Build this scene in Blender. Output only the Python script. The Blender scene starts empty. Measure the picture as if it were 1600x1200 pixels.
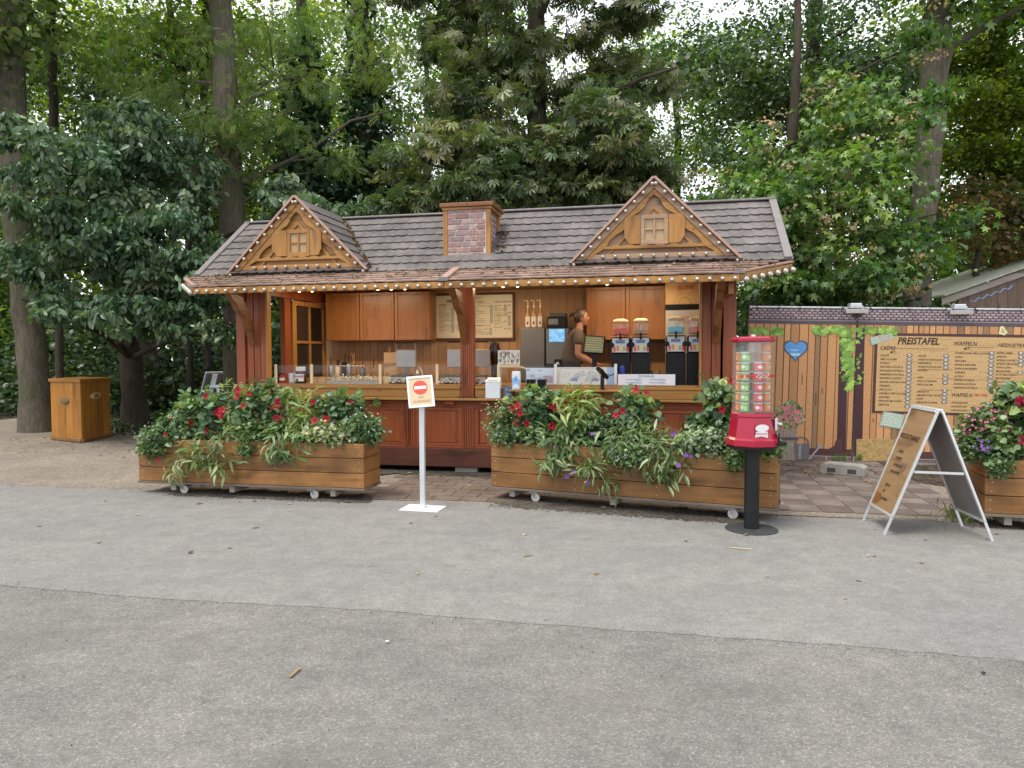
import bpy, bmesh, math, random
import numpy as np
from mathutils import Matrix, Vector
R = math.radians
rnd = random.Random(7)
sc = bpy.context.scene
COL = sc.collection

# ------------------------------------------------------------------ camera, sky, sun, exposure
F, CH, PITCH, ROLL = 1110.0, 1.55, R(2.48), -0.0045
fwd = np.array([0, math.cos(PITCH), -math.sin(PITCH)])
r0 = np.array([1., 0, 0]); u0 = np.cross(r0, fwd)
rgt = math.cos(ROLL)*r0 + math.sin(ROLL)*u0
upv = math.cos(ROLL)*u0 - math.sin(ROLL)*r0
CAM = np.array([0, 0, CH])
cd = bpy.data.cameras.new('camera'); cam = bpy.data.objects.new('camera', cd); COL.objects.link(cam)
cd.sensor_fit = 'HORIZONTAL'; cd.sensor_width = 36; cd.lens = 36*F/1600; cd.clip_end = 400; cd.clip_start = 0.05
cam.matrix_world = Matrix(((rgt[0], upv[0], -fwd[0], 0), (rgt[1], upv[1], -fwd[1], 0), (rgt[2], upv[2], -fwd[2], CH), (0, 0, 0, 1)))
sc.camera = cam

SUN_EL, SUN_AZ = R(66), R(-128)      # azimuth from +Y towards +X: high, over the left shoulder, behind thin cloud
w = bpy.data.worlds.new('World'); sc.world = w; w.use_nodes = True
nt = w.node_tree; nt.nodes.clear()
def N(nt, t, **k):
    n = nt.nodes.new(t)
    for a, b in k.items(): setattr(n, a, b)
    return n
out = N(nt, 'ShaderNodeOutputWorld'); bg = N(nt, 'ShaderNodeBackground'); sky = N(nt, 'ShaderNodeTexSky', sky_type='NISHITA')
sky.sun_disc = False; sky.sun_elevation = SUN_EL; sky.sun_rotation = SUN_AZ; sky.altitude = 100; sky.dust_density = 2.0
tc = N(nt, 'ShaderNodeTexCoord'); noi = N(nt, 'ShaderNodeTexNoise'); noi.inputs['Scale'].default_value = 2.2; noi.inputs['Detail'].default_value = 7
rmp = N(nt, 'ShaderNodeValToRGB'); rmp.color_ramp.elements[0].position = 0.30; rmp.color_ramp.elements[1].position = 0.52
mx = N(nt, 'ShaderNodeMix', data_type='RGBA'); mx.inputs[7].default_value = (11.0, 11.3, 12.0, 1)
nt.links.new(tc.outputs['Generated'], noi.inputs['Vector']); nt.links.new(noi.outputs[0], rmp.inputs[0])
nt.links.new(rmp.outputs[0], mx.inputs[0]); nt.links.new(sky.outputs[0], mx.inputs[6]); nt.links.new(mx.outputs[2], bg.inputs[0])
bg.inputs[1].default_value = 0.10
nt.links.new(bg.outputs[0], out.inputs[0])
sd = bpy.data.lights.new('sun', 'SUN'); so = bpy.data.objects.new('sun', sd); COL.objects.link(so)
sd.energy = 2.0; sd.angle = R(22); sd.color = (1.0, 0.95, 0.86)
sv = Vector((math.sin(SUN_AZ)*math.cos(SUN_EL), math.cos(SUN_AZ)*math.cos(SUN_EL), math.sin(SUN_EL)))
so.rotation_euler = sv.to_track_quat('Z', 'Y').to_euler()
sc.view_settings.view_transform = 'Standard'; sc.view_settings.look = 'None'
sc.view_settings.exposure = 0.8; sc.view_settings.gamma = 1; sc.view_settings.use_curve_mapping = False
sc.cycles.max_bounces = 6; sc.cycles.diffuse_bounces = 3; sc.cycles.transparent_max_bounces = 8; sc.cycles.transmission_bounces = 5

# ------------------------------------------------------------------ survey helpers: a photo direction met with a real plane
def ray(px, py): return fwd + (px-800)/F*rgt + (600-py)/F*upv
def at(px, py, Y): d = ray(px, py); return CAM + d*(Y/d[1])
def ground(px, py, z=0.0): d = ray(px, py); return CAM + d*((z-CH)/d[2])
YAW = R(11.6)
KU = np.array([math.cos(YAW), -math.sin(YAW), 0]); KV = np.array([math.sin(YAW), math.cos(YAW), 0]); K0 = ground(730, 738)
def kv(px, py, v):
    d = ray(px, py); t = ((K0+v*KV-CAM) @ KV)/(d @ KV); p = CAM+t*d
    return (p-K0) @ KU, p[2]
def k2w(u, v, z): return K0+u*KU+v*KV+np.array([0, 0, z])
def k_of(p): q = np.asarray(p)-K0; return q @ KU, q @ KV

# ------------------------------------------------------------------ materials
def newmat(name):
    m = bpy.data.materials.new(name); m.use_nodes = True
    nt = m.node_tree; b = nt.nodes['Principled BSDF']
    return m, nt, b
def rgba(c): return (c[0], c[1], c[2], 1)
def coords(nt, scale, kind='Object'):
    t = N(nt, 'ShaderNodeTexCoord'); mp = N(nt, 'ShaderNodeMapping'); mp.inputs['Scale'].default_value = scale
    nt.links.new(t.outputs[kind], mp.inputs[0]); return mp.outputs[0]
def noise(nt, vec, scale, detail=4, rough=.6, dist=0.):
    n = N(nt, 'ShaderNodeTexNoise'); n.inputs['Scale'].default_value = scale; n.inputs['Detail'].default_value = detail
    n.inputs['Roughness'].default_value = rough; n.inputs['Distortion'].default_value = dist
    nt.links.new(vec, n.inputs['Vector']); return n.outputs[0]
def ramp(nt, fac, stops):
    r = N(nt, 'ShaderNodeValToRGB'); e = r.color_ramp.elements
    while len(e) < len(stops): e.new(.5)
    for i, (p, c) in enumerate(stops): e[i].position = p; e[i].color = rgba(c)
    nt.links.new(fac, r.inputs[0]); return r.outputs[0]
def mixc(nt, a, b, fac, mode='MIX'):
    m = N(nt, 'ShaderNodeMix', data_type='RGBA', blend_type=mode)
    for s, v in ((6, a), (7, b), (0, fac)):
        if isinstance(v, (int, float)): m.inputs[s].default_value = v
        elif isinstance(v, tuple): m.inputs[s].default_value = rgba(v)
        else: nt.links.new(v, m.inputs[s])
    return m.outputs[2]
def bump(nt, b, h, strength=.3, dist=.01):
    n = N(nt, 'ShaderNodeBump'); n.inputs['Strength'].default_value = strength; n.inputs['Distance'].default_value = dist
    nt.links.new(h, n.inputs['Height']); nt.links.new(n.outputs[0], b.inputs['Normal'])
def jitter(nt, col, amt):
    oi = N(nt, 'ShaderNodeObjectInfo'); mr = N(nt, 'ShaderNodeMapRange')
    mr.inputs[3].default_value = 1-amt; mr.inputs[4].default_value = 1+amt
    nt.links.new(oi.outputs['Random'], mr.inputs[0])
    c = N(nt, 'ShaderNodeCombineColor'); [nt.links.new(mr.outputs[0], c.inputs[i]) for i in range(3)]
    return mixc(nt, col, c.outputs[0], 1.0, 'MULTIPLY')
def plain(name, c, rough=.5, metal=0., var=.0, scale=8, bmp=0., emit=0., spec=.5, alpha=1., trans=0.):
    m, nt, b = newmat(name)
    b.inputs['Base Color'].default_value = rgba(c); b.inputs['Roughness'].default_value = rough; b.inputs['Metallic'].default_value = metal
    b.inputs['Specular IOR Level'].default_value = spec
    if var or bmp:
        v = coords(nt, (1, 1, 1)); h = noise(nt, v, scale, 6)
        if var:
            nt.links.new(ramp(nt, h, [(.3, tuple(x*(1-var) for x in c)), (.7, tuple(min(1, x*(1+var)) for x in c))]), b.inputs['Base Color'])
        if bmp: bump(nt, b, h, bmp)
    if emit: b.inputs['Emission Color'].default_value = rgba(c); b.inputs['Emission Strength'].default_value = emit
    b.inputs['Transmission Weight'].default_value = trans
    return m
def wood(name, c1, c2, axis=0, rough=.42, jit=.12, grain=9., dirt=.0, streak=0., spec=.4):
    m, nt, b = newmat(name)
    s = [grain]*3; s[axis] = grain*.05
    v = coords(nt, tuple(s)); g = noise(nt, v, 3.2, 6, .65, .4)
    s2 = [3.]*3; s2[axis] = .6
    v2 = coords(nt, tuple(s2)); k = noise(nt, v2, 1.7, 3, .5, .6)
    c = ramp(nt, g, [(.28, c1), (.5, tuple((a+b_)/2 for a, b_ in zip(c1, c2))), (.72, c2)])
    kn = ramp(nt, k, [(.30, tuple(x*.55 for x in c1)), (.42, (1, 1, 1))]); c = mixc(nt, c, kn, .55, 'MULTIPLY')
    # knots
    sk = [4.5]*3; sk[axis] = 2.2
    vk = coords(nt, tuple(sk)); vo = N(nt, 'ShaderNodeTexVoronoi'); vo.inputs['Scale'].default_value = 1.3; nt.links.new(vk, vo.inputs['Vector'])
    kr = ramp(nt, vo.outputs['Distance'], [(.03, (.28, .2, .15)), (.075, (1, 1, 1))]); c = mixc(nt, c, kr, .8, 'MULTIPLY')
    if dirt:
        vd = coords(nt, (1, 1, 1)); d = noise(nt, vd, 2.6, 5, .7); dr = ramp(nt, d, [(.42, (1, 1, 1)), (.72, (.45, .44, .46))]); c = mixc(nt, c, dr, dirt, 'MULTIPLY')
    if jit: c = jitter(nt, c, jit)
    nt.links.new(c, b.inputs['Base Color']); b.inputs['Roughness'].default_value = rough; b.inputs['Specular IOR Level'].default_value = spec
    bump(nt, b, g, .25, .004)
    return m
def leafmat(name, trans=.38, rough=.45, spec=.5, tint=(1.25, 1.35, .55)):
    m, nt, b = newmat(name)
    a = N(nt, 'ShaderNodeAttribute', attribute_name='Col')
    nt.links.new(a.outputs['Color'], b.inputs['Base Color']); b.inputs['Roughness'].default_value = rough; b.inputs['Specular IOR Level'].default_value = spec
    if trans:
        t = N(nt, 'ShaderNodeBsdfTranslucent'); ms = N(nt, 'ShaderNodeMixShader'); ms.inputs[0].default_value = trans
        nt.links.new(mixc(nt, a.outputs['Color'], tint, 1., 'MULTIPLY'), t.inputs[0])
        o = nt.nodes['Material Output']
        nt.links.new(b.outputs[0], ms.inputs[1]); nt.links.new(t.outputs[0], ms.inputs[2]); nt.links.new(ms.outputs[0], o.inputs[0])
    return m
def glassmat(name, tint=(.9, .95, .93), refl=.12, rough=.03):
    m, nt, b = newmat(name); o = nt.nodes['Material Output']
    t = N(nt, 'ShaderNodeBsdfTransparent'); t.inputs[0].default_value = rgba(tint)
    g = N(nt, 'ShaderNodeBsdfGlossy'); g.inputs['Roughness'].default_value = rough
    fr = N(nt, 'ShaderNodeFresnel'); ge = N(nt, 'ShaderNodeNewGeometry'); mi = N(nt, 'ShaderNodeMix', data_type='FLOAT'); mi.inputs[2].default_value = 1.45; mi.inputs[3].default_value = 1/1.45
    nt.links.new(ge.outputs['Backfacing'], mi.inputs[0]); nt.links.new(mi.outputs[0], fr.inputs[0])
    ad = N(nt, 'ShaderNodeMath', operation='ADD'); ad.inputs[1].default_value = refl*.3; ad.operation = 'MULTIPLY_ADD'; ad.inputs[1].default_value = .38; ad.inputs[2].default_value = refl*.15
    nt.links.new(fr.outputs[0], ad.inputs[0])
    ms = N(nt, 'ShaderNodeMixShader'); nt.links.new(ad.outputs[0], ms.inputs[0])
    nt.links.new(t.outputs[0], ms.inputs[1]); nt.links.new(g.outputs[0], ms.inputs[2]); nt.links.new(ms.outputs[0], o.inputs[0])
    return m

M = {}
M['print'] = None
def printmat():
    m, nt, b = newmat('print'); a = N(nt, 'ShaderNodeAttribute', attribute_name='Col')
    v = coords(nt, (30, 30, 2.2)); n = noise(nt, v, 1.5, 5, .6)
    c = mixc(nt, a.outputs['Color'], ramp(nt, n, [(.28, (.70, .66, .62)), (.5, (1, 1, 1)), (.72, (1.2, 1.18, 1.16))]), 1., 'MULTIPLY')
    nt.links.new(c, b.inputs['Base Color']); b.inputs['Roughness'].default_value = .5; b.inputs['Specular IOR Level'].default_value = .3
    return m
def colmat(name, rough=.5, spec=.4):
    m, nt, b = newmat(name); a = N(nt, 'ShaderNodeAttribute', attribute_name='Col')
    nt.links.new(a.outputs['Color'], b.inputs['Base Color']); b.inputs['Roughness'].default_value = rough; b.inputs['Specular IOR Level'].default_value = spec
    return m
M['print'] = printmat(); M['flat'] = colmat('flat_print')
M['honey'] = wood('honey_wood', (.27, .122, .027), (.42, .212, .055), 0, .38)
M['honey_v'] = wood('honey_wood_upright', (.26, .115, .025), (.40, .20, .052), 2, .38)
M['honey_d'] = wood('honey_wood_deep', (.25, .10, .02), (.40, .18, .04), 1, .4)
M['red'] = wood('red_brown_wood', (.19, .043, .014), (.305, .079, .025), 0, .4)
M['red_v'] = wood('red_brown_wood_upright', (.19, .044, .014), (.315, .083, .025), 2, .4)
M['dark_red'] = wood('dark_brown_wood', (.07, .022, .013), (.12, .038, .02), 0, .55, dirt=.4)
M['cab'] = wood('cabinet_wood', (.22, .085, .02), (.32, .13, .034), 2, .3, grain=6)
M['wallboard'] = wood('wall_boards', (.26, .14, .055), (.40, .22, .095), 2, .5, grain=14)
M['pale_panel'] = wood('pale_gable_wood', (.28, .17, .10), (.40, .27, .17), 0, .5)
M['planter'] = wood('planter_wood', (.20, .088, .024), (.31, .148, .044), 0, .5, dirt=.8, jit=.16)
M['planter_v'] = wood('planter_wood_side', (.20, .088, .024), (.31, .148, .044), 1, .5, dirt=.8, jit=.16)
M['binw'] = wood('bin_wood', (.30, .118, .014), (.46, .20, .034), 2, .42, dirt=.35)
M['base_wood'] = wood('grimy_wood', (.10, .08, .06), (.19, .15, .12), 0, .7)
M['brace'] = wood('brace_wood', (.14, .05, .016), (.24, .095, .028), 1, .4)
M['grey_wood'] = wood('weathered_wood', (.26, .22, .18), (.42, .37, .31), 0, .75)
M['shedw'] = wood('shed_planks', (.13, .085, .06), (.22, .15, .11), 2, .8)
M['bark'] = None
def barkmat(name, c1, c2, moss=0.):
    m, nt, b = newmat(name)
    v = coords(nt, (9, 9, 1.6)); g = noise(nt, v, 2.4, 7, .7, .8)
    v2 = coords(nt, (1, 1, .5)); k = noise(nt, v2, 1.2, 4)
    c = ramp(nt, g, [(.3, c1), (.68, c2)])
    c = mixc(nt, c, ramp(nt, k, [(.35, (.65, .65, .62)), (.65, (1.15, 1.12, 1.1))]), 1., 'MULTIPLY')
    if moss:
        v3 = coords(nt, (1, 1, 1)); mo = noise(nt, v3, 1.8, 6, .7)
        c = mixc(nt, c, (.07, .09, .03), ramp(nt, mo, [(.5, (0, 0, 0)), (.75, (moss, moss, moss))]))
    nt.links.new(c, b.inputs['Base Color']); b.inputs['Roughness'].default_value = .9; b.inputs['Specular IOR Level'].default_value = .15
    bump(nt, b, g, .8, .03); return m
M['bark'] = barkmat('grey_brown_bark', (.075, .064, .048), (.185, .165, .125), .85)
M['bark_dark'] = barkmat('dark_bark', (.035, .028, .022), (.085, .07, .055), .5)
M['leaf'] = leafmat('leaf', rough=.38, spec=.6); M['leaf_gloss'] = leafmat('glossy_leaf', .25, .42, .5, (1.1, 1.3, .5)); M['leaf_thin'] = leafmat('thin_leaf', .5, .5, .3, (1.5, 1.6, .45))
M['petal'] = leafmat('petal', .25, .5, .3, (1.2, 1.0, 1.0))
def tilemat(name, c, rough, var):
    m, nt, b = newmat(name); v = coords(nt, (1, 1, 1)); g = noise(nt, v, 26, 5, .7)
    t = N(nt, 'ShaderNodeTexCoord'); oi = N(nt, 'ShaderNodeObjectInfo')
    col = ramp(nt, g, [(.3, tuple(x*.78 for x in c)), (.7, tuple(x*1.2 for x in c))])
    gp = N(nt, 'ShaderNodeNewGeometry'); mp = N(nt, 'ShaderNodeMapping'); mp.inputs['Scale'].default_value = (1, 1, 1)
    nt.links.new(gp.outputs['Position'], mp.inputs[0]); st = noise(nt, mp.outputs[0], 2.3, 6, .7)
    col = mixc(nt, col, ramp(nt, st, [(.38, (.62, .6, .58)), (.62, (1.12, 1.1, 1.1))]), 1., 'MULTIPLY')
    col = jitter(nt, col, var); nt.links.new(col, b.inputs['Base Color']); b.inputs['Roughness'].default_value = rough; bump(nt, b, g, .15, .004); return m
M['tile'] = tilemat('roof_tile_grey', (.126, .112, .106), .6, .12)
M['tile_dark'] = tilemat('roof_tile_dark', (.075, .062, .06), .45, .14)  # darker tile tone for the course under the dormer gables
M['shingle'] = tilemat('canopy_shingle', (.30, .21, .165), .65, .14)
M['trimgrey'] = plain('roof_trim_grey', (.17, .15, .145), .45, var=.15)
M['trimpink'] = plain('canopy_trim', (.34, .21, .16), .6, var=.15)
def brickmat():
    m, nt, b = newmat('brick_face'); v = coords(nt, (1, 1, 1)); g = noise(nt, v, 30, 6, .7)
    oi = N(nt, 'ShaderNodeObjectInfo')
    c = ramp(nt, oi.outputs['Random'], [(0, (.25, .14, .125)), (.35, (.36, .215, .185)), (.65, (.23, .16, .165)), (1, (.42, .31, .28))])
    c = mixc(nt, c, ramp(nt, g, [(.3, (.6, .6, .6)), (.7, (1.25, 1.2, 1.2))]), 1., 'MULTIPLY')
    nt.links.new(c, b.inputs['Base Color']); b.inputs['Roughness'].default_value = .85; bump(nt, b, g, .5, .006); return m
M['brick'] = brickmat(); M['mortar'] = plain('mortar', (.56, .52, .48), .9, var=.2, scale=30)
M['white'] = plain('white_plastic', (.75, .75, .74), .4); M['whitepaint'] = plain('white_painted_metal', (.72, .76, .78), .35, var=.05)
M['alu'] = plain('aluminium', (.62, .65, .66), .38, .55, var=.08, scale=5); M['zinc'] = plain('galvanised_steel', (.42, .44, .45), .45, .6, var=.2, scale=14)
M['steel'] = plain('brushed_steel', (.38, .36, .33), .42, .7, var=.1); M['steel_dark'] = plain('dark_steel', (.16, .155, .14), .4, .5)
M['black'] = plain('black_plastic', (.008, .008, .009), .42, spec=.25); M['blackmetal'] = plain('black_painted_steel', (.010, .011, .012), .45, var=.3, scale=9, spec=.3)
M['rubber'] = plain('black_rubber', (.03, .031, .033), .7, var=.3, scale=14)
M['darkgrey'] = plain('dark_grey', (.05, .05, .05), .5); M['greyback'] = plain('grey_board_back', (.15, .15, .152), .38, var=.12, scale=3)
M['redgloss'] = plain('red_gloss', (.30, .004, .026), .2, spec=.5); M['castorw'] = plain('caster_plastic', (.52, .50, .46), .5, var=.15, scale=30)
M['glass'] = glassmat('clear_glass', (.975, .985, .98), .02); M['acryl'] = glassmat('clear_acrylic', (.90, .92, .92), .25, .05); M['acryl'] = glassmat('milky_acrylic', (.92, .93, .93), .25, .08)
_nt = M['acryl'].node_tree; _o = _nt.nodes['Material Output']; _src = _o.inputs[0].links[0].from_socket; _d = N(_nt, 'ShaderNodeBsdfDiffuse'); _d.inputs[0].default_value = (.8, .82, .83, 1); _m = N(_nt, 'ShaderNodeMixShader'); _m.inputs[0].default_value = .07; _nt.links.new(_src, _m.inputs[1]); _nt.links.new(_d.outputs[0], _m.inputs[2]); _nt.links.new(_m.outputs[0], _o.inputs[0])
M['darkglass'] = plain('dark_glass', (.025, .018, .014), .12)
M['concrete'] = plain('concrete', (.26, .25, .22), .9, var=.22, scale=9, bmp=.3); M['cream'] = plain('cream_plastic', (.75, .60, .36), .45)
M['bulb'] = plain('clear_bulb', (.42, .385, .33), .05, .4, spec=1.); M['bulblit'] = plain('lit_bulb', (1, .72, .36), .3, emit=6.); M['tubelit'] = plain('lit_tube', (1, .8, .55), .3, emit=9.)
M['socket'] = plain('bulb_socket', (.10, .06, .03), .5)
M['skin'] = plain('skin', (.33, .155, .095), .5, var=.06); M['shirt'] = plain('brown_shirt', (.085, .062, .045), .85, var=.15, scale=20, bmp=.2); M['trouser'] = plain('dark_trousers', (.012, .012, .016), .8)
M['hair'] = plain('brown_hair', (.045, .024, .013), .5, var=.4, scale=40)
M['casterw'] = plain('caster_plastic', (.52, .50, .46), .5, var=.15, scale=30)
M['soil'] = plain('potting_soil', (.03, .022, .016), .95, var=.4, scale=20, bmp=.5)
M['ink'] = plain('dark_brown_ink', (.03, .014, .008), .6); M['inkblack'] = plain('black_ink', (.012, .012, .012), .6); M['inkred'] = plain('red_ink', (.45, .03, .02), .6); M['inkblue'] = plain('blue_ink', (.10, .17, .34), .6)
M['inkwhite'] = plain('white_ink', (.8, .8, .78), .6); M['inkgrey'] = plain('grey_ink', (.30, .22, .15), .6)
M['stem'] = plain('green_stem', (.10, .15, .035), .6); M['twig'] = plain('twig', (.16, .11, .06), .8); M['cane'] = plain('bamboo', (.42, .28, .13), .6)
M['tanpane'] = plain('tan_pane', (.36, .25, .13), .5, var=.15)
M['cloth'] = plain('paper', (.62, .55, .46), .8, var=.1)
# ------------------------------------------------------------------ mesh builder
class MB:
    def __init__(s): s.v = []; s.f = []; s.m = []; s.c = []
    def add(s, vs, fs, m=0, c=(.5, .5, .5)):
        o = len(s.v); s.v += [tuple(map(float, p)) for p in vs]
        for f in fs: s.f.append([i+o for i in f]); s.m.append(m); s.c.append(c)
        return s
    def box(s, x0, x1, y0, y1, z0, z1, m=0, c=(.5, .5, .5)):
        vs = [(x, y, z) for x in (x0, x1) for y in (y0, y1) for z in (z0, z1)]
        return s.add(vs, [(0, 1, 3, 2), (4, 6, 7, 5), (0, 4, 5, 1), (2, 3, 7, 6), (0, 2, 6, 4), (1, 5, 7, 3)], m, c)
    def prism(s, pts, d, m=0, c=(.5, .5, .5)):        # closed 3-D polygon swept along d
        n = len(pts); d = np.asarray(d, float); a = [np.asarray(p, float) for p in pts]
        vs = a+[p+d for p in a]
        return s.add(vs, [list(range(n))[::-1], list(range(n, 2*n))]+[(i, (i+1) % n, n+(i+1) % n, n+i) for i in range(n)], m, c)
    def bar(s, p, q, wx, wy, up=(0, 0, 1), m=0, c=(.5, .5, .5)):   # rectangular bar from p to q
        p, q = np.asarray(p, float), np.asarray(q, float); d = (q-p)/np.linalg.norm(q-p); upa = np.asarray(up, float)
        x = np.cross(d, upa); x /= np.linalg.norm(x); y = np.cross(x, d)
        return s.prism([p-x*wx/2-y*wy/2, p+x*wx/2-y*wy/2, p+x*wx/2+y*wy/2, p-x*wx/2+y*wy/2], q-p, m, c)
    def tube(s, pts, rad, n=8, m=0, cap=True, c=(.5, .5, .5)):
        pts = [np.asarray(p, float) for p in pts]
        if not hasattr(rad, '__len__'): rad = [rad]*len(pts)
        o = len(s.v); ref = np.array([.3, .2, .93])
        for i, p in enumerate(pts):
            d = pts[min(i+1, len(pts)-1)]-pts[max(i-1, 0)]; d = d/(np.linalg.norm(d)+1e-9)
            if abs(d @ ref) > .98: ref = np.array([1., 0, 0])
            x = np.cross(ref, d); x /= np.linalg.norm(x); y = np.cross(d, x)
            for k in range(n):
                a = 2*math.pi*k/n; s.v.append(tuple(p+rad[i]*(math.cos(a)*x+math.sin(a)*y)))
        for i in range(len(pts)-1):
            for k in range(n):
                a, b = o+i*n+k, o+i*n+(k+1) % n; s.f.append([a, b, b+n, a+n]); s.m.append(m); s.c.append(c)
        if cap:
            e = o+(len(pts)-1)*n
            s.f += [list(range(o, o+n))[::-1], list(range(e, e+n))]; s.m += [m, m]; s.c += [c, c]
        return s
    def lathe(s, prof, n=16, ctr=(0, 0, 0), m=0, c=(.5, .5, .5), ph=0., sx=1., sy=1.):    # (r, z) profile about z
        o = len(s.v)
        for r, z in prof:
            for k in range(n):
                a = 2*math.pi*k/n+ph; s.v.append((ctr[0]+sx*r*math.cos(a), ctr[1]+sy*r*math.sin(a), ctr[2]+z))
        for i in range(len(prof)-1):
            for k in range(n):
                a, b = o+i*n+k, o+i*n+(k+1) % n; s.f.append([a, b, b+n, a+n]); s.m.append(m); s.c.append(c)
        e = o+(len(prof)-1)*n
        if prof[0][0] > 1e-4: s.f.append(list(range(o, o+n))[::-1]); s.m.append(m); s.c.append(c)
        if prof[-1][0] > 1e-4: s.f.append(list(range(e, e+n))); s.m.append(m); s.c.append(c)
        return s
    def xform(s, mat):
        mt = Matrix(mat) if not isinstance(mat, Matrix) else mat
        s.v = [tuple(mt @ Vector(p)) for p in s.v]; return s
    def mesh(s, name, mats, smooth=False):
        me = bpy.data.meshes.new(name); me.from_pydata(s.v, [], s.f)
        if not isinstance(mats, (list, tuple)): mats = [mats]
        for x in mats: me.materials.append(M[x] if isinstance(x, str) else x)
        me.polygons.foreach_set('material_index', [min(i, len(mats)-1) for i in s.m])
        at_ = me.color_attributes.new('Col', 'FLOAT_COLOR', 'CORNER'); arr = []
        for f, c in zip(s.f, s.c): arr += [c[0], c[1], c[2], 1.]*len(f)
        at_.data.foreach_set('color', arr)
        bm = bmesh.new(); bm.from_mesh(me); bmesh.ops.recalc_face_normals(bm, faces=bm.faces); bm.to_mesh(me); bm.free()
        if smooth: me.polygons.foreach_set('use_smooth', [True]*len(me.polygons))
        me.update(); return me
    def build(s, name, mats, parent=None, smooth=False, bevel=0., loc=None):
        return link(name, s.mesh(name, mats, smooth), parent, bevel, loc, smooth)
def link(name, me, parent=None, bevel=0., loc=None, smooth=False):
    o = bpy.data.objects.new(name, me); COL.objects.link(o)
    if parent: o.parent = parent
    if loc is not None: o.location = loc
    if bevel:
        b = o.modifiers.new('bevel', 'BEVEL'); b.width = bevel; b.segments = 2; b.limit_method = 'ANGLE'; b.angle_limit = R(50)
    if smooth: 
        try: me.set_sharp_from_angle(angle=R(42))
        except Exception: pass
    return o
def tag(o, label=None, cat=None, group=None, kind=None):
    if label: o['label'] = label
    if cat: o['category'] = cat
    if group: o['group'] = group
    if kind: o['kind'] = kind
    return o
def thing(name, label, cat, loc=(0, 0, 0), rz=0., group=None):
    o = bpy.data.objects.new(name, None); COL.objects.link(o); o.location = tuple(loc); o.rotation_euler = (0, 0, rz); o.empty_display_size = .1
    return tag(o, label, cat, group)
def struct(name, mb, mat, label=None):
    o = mb.build(name, mat); o['kind'] = 'structure'
    if label: o['label'] = label
    return o
def frame(o, x, y):
    x = Vector(x).normalized(); y = Vector(y); z = x.cross(y).normalized(); y = z.cross(x)
    return Matrix(((x[0], y[0], z[0], o[0]), (x[1], y[1], z[1], o[1]), (x[2], y[2], z[2], o[2]), (0, 0, 0, 1)))
def text(body, size, parent, mat4, mat, shear=0., align='LEFT', lines=1., sx=1., name='lettering', bold=.012):
    cu = bpy.data.curves.new(name, 'FONT'); cu.body = body; cu.size = size; cu.shear = shear; cu.align_x = align; cu.space_line = lines
    cu.resolution_u = 2; cu.materials.append(M[mat]); cu.offset = size*bold
    tmp = bpy.data.objects.new(name, cu); COL.objects.link(tmp); dg = bpy.context.evaluated_depsgraph_get(); me = bpy.data.meshes.new_from_object(tmp.evaluated_get(dg)); bpy.data.objects.remove(tmp); bpy.data.curves.remove(cu)
    me.name = name; me.materials.clear(); me.materials.append(M[mat]); o = bpy.data.objects.new(name, me); COL.objects.link(o); o.parent = parent; o['kind'] = 'stuff'
    mt = mat4 @ Matrix.Diagonal((sx, 1, 1, 1)); o.matrix_basis = mt
    return o
def place(me, name, parent, mat4):
    o = bpy.data.objects.new(name, me); COL.objects.link(o); o.parent = parent; o.matrix_basis = mat4; return o

# ------------------------------------------------------------------ leaves
def T(vs, ts): return np.array(vs, float), np.array(ts, int)
L_DIAM = T([(0, 0, 0), (.45, .5, .06), (1, 0, -.05), (.45, -.5, .06)], [(0, 2, 1), (0, 3, 2)])
L_OVAL = T([(0, 0, 0), (.28, .42, .07), (.68, .38, .05), (1, 0, -.12), (.68, -.38, .05), (.28, -.42, .07), (.5, 0, -.02)],
           [(0, 6, 1), (1, 6, 2), (2, 6, 3), (3, 6, 4), (4, 6, 5), (5, 6, 0)])
L_LANCE = T([(0, 0, 0), (.3, .13, .03), (.65, .11, .0), (1, 0, -.22), (.65, -.11, .0), (.3, -.13, .03), (.5, 0, -.02)],
            [(0, 6, 1), (1, 6, 2), (2, 6, 3), (3, 6, 4), (4, 6, 5), (5, 6, 0)])
def _maple():
    o = []; lob = [(-150, .35), (-115, .62), (-85, .34), (-52, .88), (-27, .45), (0, 1.0), (27, .45), (52, .88), (85, .34), (115, .62), (150, .35)]
    for a, r in lob: o.append((.32+r*.68*math.cos(R(a)), r*.68*math.sin(R(a)), -.16*r*r+rnd.uniform(-.03, .03)))
    v = [(.32, 0, .03)]+o; return T(v, [(0, i, i+1) for i in range(1, 11)]+[(0, 11, 1)])
L_MAPLE = _maple()
def _palm():
    v = []; t = []
    for a, l in ((-105, .5), (-70, .75), (-35, .95), (0, 1.), (35, .95), (70, .75), (105, .5)):
        c, s = math.cos(R(a)), math.sin(R(a)); k = len(v)
        for x, y, z in ((.03, 0, 0), (.68*l, .15*l, -.1*l), (l, 0, -.3*l), (.68*l, -.15*l, -.1*l)): v.append((x*c-y*s, x*s+y*c, z))
        t += [(k, k+2, k+1), (k, k+3, k+2)]
    return T(v, t)
L_PALM = _palm()
def _pinn():
    v = []; t = []
    for i in range(6):
        x = .12+i*.15
        for s in (1, -1):
            k = len(v); l = .24*(1-.25*abs(i-2.5)/2.5)
            v += [(x, 0, -.05*i*i/9), (x+.05, s*l*.5-.035*s*0, -.05*i*i/9+.02), (x+.11, s*l, -.06*i*i/9-.02), (x+.075, s*l*.45+s*.0, -.05*i*i/9-.01)]
            v[k+1] = (x-.01, s*l*.55, v[k+1][2]); v[k+3] = (x+.10, s*l*.5, v[k+3][2])
            t += [(k, k+1, k+2), (k, k+2, k+3)]
    return T(v, t)
L_PINN = _pinn()
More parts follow.
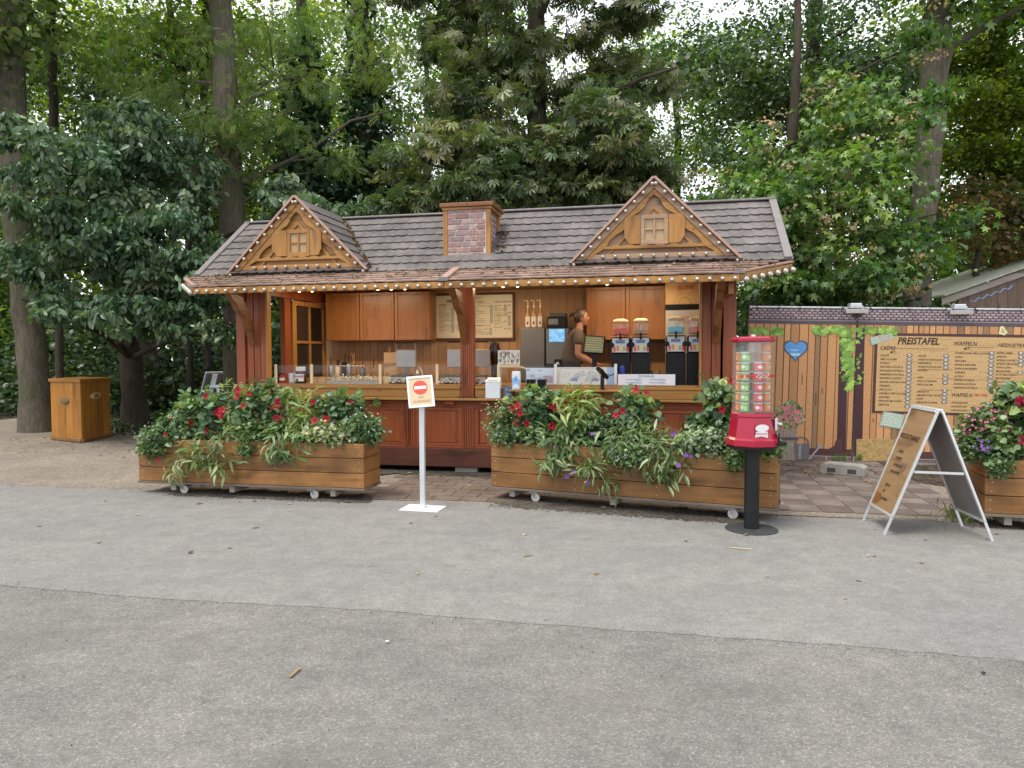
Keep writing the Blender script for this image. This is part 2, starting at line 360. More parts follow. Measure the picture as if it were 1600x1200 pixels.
def _flower(n=5, open_=.5):
    v = [(0, 0, 0)]; t = []
    for i in range(n):
        a = 2*math.pi*i/n; da = math.pi/n*.95; k = len(v)
        for r, aa, z in ((.55, a-da, .25), (1., a-da*.6, .35), (1.05, a+da*.5, .33), (.55, a+da, .25)): v.append((z*open_, r*.5*math.cos(aa), r*.5*math.sin(aa)))
        t += [(0, k, k+3), (k, k+1, k+2), (k, k+2, k+3)]
    return T(v, t)
L_FLOW = _flower()
def leaves(name, P, D, Nn, S, tmpl, C, parent=None, mat='leaf', widths=None, kind=None):
    tv, tt = tmpl; P, D, Nn = np.asarray(P, float), np.asarray(D, float), np.asarray(Nn, float); S = np.asarray(S, float)
    D = D/(np.linalg.norm(D, axis=1, keepdims=True)+1e-9)
    Nn = Nn-(Nn*D).sum(1, keepdims=True)*D; Nn = Nn/(np.linalg.norm(Nn, axis=1, keepdims=True)+1e-9); W = np.cross(Nn, D)
    n, k = len(P), len(tv); yy = tv[:, 1] if widths is None else None
    V = P[:, None, :]+S[:, None, None]*(tv[None, :, 0:1]*D[:, None, :]+tv[None, :, 1:2]*W[:, None, :]*(1. if widths is None else np.asarray(widths)[:, None, None])+tv[None, :, 2:3]*Nn[:, None, :])
    V = V.reshape(-1, 3); I = (tt[None]+np.arange(n)[:, None, None]*k).reshape(-1)
    me = bpy.data.meshes.new(name); me.vertices.add(len(V)); me.vertices.foreach_set('co', V.astype(np.float32).ravel())
    me.loops.add(len(I)); me.loops.foreach_set('vertex_index', I.astype(np.int32))
    nf = len(I)//3; me.polygons.add(nf); me.polygons.foreach_set('loop_start', np.arange(nf, dtype=np.int32)*3); me.polygons.foreach_set('loop_total', np.full(nf, 3, np.int32))
    me.update(calc_edges=True)
    a = me.color_attributes.new('Col', 'FLOAT_COLOR', 'POINT'); C4 = np.ones((n, k, 4), np.float32); C4[:, :, :3] = np.asarray(C, np.float32)[:, None, :]
    a.data.foreach_set('color', C4.ravel()); me.materials.append(M[mat])
    o = bpy.data.objects.new(name, me); COL.objects.link(o)
    if parent: o.parent = parent; o.matrix_parent_inverse = parent.matrix_basis.inverted()
    if kind: o['kind'] = kind
    return o
rg = np.random.default_rng(11)
LEAF_GAIN = 1.0
def palette(n, cols, jit=.18):
    cols = np.minimum(np.array(cols)*LEAF_GAIN, .8); i = rg.integers(0, len(cols), n); j = rg.integers(0, len(cols), n); t = rg.random((n, 1))**1.5
    return (cols[i]*(1-t)+cols[j]*t)*np.clip(1+rg.normal(0, jit, (n, 1)), .45, 1.7)
def vnoise(P, f, seed=0):
    a = np.sin(P[:, 0]*f*1.3+seed+1.7*np.sin(P[:, 1]*f*.9+seed*2))+np.sin(P[:, 1]*f*1.1-seed*1.3+1.5*np.sin(P[:, 2]*f*1.2+seed))+np.sin(P[:, 2]*f*1.4+seed*.7+1.4*np.sin(P[:, 0]*f+seed))
    return a/3
def subclumps(blobs, n, sc_=.36, flat=.5):
    """break big ellipsoids into many small flattened clumps, most of them near the outside"""
    res = []
    for c, r, wt in blobs:
        k = max(3, int(n*wt/ max(1e-6, sum(b[2] for b in blobs)))); c = np.array(c); r = np.array(r)
        for _ in range(k):
            d = rg.normal(size=3); d /= np.linalg.norm(d); p = c+d*r*(rg.random()**.4)*.95; s = sc_*rg.uniform(.6, 1.4); m = (r[0]+r[2])/2
            res.append((tuple(p), (m*s*rg.uniform(.8, 1.3), m*s*rg.uniform(.8, 1.2), m*s*flat*rg.uniform(.8, 1.2)), s*s))
    return res
def clusters(blobs, n, shell=.45, gap=.25, f=1.6, seed=1., zmin=.4):
    """points spread through ellipsoids, denser towards the outside, with holes"""
    w_ = np.array([b[2] for b in blobs], float); w_ /= w_.sum(); out_c, out_o = [], []
    for b, wt in zip(blobs, w_):
        k = int(n*wt)+1; d = rg.normal(size=(k*2, 3)); d /= np.linalg.norm(d, axis=1, keepdims=True)
        r = rg.random((k*2, 1))**shell
        p = np.array(b[0])+d*r*np.array(b[1]); keep = (vnoise(p, f, seed) > -1+2*gap*rg.random(len(p))) & (p[:, 2] > zmin)
        p, d = p[keep][:k], d[keep][:k]; out_c.append(p); out_o.append(d)
    return np.concatenate(out_c), np.concatenate(out_o)
def foliage(name, blobs, ncl, per, spread, size, tmpl, cols, parent=None, mat='leaf', droop=.4, up=.8, gap=.3, f=1.6, seed=1., width=None, flat=.5, jit=.18, shell=.45, zmin=.4, kind=None, sub=0, sflat=.5, ssc=.36):
    if sub: blobs = subclumps(blobs, sub, ssc, sflat)
    c, o = clusters(blobs, ncl, shell, gap, f, seed, zmin); n = len(c)
    cc = palette(n, cols, jit); tn = vnoise(c, 1.1/max(.3, spread*4), seed+5)[:, None]; cc = np.clip(cc*(1+tn*np.array([[.30, .14, .10]])), .004, .85)
    P = np.repeat(c, per, 0)+rg.normal(size=(n*per, 3))*np.array([1, 1, flat])*spread
    az = rg.normal(size=(n, 3))*np.array([1, 1, .3]); D = np.repeat(o*.7+az*.6, per, 0)+rg.normal(size=(n*per, 3))*.55+np.array([0, 0, -droop])
    Nn = np.array([0, 0, up])+np.repeat(o, per, 0)*.45+rg.normal(size=(n*per, 3))*.45
    S = size*np.clip(rg.normal(1, .28, n*per), .4, 1.55)
    C = np.repeat(cc, per, 0)*np.clip(1+rg.normal(0, .13, (n*per, 1)), .6, 1.5)
    wd = None if width is None else np.full(n*per, width)
    return leaves(name, P, D, Nn, S, tmpl, C, parent, mat, wd, kind), c
def blob(px, py, rx, ry, Y, rd, wt=None):
    c = at(px, py, Y); k = Y/F; r = (rx*k, rd, ry*k); return (tuple(c), r, wt if wt else rx*ry*k*k)

#@@STRUCT
# ================================================================== GROUND
def groundmat(name, c1, c2, scale, speck, bmp=.3, patch=(.8, 1.15), rough=.95, fine=(.7, 1.3), stain=None):
    m, nt, b = newmat(name); v = coords(nt, (1, 1, 1))
    n1 = noise(nt, v, scale, 8, .75); n2 = noise(nt, v, .9, 5, .65)
    vo = N(nt, 'ShaderNodeTexVoronoi'); vo.inputs['Scale'].default_value = speck; nt.links.new(v, vo.inputs['Vector'])
    sp = N(nt, 'ShaderNodeSeparateColor'); nt.links.new(vo.outputs['Color'], sp.inputs[0])
    c = ramp(nt, n1, [(.3, c1), (.7, c2)])
    c = mixc(nt, c, ramp(nt, sp.outputs[0], [(.0, (fine[0],)*3), (.75, (1, 1, 1)), (.93, (fine[1], fine[1]*.98, fine[1]*.93)), (1, (fine[1]*1.25,)*3)]), 1., 'MULTIPLY')
    c = mixc(nt, c, ramp(nt, n2, [(.32, (patch[0],)*3), (.68, (patch[1], patch[1]*.99, patch[1]*.97))]), 1., 'MULTIPLY')
    n4 = noise(nt, v, 5.5, 6, .7); c = mixc(nt, c, ramp(nt, n4, [(.3, (.84,)*3), (.7, (1.12,)*3)]), 1., 'MULTIPLY')
    if stain:
        vs = coords(nt, (.35, 1.6, 1)); n3 = noise(nt, vs, 1.6, 4, .6, .5); c = mixc(nt, c, stain, ramp(nt, n3, [(.55, (0, 0, 0)), (.75, (.55, .55, .55))]))
    nt.links.new(c, b.inputs['Base Color']); b.inputs['Roughness'].default_value = rough; b.inputs['Specular IOR Level'].default_value = .2
    ad = N(nt, 'ShaderNodeMath', operation='ADD'); nt.links.new(n1, ad.inputs[0]); nt.links.new(vo.outputs['Distance'], ad.inputs[1])
    bump(nt, b, ad.outputs[0], bmp, .012); return m
M['earth'] = groundmat('forest_soil', (.030, .023, .016), (.075, .058, .040), 9, 30, .8, (.7, 1.2), fine=(.5, 1.9))
M['gravel'] = groundmat('fine_gravel', (.20, .168, .135), (.29, .25, .205), 16, 90, .5, (.8, 1.1), fine=(.7, 1.35))
M['asph_new'] = groundmat('grey_asphalt', (.186, .181, .172), (.224, .218, .207), 22, 190, .25, (.90, 1.06), fine=(.82, 1.22), stain=(.15, .146, .138))
M['asph_old'] = groundmat('worn_asphalt', (.158, .152, .142), (.204, .197, .184), 18, 150, .35, (.82, 1.12), fine=(.74, 1.28), stain=(.118, .111, .100))
def kpoly(pts, z): return [tuple(k2w(u, v, z)) for u, v in pts]
struct('ground', MB().add([(-90, -30, -.02), (90, -30, -.02), (90, 130, -.02), (-90, 130, -.02)], [(0, 1, 2, 3)]), 'earth')
def ribbon(name, near, far, z, mat, th=.0):
    """sheet between two poly-lines given from left to right in kiosk plan coordinates"""
    mb = MB(); n = len(near); vs = kpoly(near, z)+kpoly(far, z); fs = [(i, i+1, n+i+1, n+i) for i in range(n-1)]
    mb.add(vs, fs)
    if th:
        mb.add(kpoly(near, z)+kpoly(near, z-th), [(i, i+1, n+i+1, n+i) for i in range(n-1)])
        mb.add(kpoly(far, z)+kpoly(far, z-th), [(i, i+1, n+i+1, n+i) for i in range(n-1)])
    return struct(name, mb, mat)
us = [x*.12 for x in range(-110, 90)]
edge = [(u, -1.86+.02*math.sin(u*3.1)+.03*math.sin(u*1.3+1)+rnd.uniform(-.012, .012)) for u in us]
seam = [(u, -4.955+.015*math.sin(u*2.3)+.02*math.sin(u*.9)+rnd.uniform(-.012, .012)) for u in us]
ribbon('gravel', edge, [(u, .3+max(0, min(6.3, (-2.5-u)*1.15))+.25*math.sin(u*1.7)+.18*math.sin(u*4.1)) for u in us], -.012, 'gravel', .01)
ribbon('road', [(u, -22) for u in us], [(s[0], s[1]+.04) for s in seam], -.004, 'asph_old')
road2 = ribbon('road', seam, edge, .0, 'asph_new', .005); road2.name = 'road_strip'
# grit washed against the seam and the road edge, dirt with contact shade painted in under planters and kiosk
def grit(name, label, pts, s0, s1, cols):
    n = len(pts); P = np.array(pts); o = leaves(name, P, rg.normal(size=(n, 3)), rg.normal(size=(n, 3)), rg.uniform(s0, s1, n), T([(-.5, -.4, 0), (.5, -.35, .05), (.45, .45, 0), (-.4, .4, .1), (0, 0, .55)], [(0, 1, 4), (1, 2, 4), (2, 3, 4), (3, 0, 4)]), palette(n, cols, .2), None, 'flat', None, 'stuff'); o['label'] = label
pts = []
for _ in range(1500): u = rnd.uniform(-7, 6); k = int((u-us[0])/.12); k = max(0, min(len(us)-1, k)); pts.append(tuple(k2w(u, seam[k][1]+rnd.gauss(-.03, .045), .002)))
for _ in range(2600): u = rnd.uniform(-9, 6); k = max(0, min(len(us)-1, int((u-us[0])/.12))); pts.append(tuple(k2w(u, edge[k][1]+rnd.gauss(.03, .07), .003)))
for _ in range(1500): pts.append((rnd.uniform(-6, 6), rnd.uniform(2.2, 6.5), .0))
grit('grit', 'loose grit along the asphalt seam and the road edge', pts, .003, .008, [(.20, .19, .17), (.15, .145, .13), (.28, .26, .23), (.11, .105, .095)])
def dirt_shade_patch(A, B, w0, w1, z=.004):
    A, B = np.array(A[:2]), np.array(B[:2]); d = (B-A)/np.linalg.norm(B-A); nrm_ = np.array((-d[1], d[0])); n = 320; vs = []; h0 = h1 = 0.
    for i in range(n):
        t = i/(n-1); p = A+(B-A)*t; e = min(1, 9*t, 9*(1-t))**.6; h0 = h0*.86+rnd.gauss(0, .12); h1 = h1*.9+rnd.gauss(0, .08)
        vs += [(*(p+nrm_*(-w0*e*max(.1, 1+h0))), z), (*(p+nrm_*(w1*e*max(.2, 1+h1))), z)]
    struct('dirt', MB().add(vs, [(2*i, 2*i+2, 2*i+3, 2*i+1) for i in range(n-1)]), 'dirt')  # dark sheet: soil on the ground plus contact shade put into its colour
    pts = []
    for i in range(700): t = rnd.random(); p = A+(B-A)*t-nrm_*(w0*1.0+rnd.gauss(.0, .035)); pts.append((p[0], p[1], z))
    grit('grit', 'loose dark grit at the edge of the dirt and painted shade strip', pts, .004, .013, [(.06, .052, .042), (.10, .09, .075), (.16, .15, .13)])
M['dirt'] = groundmat('dirt_contact_shade', (.060, .052, .042), (.105, .092, .076), 24, 60, .6, (.6, 1.3), fine=(.6, 1.7))  # one dark tone for both the soil and the painted contact shade
dirt_shade_patch(k2w(-2.9, -1.98, 0), k2w(-.5, -2.0, 0), .05, .35); dirt_shade_patch(k2w(.78, -1.80, 0), k2w(3.35, -2.16, 0), .14, .3); dirt_shade_patch(k2w(5.1, -1.95, 0), k2w(6.6, -2.0, 0), .05, .3)
dirt_shade_patch(k2w(-3.1, -.10, 0), k2w(3.2, -.10, 0), .22, .35, .007)
MBp = MB()     # pavement slab bed between the kiosk and the road, right hand yard
ribbon('pavement', [(u, -1.80) for u in (-1.0, .4, 2, 3.4, 5.2)], [(u, 2.2) for u in (-1.0, .4, 2, 3.4, 5.2)], -.005, 'gravel')
def pavmat(name, cols, rough=.9):
    m, nt, b = newmat(name); v = coords(nt, (1, 1, 1)); g = noise(nt, v, 25, 6, .75); oi = N(nt, 'ShaderNodeObjectInfo')
    c = ramp(nt, oi.outputs['Random'], [(i/(len(cols)-1), q) for i, q in enumerate(cols)])
    gp = N(nt, 'ShaderNodeNewGeometry'); n2 = noise(nt, gp.outputs['Position'], 2.2, 5, .7)
    c = mixc(nt, c, ramp(nt, g, [(.3, (.75,)*3), (.7, (1.2,)*3)]), 1., 'MULTIPLY'); c = mixc(nt, c, ramp(nt, n2, [(.35, (.7,)*3), (.65, (1.15,)*3)]), 1., 'MULTIPLY')
    nt.links.new(c, b.inputs['Base Color']); b.inputs['Roughness'].default_value = rough; bump(nt, b, g, .4, .006); return m
M['paver'] = pavmat('paver_brown', [(.115, .085, .066), (.15, .11, .085), (.135, .10, .08), (.17, .13, .10)])
M['mat_a'] = pavmat('tile_brown', [(.155, .120, .10), (.18, .142, .12), (.167, .13, .11)])
M['mat_b'] = pavmat('tile_dark_brown', [(.105, .078, .066), (.125, .094, .08), (.115, .086, .073)])
pav = bpy.data.objects['pavement']
def slab(w, d, h, mat):
    mb = MB(); e = .006
    mb.box(e, w-e, e, d-e, 0, h); me = mb.mesh('paver', mat); return me
sl = slab(.30, .20, .045, 'paver'); k = 0; RZ = Matrix.Rotation(-YAW, 4, 'Z')
for j in range(8):
    for i in range(6):
        u, v = -.82+i*.30+(j % 2)*.15, -1.75+j*.20
        if u > .75 and False: continue
        p = k2w(u, v, -.042+rnd.uniform(-.0035, .0035)); o = place(sl, 'paver', pav, Matrix.Translation(p) @ RZ @ Matrix.Rotation(rnd.uniform(-.006, .006), 4, 'X'))
ta, tb = slab(.29, .29, .05, 'mat_a'), slab(.29, .29, .05, 'mat_b')
for j in range(12):
    for i in range(7):
        u, v = 3.42+i*.29, -1.62+j*.29
        if i > 4 and j < 9: 
            if i > 5 or j < 6: pass
        q = proj_ok = True
        p = k2w(u, v, -.048+rnd.uniform(-.003, .003)); place(ta if (i+j) % 2 else tb, 'paver', pav, Matrix.Translation(p) @ RZ)
# ================================================================== KIOSK
kiosk = thing('snack_kiosk', 'wooden market kiosk with grey tiled roof, two dormers and rows of bulbs', 'kiosk', K0, -YAW)
UL, UR = -3.27, 3.345            # outer corner posts
VB = 1.82                        # back wall
ZC = 1.145                       # counter top
RV0, RZ0, RV1, RZ1 = -.25, 2.60, 1.0, 3.52   # main roof slope in section
RU0, RU1 = -3.74, 3.93
K = kiosk
# --- skirt: kick board, rails, panels, pilasters
b = MB().box(UL-.02, UR+.02, -.055, -.005, .075, .315); b.build('kick_board', 'dark_red', K, bevel=.006)
MB().box(UL, UR, -.03, .0, .845, .955).build('rail', 'red', K, bevel=.008)
for z0, z1, d in ((.87, .888, .045), (.905, .93, .055)): MB().box(UL, UR, -d, -.03, z0, z1).build('moulding', 'red', K, bevel=.006)
MB().box(UL, UR, -.025, .0, .317, .345).build('rail', 'red', K, bevel=.004)
pil = [-3.0, -2.26, -1.52, -.77, .025, .82, 1.6, 2.35, 3.1]
for i, u in enumerate(pil):
    p = MB()
    p.box(u-.085, u+.085, -.032, .0, .317, .955)
    for q in range(5): x = u-.06+q*.03; p.box(x-.0095, x+.0095, -.046, -.032, .345, .842)
    p.build('pilaster', 'red_v', K, bevel=.003)
    if i < len(pil)-1:
        a, c = u+.085, pil[i+1]-.085
        MB().box(a+.06, c-.06, -.012, .0, .385, .80).build('skirt_panel', 'red_v', K, bevel=.01)
        f = MB(); f.box(a, a+.055, -.028, 0, .347, .843); f.box(c-.055, c, -.028, 0, .347, .843); f.box(a+.055, c-.055, -.026, 0, .347, .38); f.box(a+.055, c-.055, -.026, 0, .805, .843)
        f.build('panel_frame', 'red', K, bevel=.004)
MB().box(UL+.03, UR-.03, .001, .04, .08, .95).build('skirt_back', 'dark_red', K)
for u in (-.21, .26, -2.0, 2.2, 1.2, -1.2): MB().box(u-.065, u+.065, -.10, -.03, .888, .94).build('corbel', 'red', K, bevel=.012)
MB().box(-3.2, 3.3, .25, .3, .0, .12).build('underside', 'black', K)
for u in (-2.6, .0, 2.6):
    MB().box(u-.16, u+.14, -.02, .22, 0, .074).build('support_block', 'concrete', K, bevel=.01)
# --- counter
MB().box(-2.82, 2.95, -.155, .02, .946, .978).build('counter_trim', 'honey', K, bevel=.008)
for a, c in ((-2.82, -.072), (.122, 2.95)):
    MB().box(a, c, -.045, .015, .98, 1.085).build('counter_board', 'honey', K, bevel=.005)
    MB().box(a, c, -.06, .012, 1.088, 1.125).build('counter_board', 'honey', K, bevel=.006)
MB().box(-2.82, 2.95, .016, .62, 1.10, ZC).build('countertop', 'honey', K, bevel=.004)
MB().box(.62, 2.03, -.26, -.062, 1.075, 1.1).build('serving_shelf', 'honey', K, bevel=.006)
MB().box(1.0, 1.75, -.08, -.047, .985, 1.07).build('shelf_apron', 'honey', K, bevel=.005)
# --- corner wings and posts
def wing(u0, u1, side):
    post = (u0, u0+.13) if side < 0 else (u1-.15, u1)
    pn = (u0+.15, u1-.03) if side < 0 else (u0+.03, u1-.17)
    p = MB(); p.box(post[0], post[1], -.05, .09, .0, 2.5)
    p.build('post', 'red_v', K, bevel=.008)
    n = 3 if side < 0 else 2; wd = (pn[1]-pn[0])/n
    for i in range(n): MB().box(pn[0]+i*wd+.004, pn[0]+(i+1)*wd-.004, -.02+.006*(i % 2), .02, .0, 2.5).build('wing_board', 'red_v', K, bevel=.005)
    a = (u1-.03, u1) if side < 0 else (u0, u0+.03)
    MB().box(a[0], a[1], -.04, .06, 1.126, 2.42).build('opening_trim', 'honey_v', K, bevel=.005)
wing(UL, -2.80, -1); wing(2.92, UR, 1)
# fluted middle post
p = MB(); p.box(-.062, .112, -.07, .05, .98, 2.42)
for q in range(5): x = -.03+q*.0275; p.box(x-.008, x+.008, -.08, -.07, 1.0, 1.75)
p.build('post', 'red_v', K, bevel=.004)
MB().box(-.09, .14, -.13, .0, .978, .995).build('post_foot', 'dark_red', K, bevel=.008)
# braces from the eave back to the posts (curved bracket in section)
def brace(u, wd, m):
    pr = [(-.66, 2.335), (-.5, 2.335), (-.36, 2.31), (-.10, 1.95), (-.075, 1.70), (-.082, 1.66), (-.20, 1.86), (-.30, 2.04), (-.46, 2.13), (-.52, 2.22), (-.60, 2.26)]
    MB().prism([(u-wd/2, v, z) for v, z in pr], (wd, 0, 0)).build('brace', m, K, bevel=.008)
brace(-3.0, .085, 'brace'); brace(.0, .085, 'brace'); brace(3.12, .085, 'brace')
MB().box(3.2, 3.26, -.6, -.05, 2.2, 2.33).build('bracket', 'honey_d', K, bevel=.006)
# --- room: walls, floor, ceiling
W0, W1 = -2.85, 2.98
nb = 46; step = (W1-W0)/nb
wb = MB().box(0, step-.004, 0, .02, 0, 2.1).mesh('wall_board', 'wallboard')
for i in range(nb): place(wb, 'wall_board', K, Matrix.Translation((W0+i*step, VB, .42)))
MB().box(W0-.3, W1+.3, VB+.022, VB+.07, .1, 2.62).build('back_wall', 'red_v', K)
MB().box(W1, W1+.05, .03, VB, .1, 2.6).build('side_wall', 'wallboard', K)
MB().box(UR-.06, UR, .10, VB, .1, 2.6).build('side_wall', 'red_v', K)
MB().box(W0-.3, W1+.3, .05, VB, .38, .42).build('floor', 'darkgrey', K)
for i in range(9):
    v0 = .02+i*.2; MB().box(W0-.3, W1+.3, v0, v0+.195, 2.52, 2.545).build('ceiling_board', 'honey', K)
# left side: opening, post, window with four dark panes
MB().box(-2.90, -2.82, .03, VB, .1, 1.10).build('side_wall', 'red_v', K)
MB().box(-2.90, -2.80, .03, VB, 2.36, 2.52).build('side_wall', 'red_v', K)
MB().box(-2.90, -2.82, .47, .63, 1.10, 2.36).build('side_post', 'red_v', K, bevel=.004)
sf = MB(); z0, z1, a, c = 1.12, 2.34, .66, 1.72
sf.box(-2.87, -2.80, a, a+.11, z0, z1); sf.box(-2.87, -2.80, c-.08, c, z0, z1); sf.box(-2.87, -2.80, a+.11, c-.08, z1-.07, z1); sf.box(-2.87, -2.80, a+.11, c-.08, z0, z0+.07)
mid = (a+c)/2+.02; sf.box(-2.855, -2.81, mid-.02, mid+.02, z0+.07, z1-.07); sf.box(-2.853, -2.812, a+.11, mid-.02, 1.71, 1.75); sf.box(-2.853, -2.812, mid+.02, c-.08, 1.71, 1.75)
swin = sf.build('window', 'honey_v', K, bevel=.004)
for (a0, c0) in ((a+.11, mid-.02), (mid+.02, c-.08)):
    for (q0, q1) in ((z0+.07, 1.71), (1.75, z1-.07)): MB().box(-2.845, -2.835, a0, c0, q0, q1).build('pane', 'darkglass', swin)
# wall cupboards
def cupboard(u0, u1, n, z0, z1, v0=1.46):
    cb = MB().box(u0, u1, v0+.02, VB, z0, z1).build('cupboard', 'cab', K, bevel=.004); wd = (u1-u0)/n
    for i in range(n):
        a, c = u0+i*wd+.006, u0+(i+1)*wd-.006
        d = MB().box(a, c, v0, v0+.018, z0+.004, z1-.004); e = .05
        for q in ((a, a+e, z0+.004, z1-.004), (c-e, c, z0+.004, z1-.004), (a+e, c-e, z1-e, z1-.004), (a+e, c-e, z0+.004, z0+e)): d.box(q[0], q[1], v0-.014, v0, q[2], q[3])
        o = d.build('cupboard_door', 'cab', cb, bevel=.004)
ul = [kv(x, 500, 1.46)[0] for x in (509, 672, 916, 1040)]
cupboard(ul[0], ul[1], 3, kv(600, 532, 1.46)[1], 2.5); cupboard(ul[2], ul[3], 2, kv(980, 531, 1.46)[1], 2.5)
# rear worktop under the cupboards
MB().box(W0+.03, W1, 1.25, VB, 1.09, 1.125).build('rear_worktop', 'cab', K, bevel=.004)
MB().box(W0+.03, W1, 1.29, VB, .42, 1.09).build('rear_cabinet', 'steel_dark', K)
MB().box(W0+.05, -1.1, .75, 1.0, 1.09, 1.12).build('worktop', 'honey', K)
# --- canopy
CF, CB = -.78, -.22; CZ0, CZ1 = 2.405, 2.60
fl, fr, bl, br = -3.37, 3.30, -3.90, 3.93
sof = MB(); sof.add([(fl, CF, CZ0-.01), (fr, CF, CZ0-.01), (br, CB, CZ1-.03), (bl, CB, CZ1-.03), (fl, CF, CZ0-.03), (fr, CF, CZ0-.03), (br, CB, CZ1-.05), (bl, CB, CZ1-.05)], [(0, 1, 2, 3), (7, 6, 5, 4)])
sof.build('soffit', 'honey', K)
MB().box(fl-.3, fr+.3, CB, .04, 2.48, 2.56).build('soffit', 'honey', K)
for a, c in ((fl, -.055), (-.045, fr)): MB().box(a, c, CF-.028, CF, 2.322, CZ0-.005).build('fascia', 'honey', K, bevel=.006)
MB().box(fl, fr, CF, CF+.05, 2.34, CZ0-.012).build('fascia_back', 'honey', K)
for s, (p, q) in {'l': ((fl, CF), (bl, CB)), 'r': ((fr, CF), (br, CB))}.items():
    MB().bar((p[0], p[1]-.01, 2.365), (q[0], q[1], CZ1-.08), .03, .09).build('fascia', 'honey', K, bevel=.005)
    MB().bar((p[0], p[1]-.0, CZ0+.022), (q[0], q[1], CZ1-.012), .07, .026).build('canopy_cap', 'trimpink', K, bevel=.005)
    MB().box(p[0]-.06, p[0]+.06, CF-.04, CF-.003, CZ0-.0, CZ0+.035).build('cap_end', 'trimgrey', K, bevel=.004)
MB().bar((-.05, CF-.01, CZ0+.04), (-.05, CB, CZ1+.03), .09, .03).build('canopy_cap', 'trimpink', K, bevel=.005)
MB().box(-.11, .01, CF-.045, CF-.004, CZ0, CZ0+.05).build('cap_end', 'trimgrey', K, bevel=.004)
# tiles and shingles ------------------------------------------------
def tile_mesh(wd, ln, bow=.034, lift=.017, lip=.013, n=8, crown=.008):
    mb = MB(); top = []; bot = []; lo = []
    for i in range(n+1):
        t = i/n; k_ = 1-(2*t-1)**2; q_ = math.sin(math.pi*t)**.75
        bot.append((wd*t, -bow*q_, lift+crown*k_)); top.append((wd*t, ln, .002)); lo.append((wd*t, -bow*q_, lift+crown*k_-lip))
    vs = top+bot+lo; m = n+1
    mb.add(vs, [(i, i+1, m+i+1, m+i) for i in range(n)]+[(m+i, m+i+1, 2*m+i+1, 2*m+i) for i in range(n)]); return mb
def baked(name, mbt, mats_list, mat, parent, kind='stuff'):
    v = np.array([list(p)+[1] for p in mbt.v]); big = MB()
    for mt in mats_list: big.add((v @ np.array(mt).T)[:, :3], mbt.f)
    o = big.build(name, mat, parent, smooth=False)
    if kind: o['kind'] = kind
    return o
sl_len = math.hypot(RV1-RV0, RZ1-RZ0); es = Vector((0, RV1-RV0, RZ1-RZ0)).normalized(); eu = Vector((1, 0, 0))
rows = 8; rh = sl_len/rows; tw = (RU1-RU0-.16)/56
DORM = [-2.225, 2.378]; DW = .94
mt_main = tile_mesh(tw, rh*1.12); Ms = []
for r in range(rows):
    for i in range(56):
        u = RU0+.08+i*tw; s = r*rh; uc = u+tw/2
        if any(abs(uc-d) < (DW-.04)*(1-(s+rh)/sl_len)-.02 and s > rh*.5 for d in DORM): continue
        if -.27 < uc < .33 and rh*1.6 < s < rh*5: continue
        mt = frame(Vector((u, RV0, RZ0))+es*s, eu, es) @ Matrix.Translation((0, 0, .012+rnd.uniform(-.002, .002)))
        Ms.append((mt, (K.matrix_basis @ mt.translation-Vector(CAM)).length, r))
# dormer slopes
def dormer_mats(d, side):
    ex = Vector((0, 1, 0)); top = Vector((d, 0, 3.585)); ev = Vector((d+side*.97, 0, 2.625)); up = (top-ev); L = up.length; up.normalize(); res = []
    nr = 7; h = L/nr
    for r in range(nr):
        t = r/nr
        for i in range(10):
            v = -.30+i*.137
            if v > -.30+1.36*(t+.14)+.0: continue
            o = ev+up*(r*h)+Vector((0, v if side > 0 else v+.137, 0))
            res.append(frame(o, ex if side > 0 else -ex, up) @ Matrix.Translation((0, 0, .014)))
    return res, h
right_left_dormer, dh = dormer_mats(DORM[0], 1); mt_d = tile_mesh(.137, dh*1.1)
me_main, me_d = mt_main.mesh('roof_tile', 'tile'), mt_d.mesh('roof_tile', 'tile')
for mt in right_left_dormer: place(me_d, 'roof_tile', K, mt)
Ms.sort(key=lambda a: a[1]); nfree = 298-len(right_left_dormer)
for mt, _, r in Ms[:nfree]: place(me_main, 'roof_tile', K, mt)
if Ms[nfree:]: baked('roof_tiles', mt_main, [m for m, _, _ in Ms[nfree:]], 'tile', K)
rest = dormer_mats(DORM[0], -1)[0]+dormer_mats(DORM[1], 1)[0]+dormer_mats(DORM[1], -1)[0]
baked('dormer_tiles', mt_d, rest, 'tile', K)
MB().prism([(RU0+.03, RV0+.02, RZ0-.015), (RU0+.03, RV1, RZ1-.01), (RU0+.03, 2.12, 2.70), (RU0+.03, 2.10, 2.66), (RU0+.03, RV1, RZ1-.06), (RU0+.03, RV0+.04, RZ0-.05)], (RU1-RU0-.06, 0, 0)).build('roof_deck', 'trimgrey', K)
MB().prism([(-3.2, .06, 2.56), (-3.2, RV1, RZ1-.1), (-3.2, 1.86, 2.7), (-3.2, 1.86, 2.56)], (6.5, 0, 0)).build('gable_wall', 'red_v', K)
for u, s in ((RU0, 1), (RU1, -1)):
    MB().bar((u+.04*s, RV0-.01, RZ0+.02), (u+.04*s, RV1+.01, RZ1+.035), .09, .05).build('verge_trim', 'trimgrey', K, bevel=.004)
    MB().bar((u-.0*s, RV0, RZ0-.03), (u-.0*s, RV1, RZ1-.03), .02, .12).build('verge_board', 'trimgrey', K)
MB().bar((RU0, RV1, RZ1+.035), (RU1, RV1, RZ1+.035), .10, .03).build('ridge_cap', 'trimgrey', K, bevel=.01)
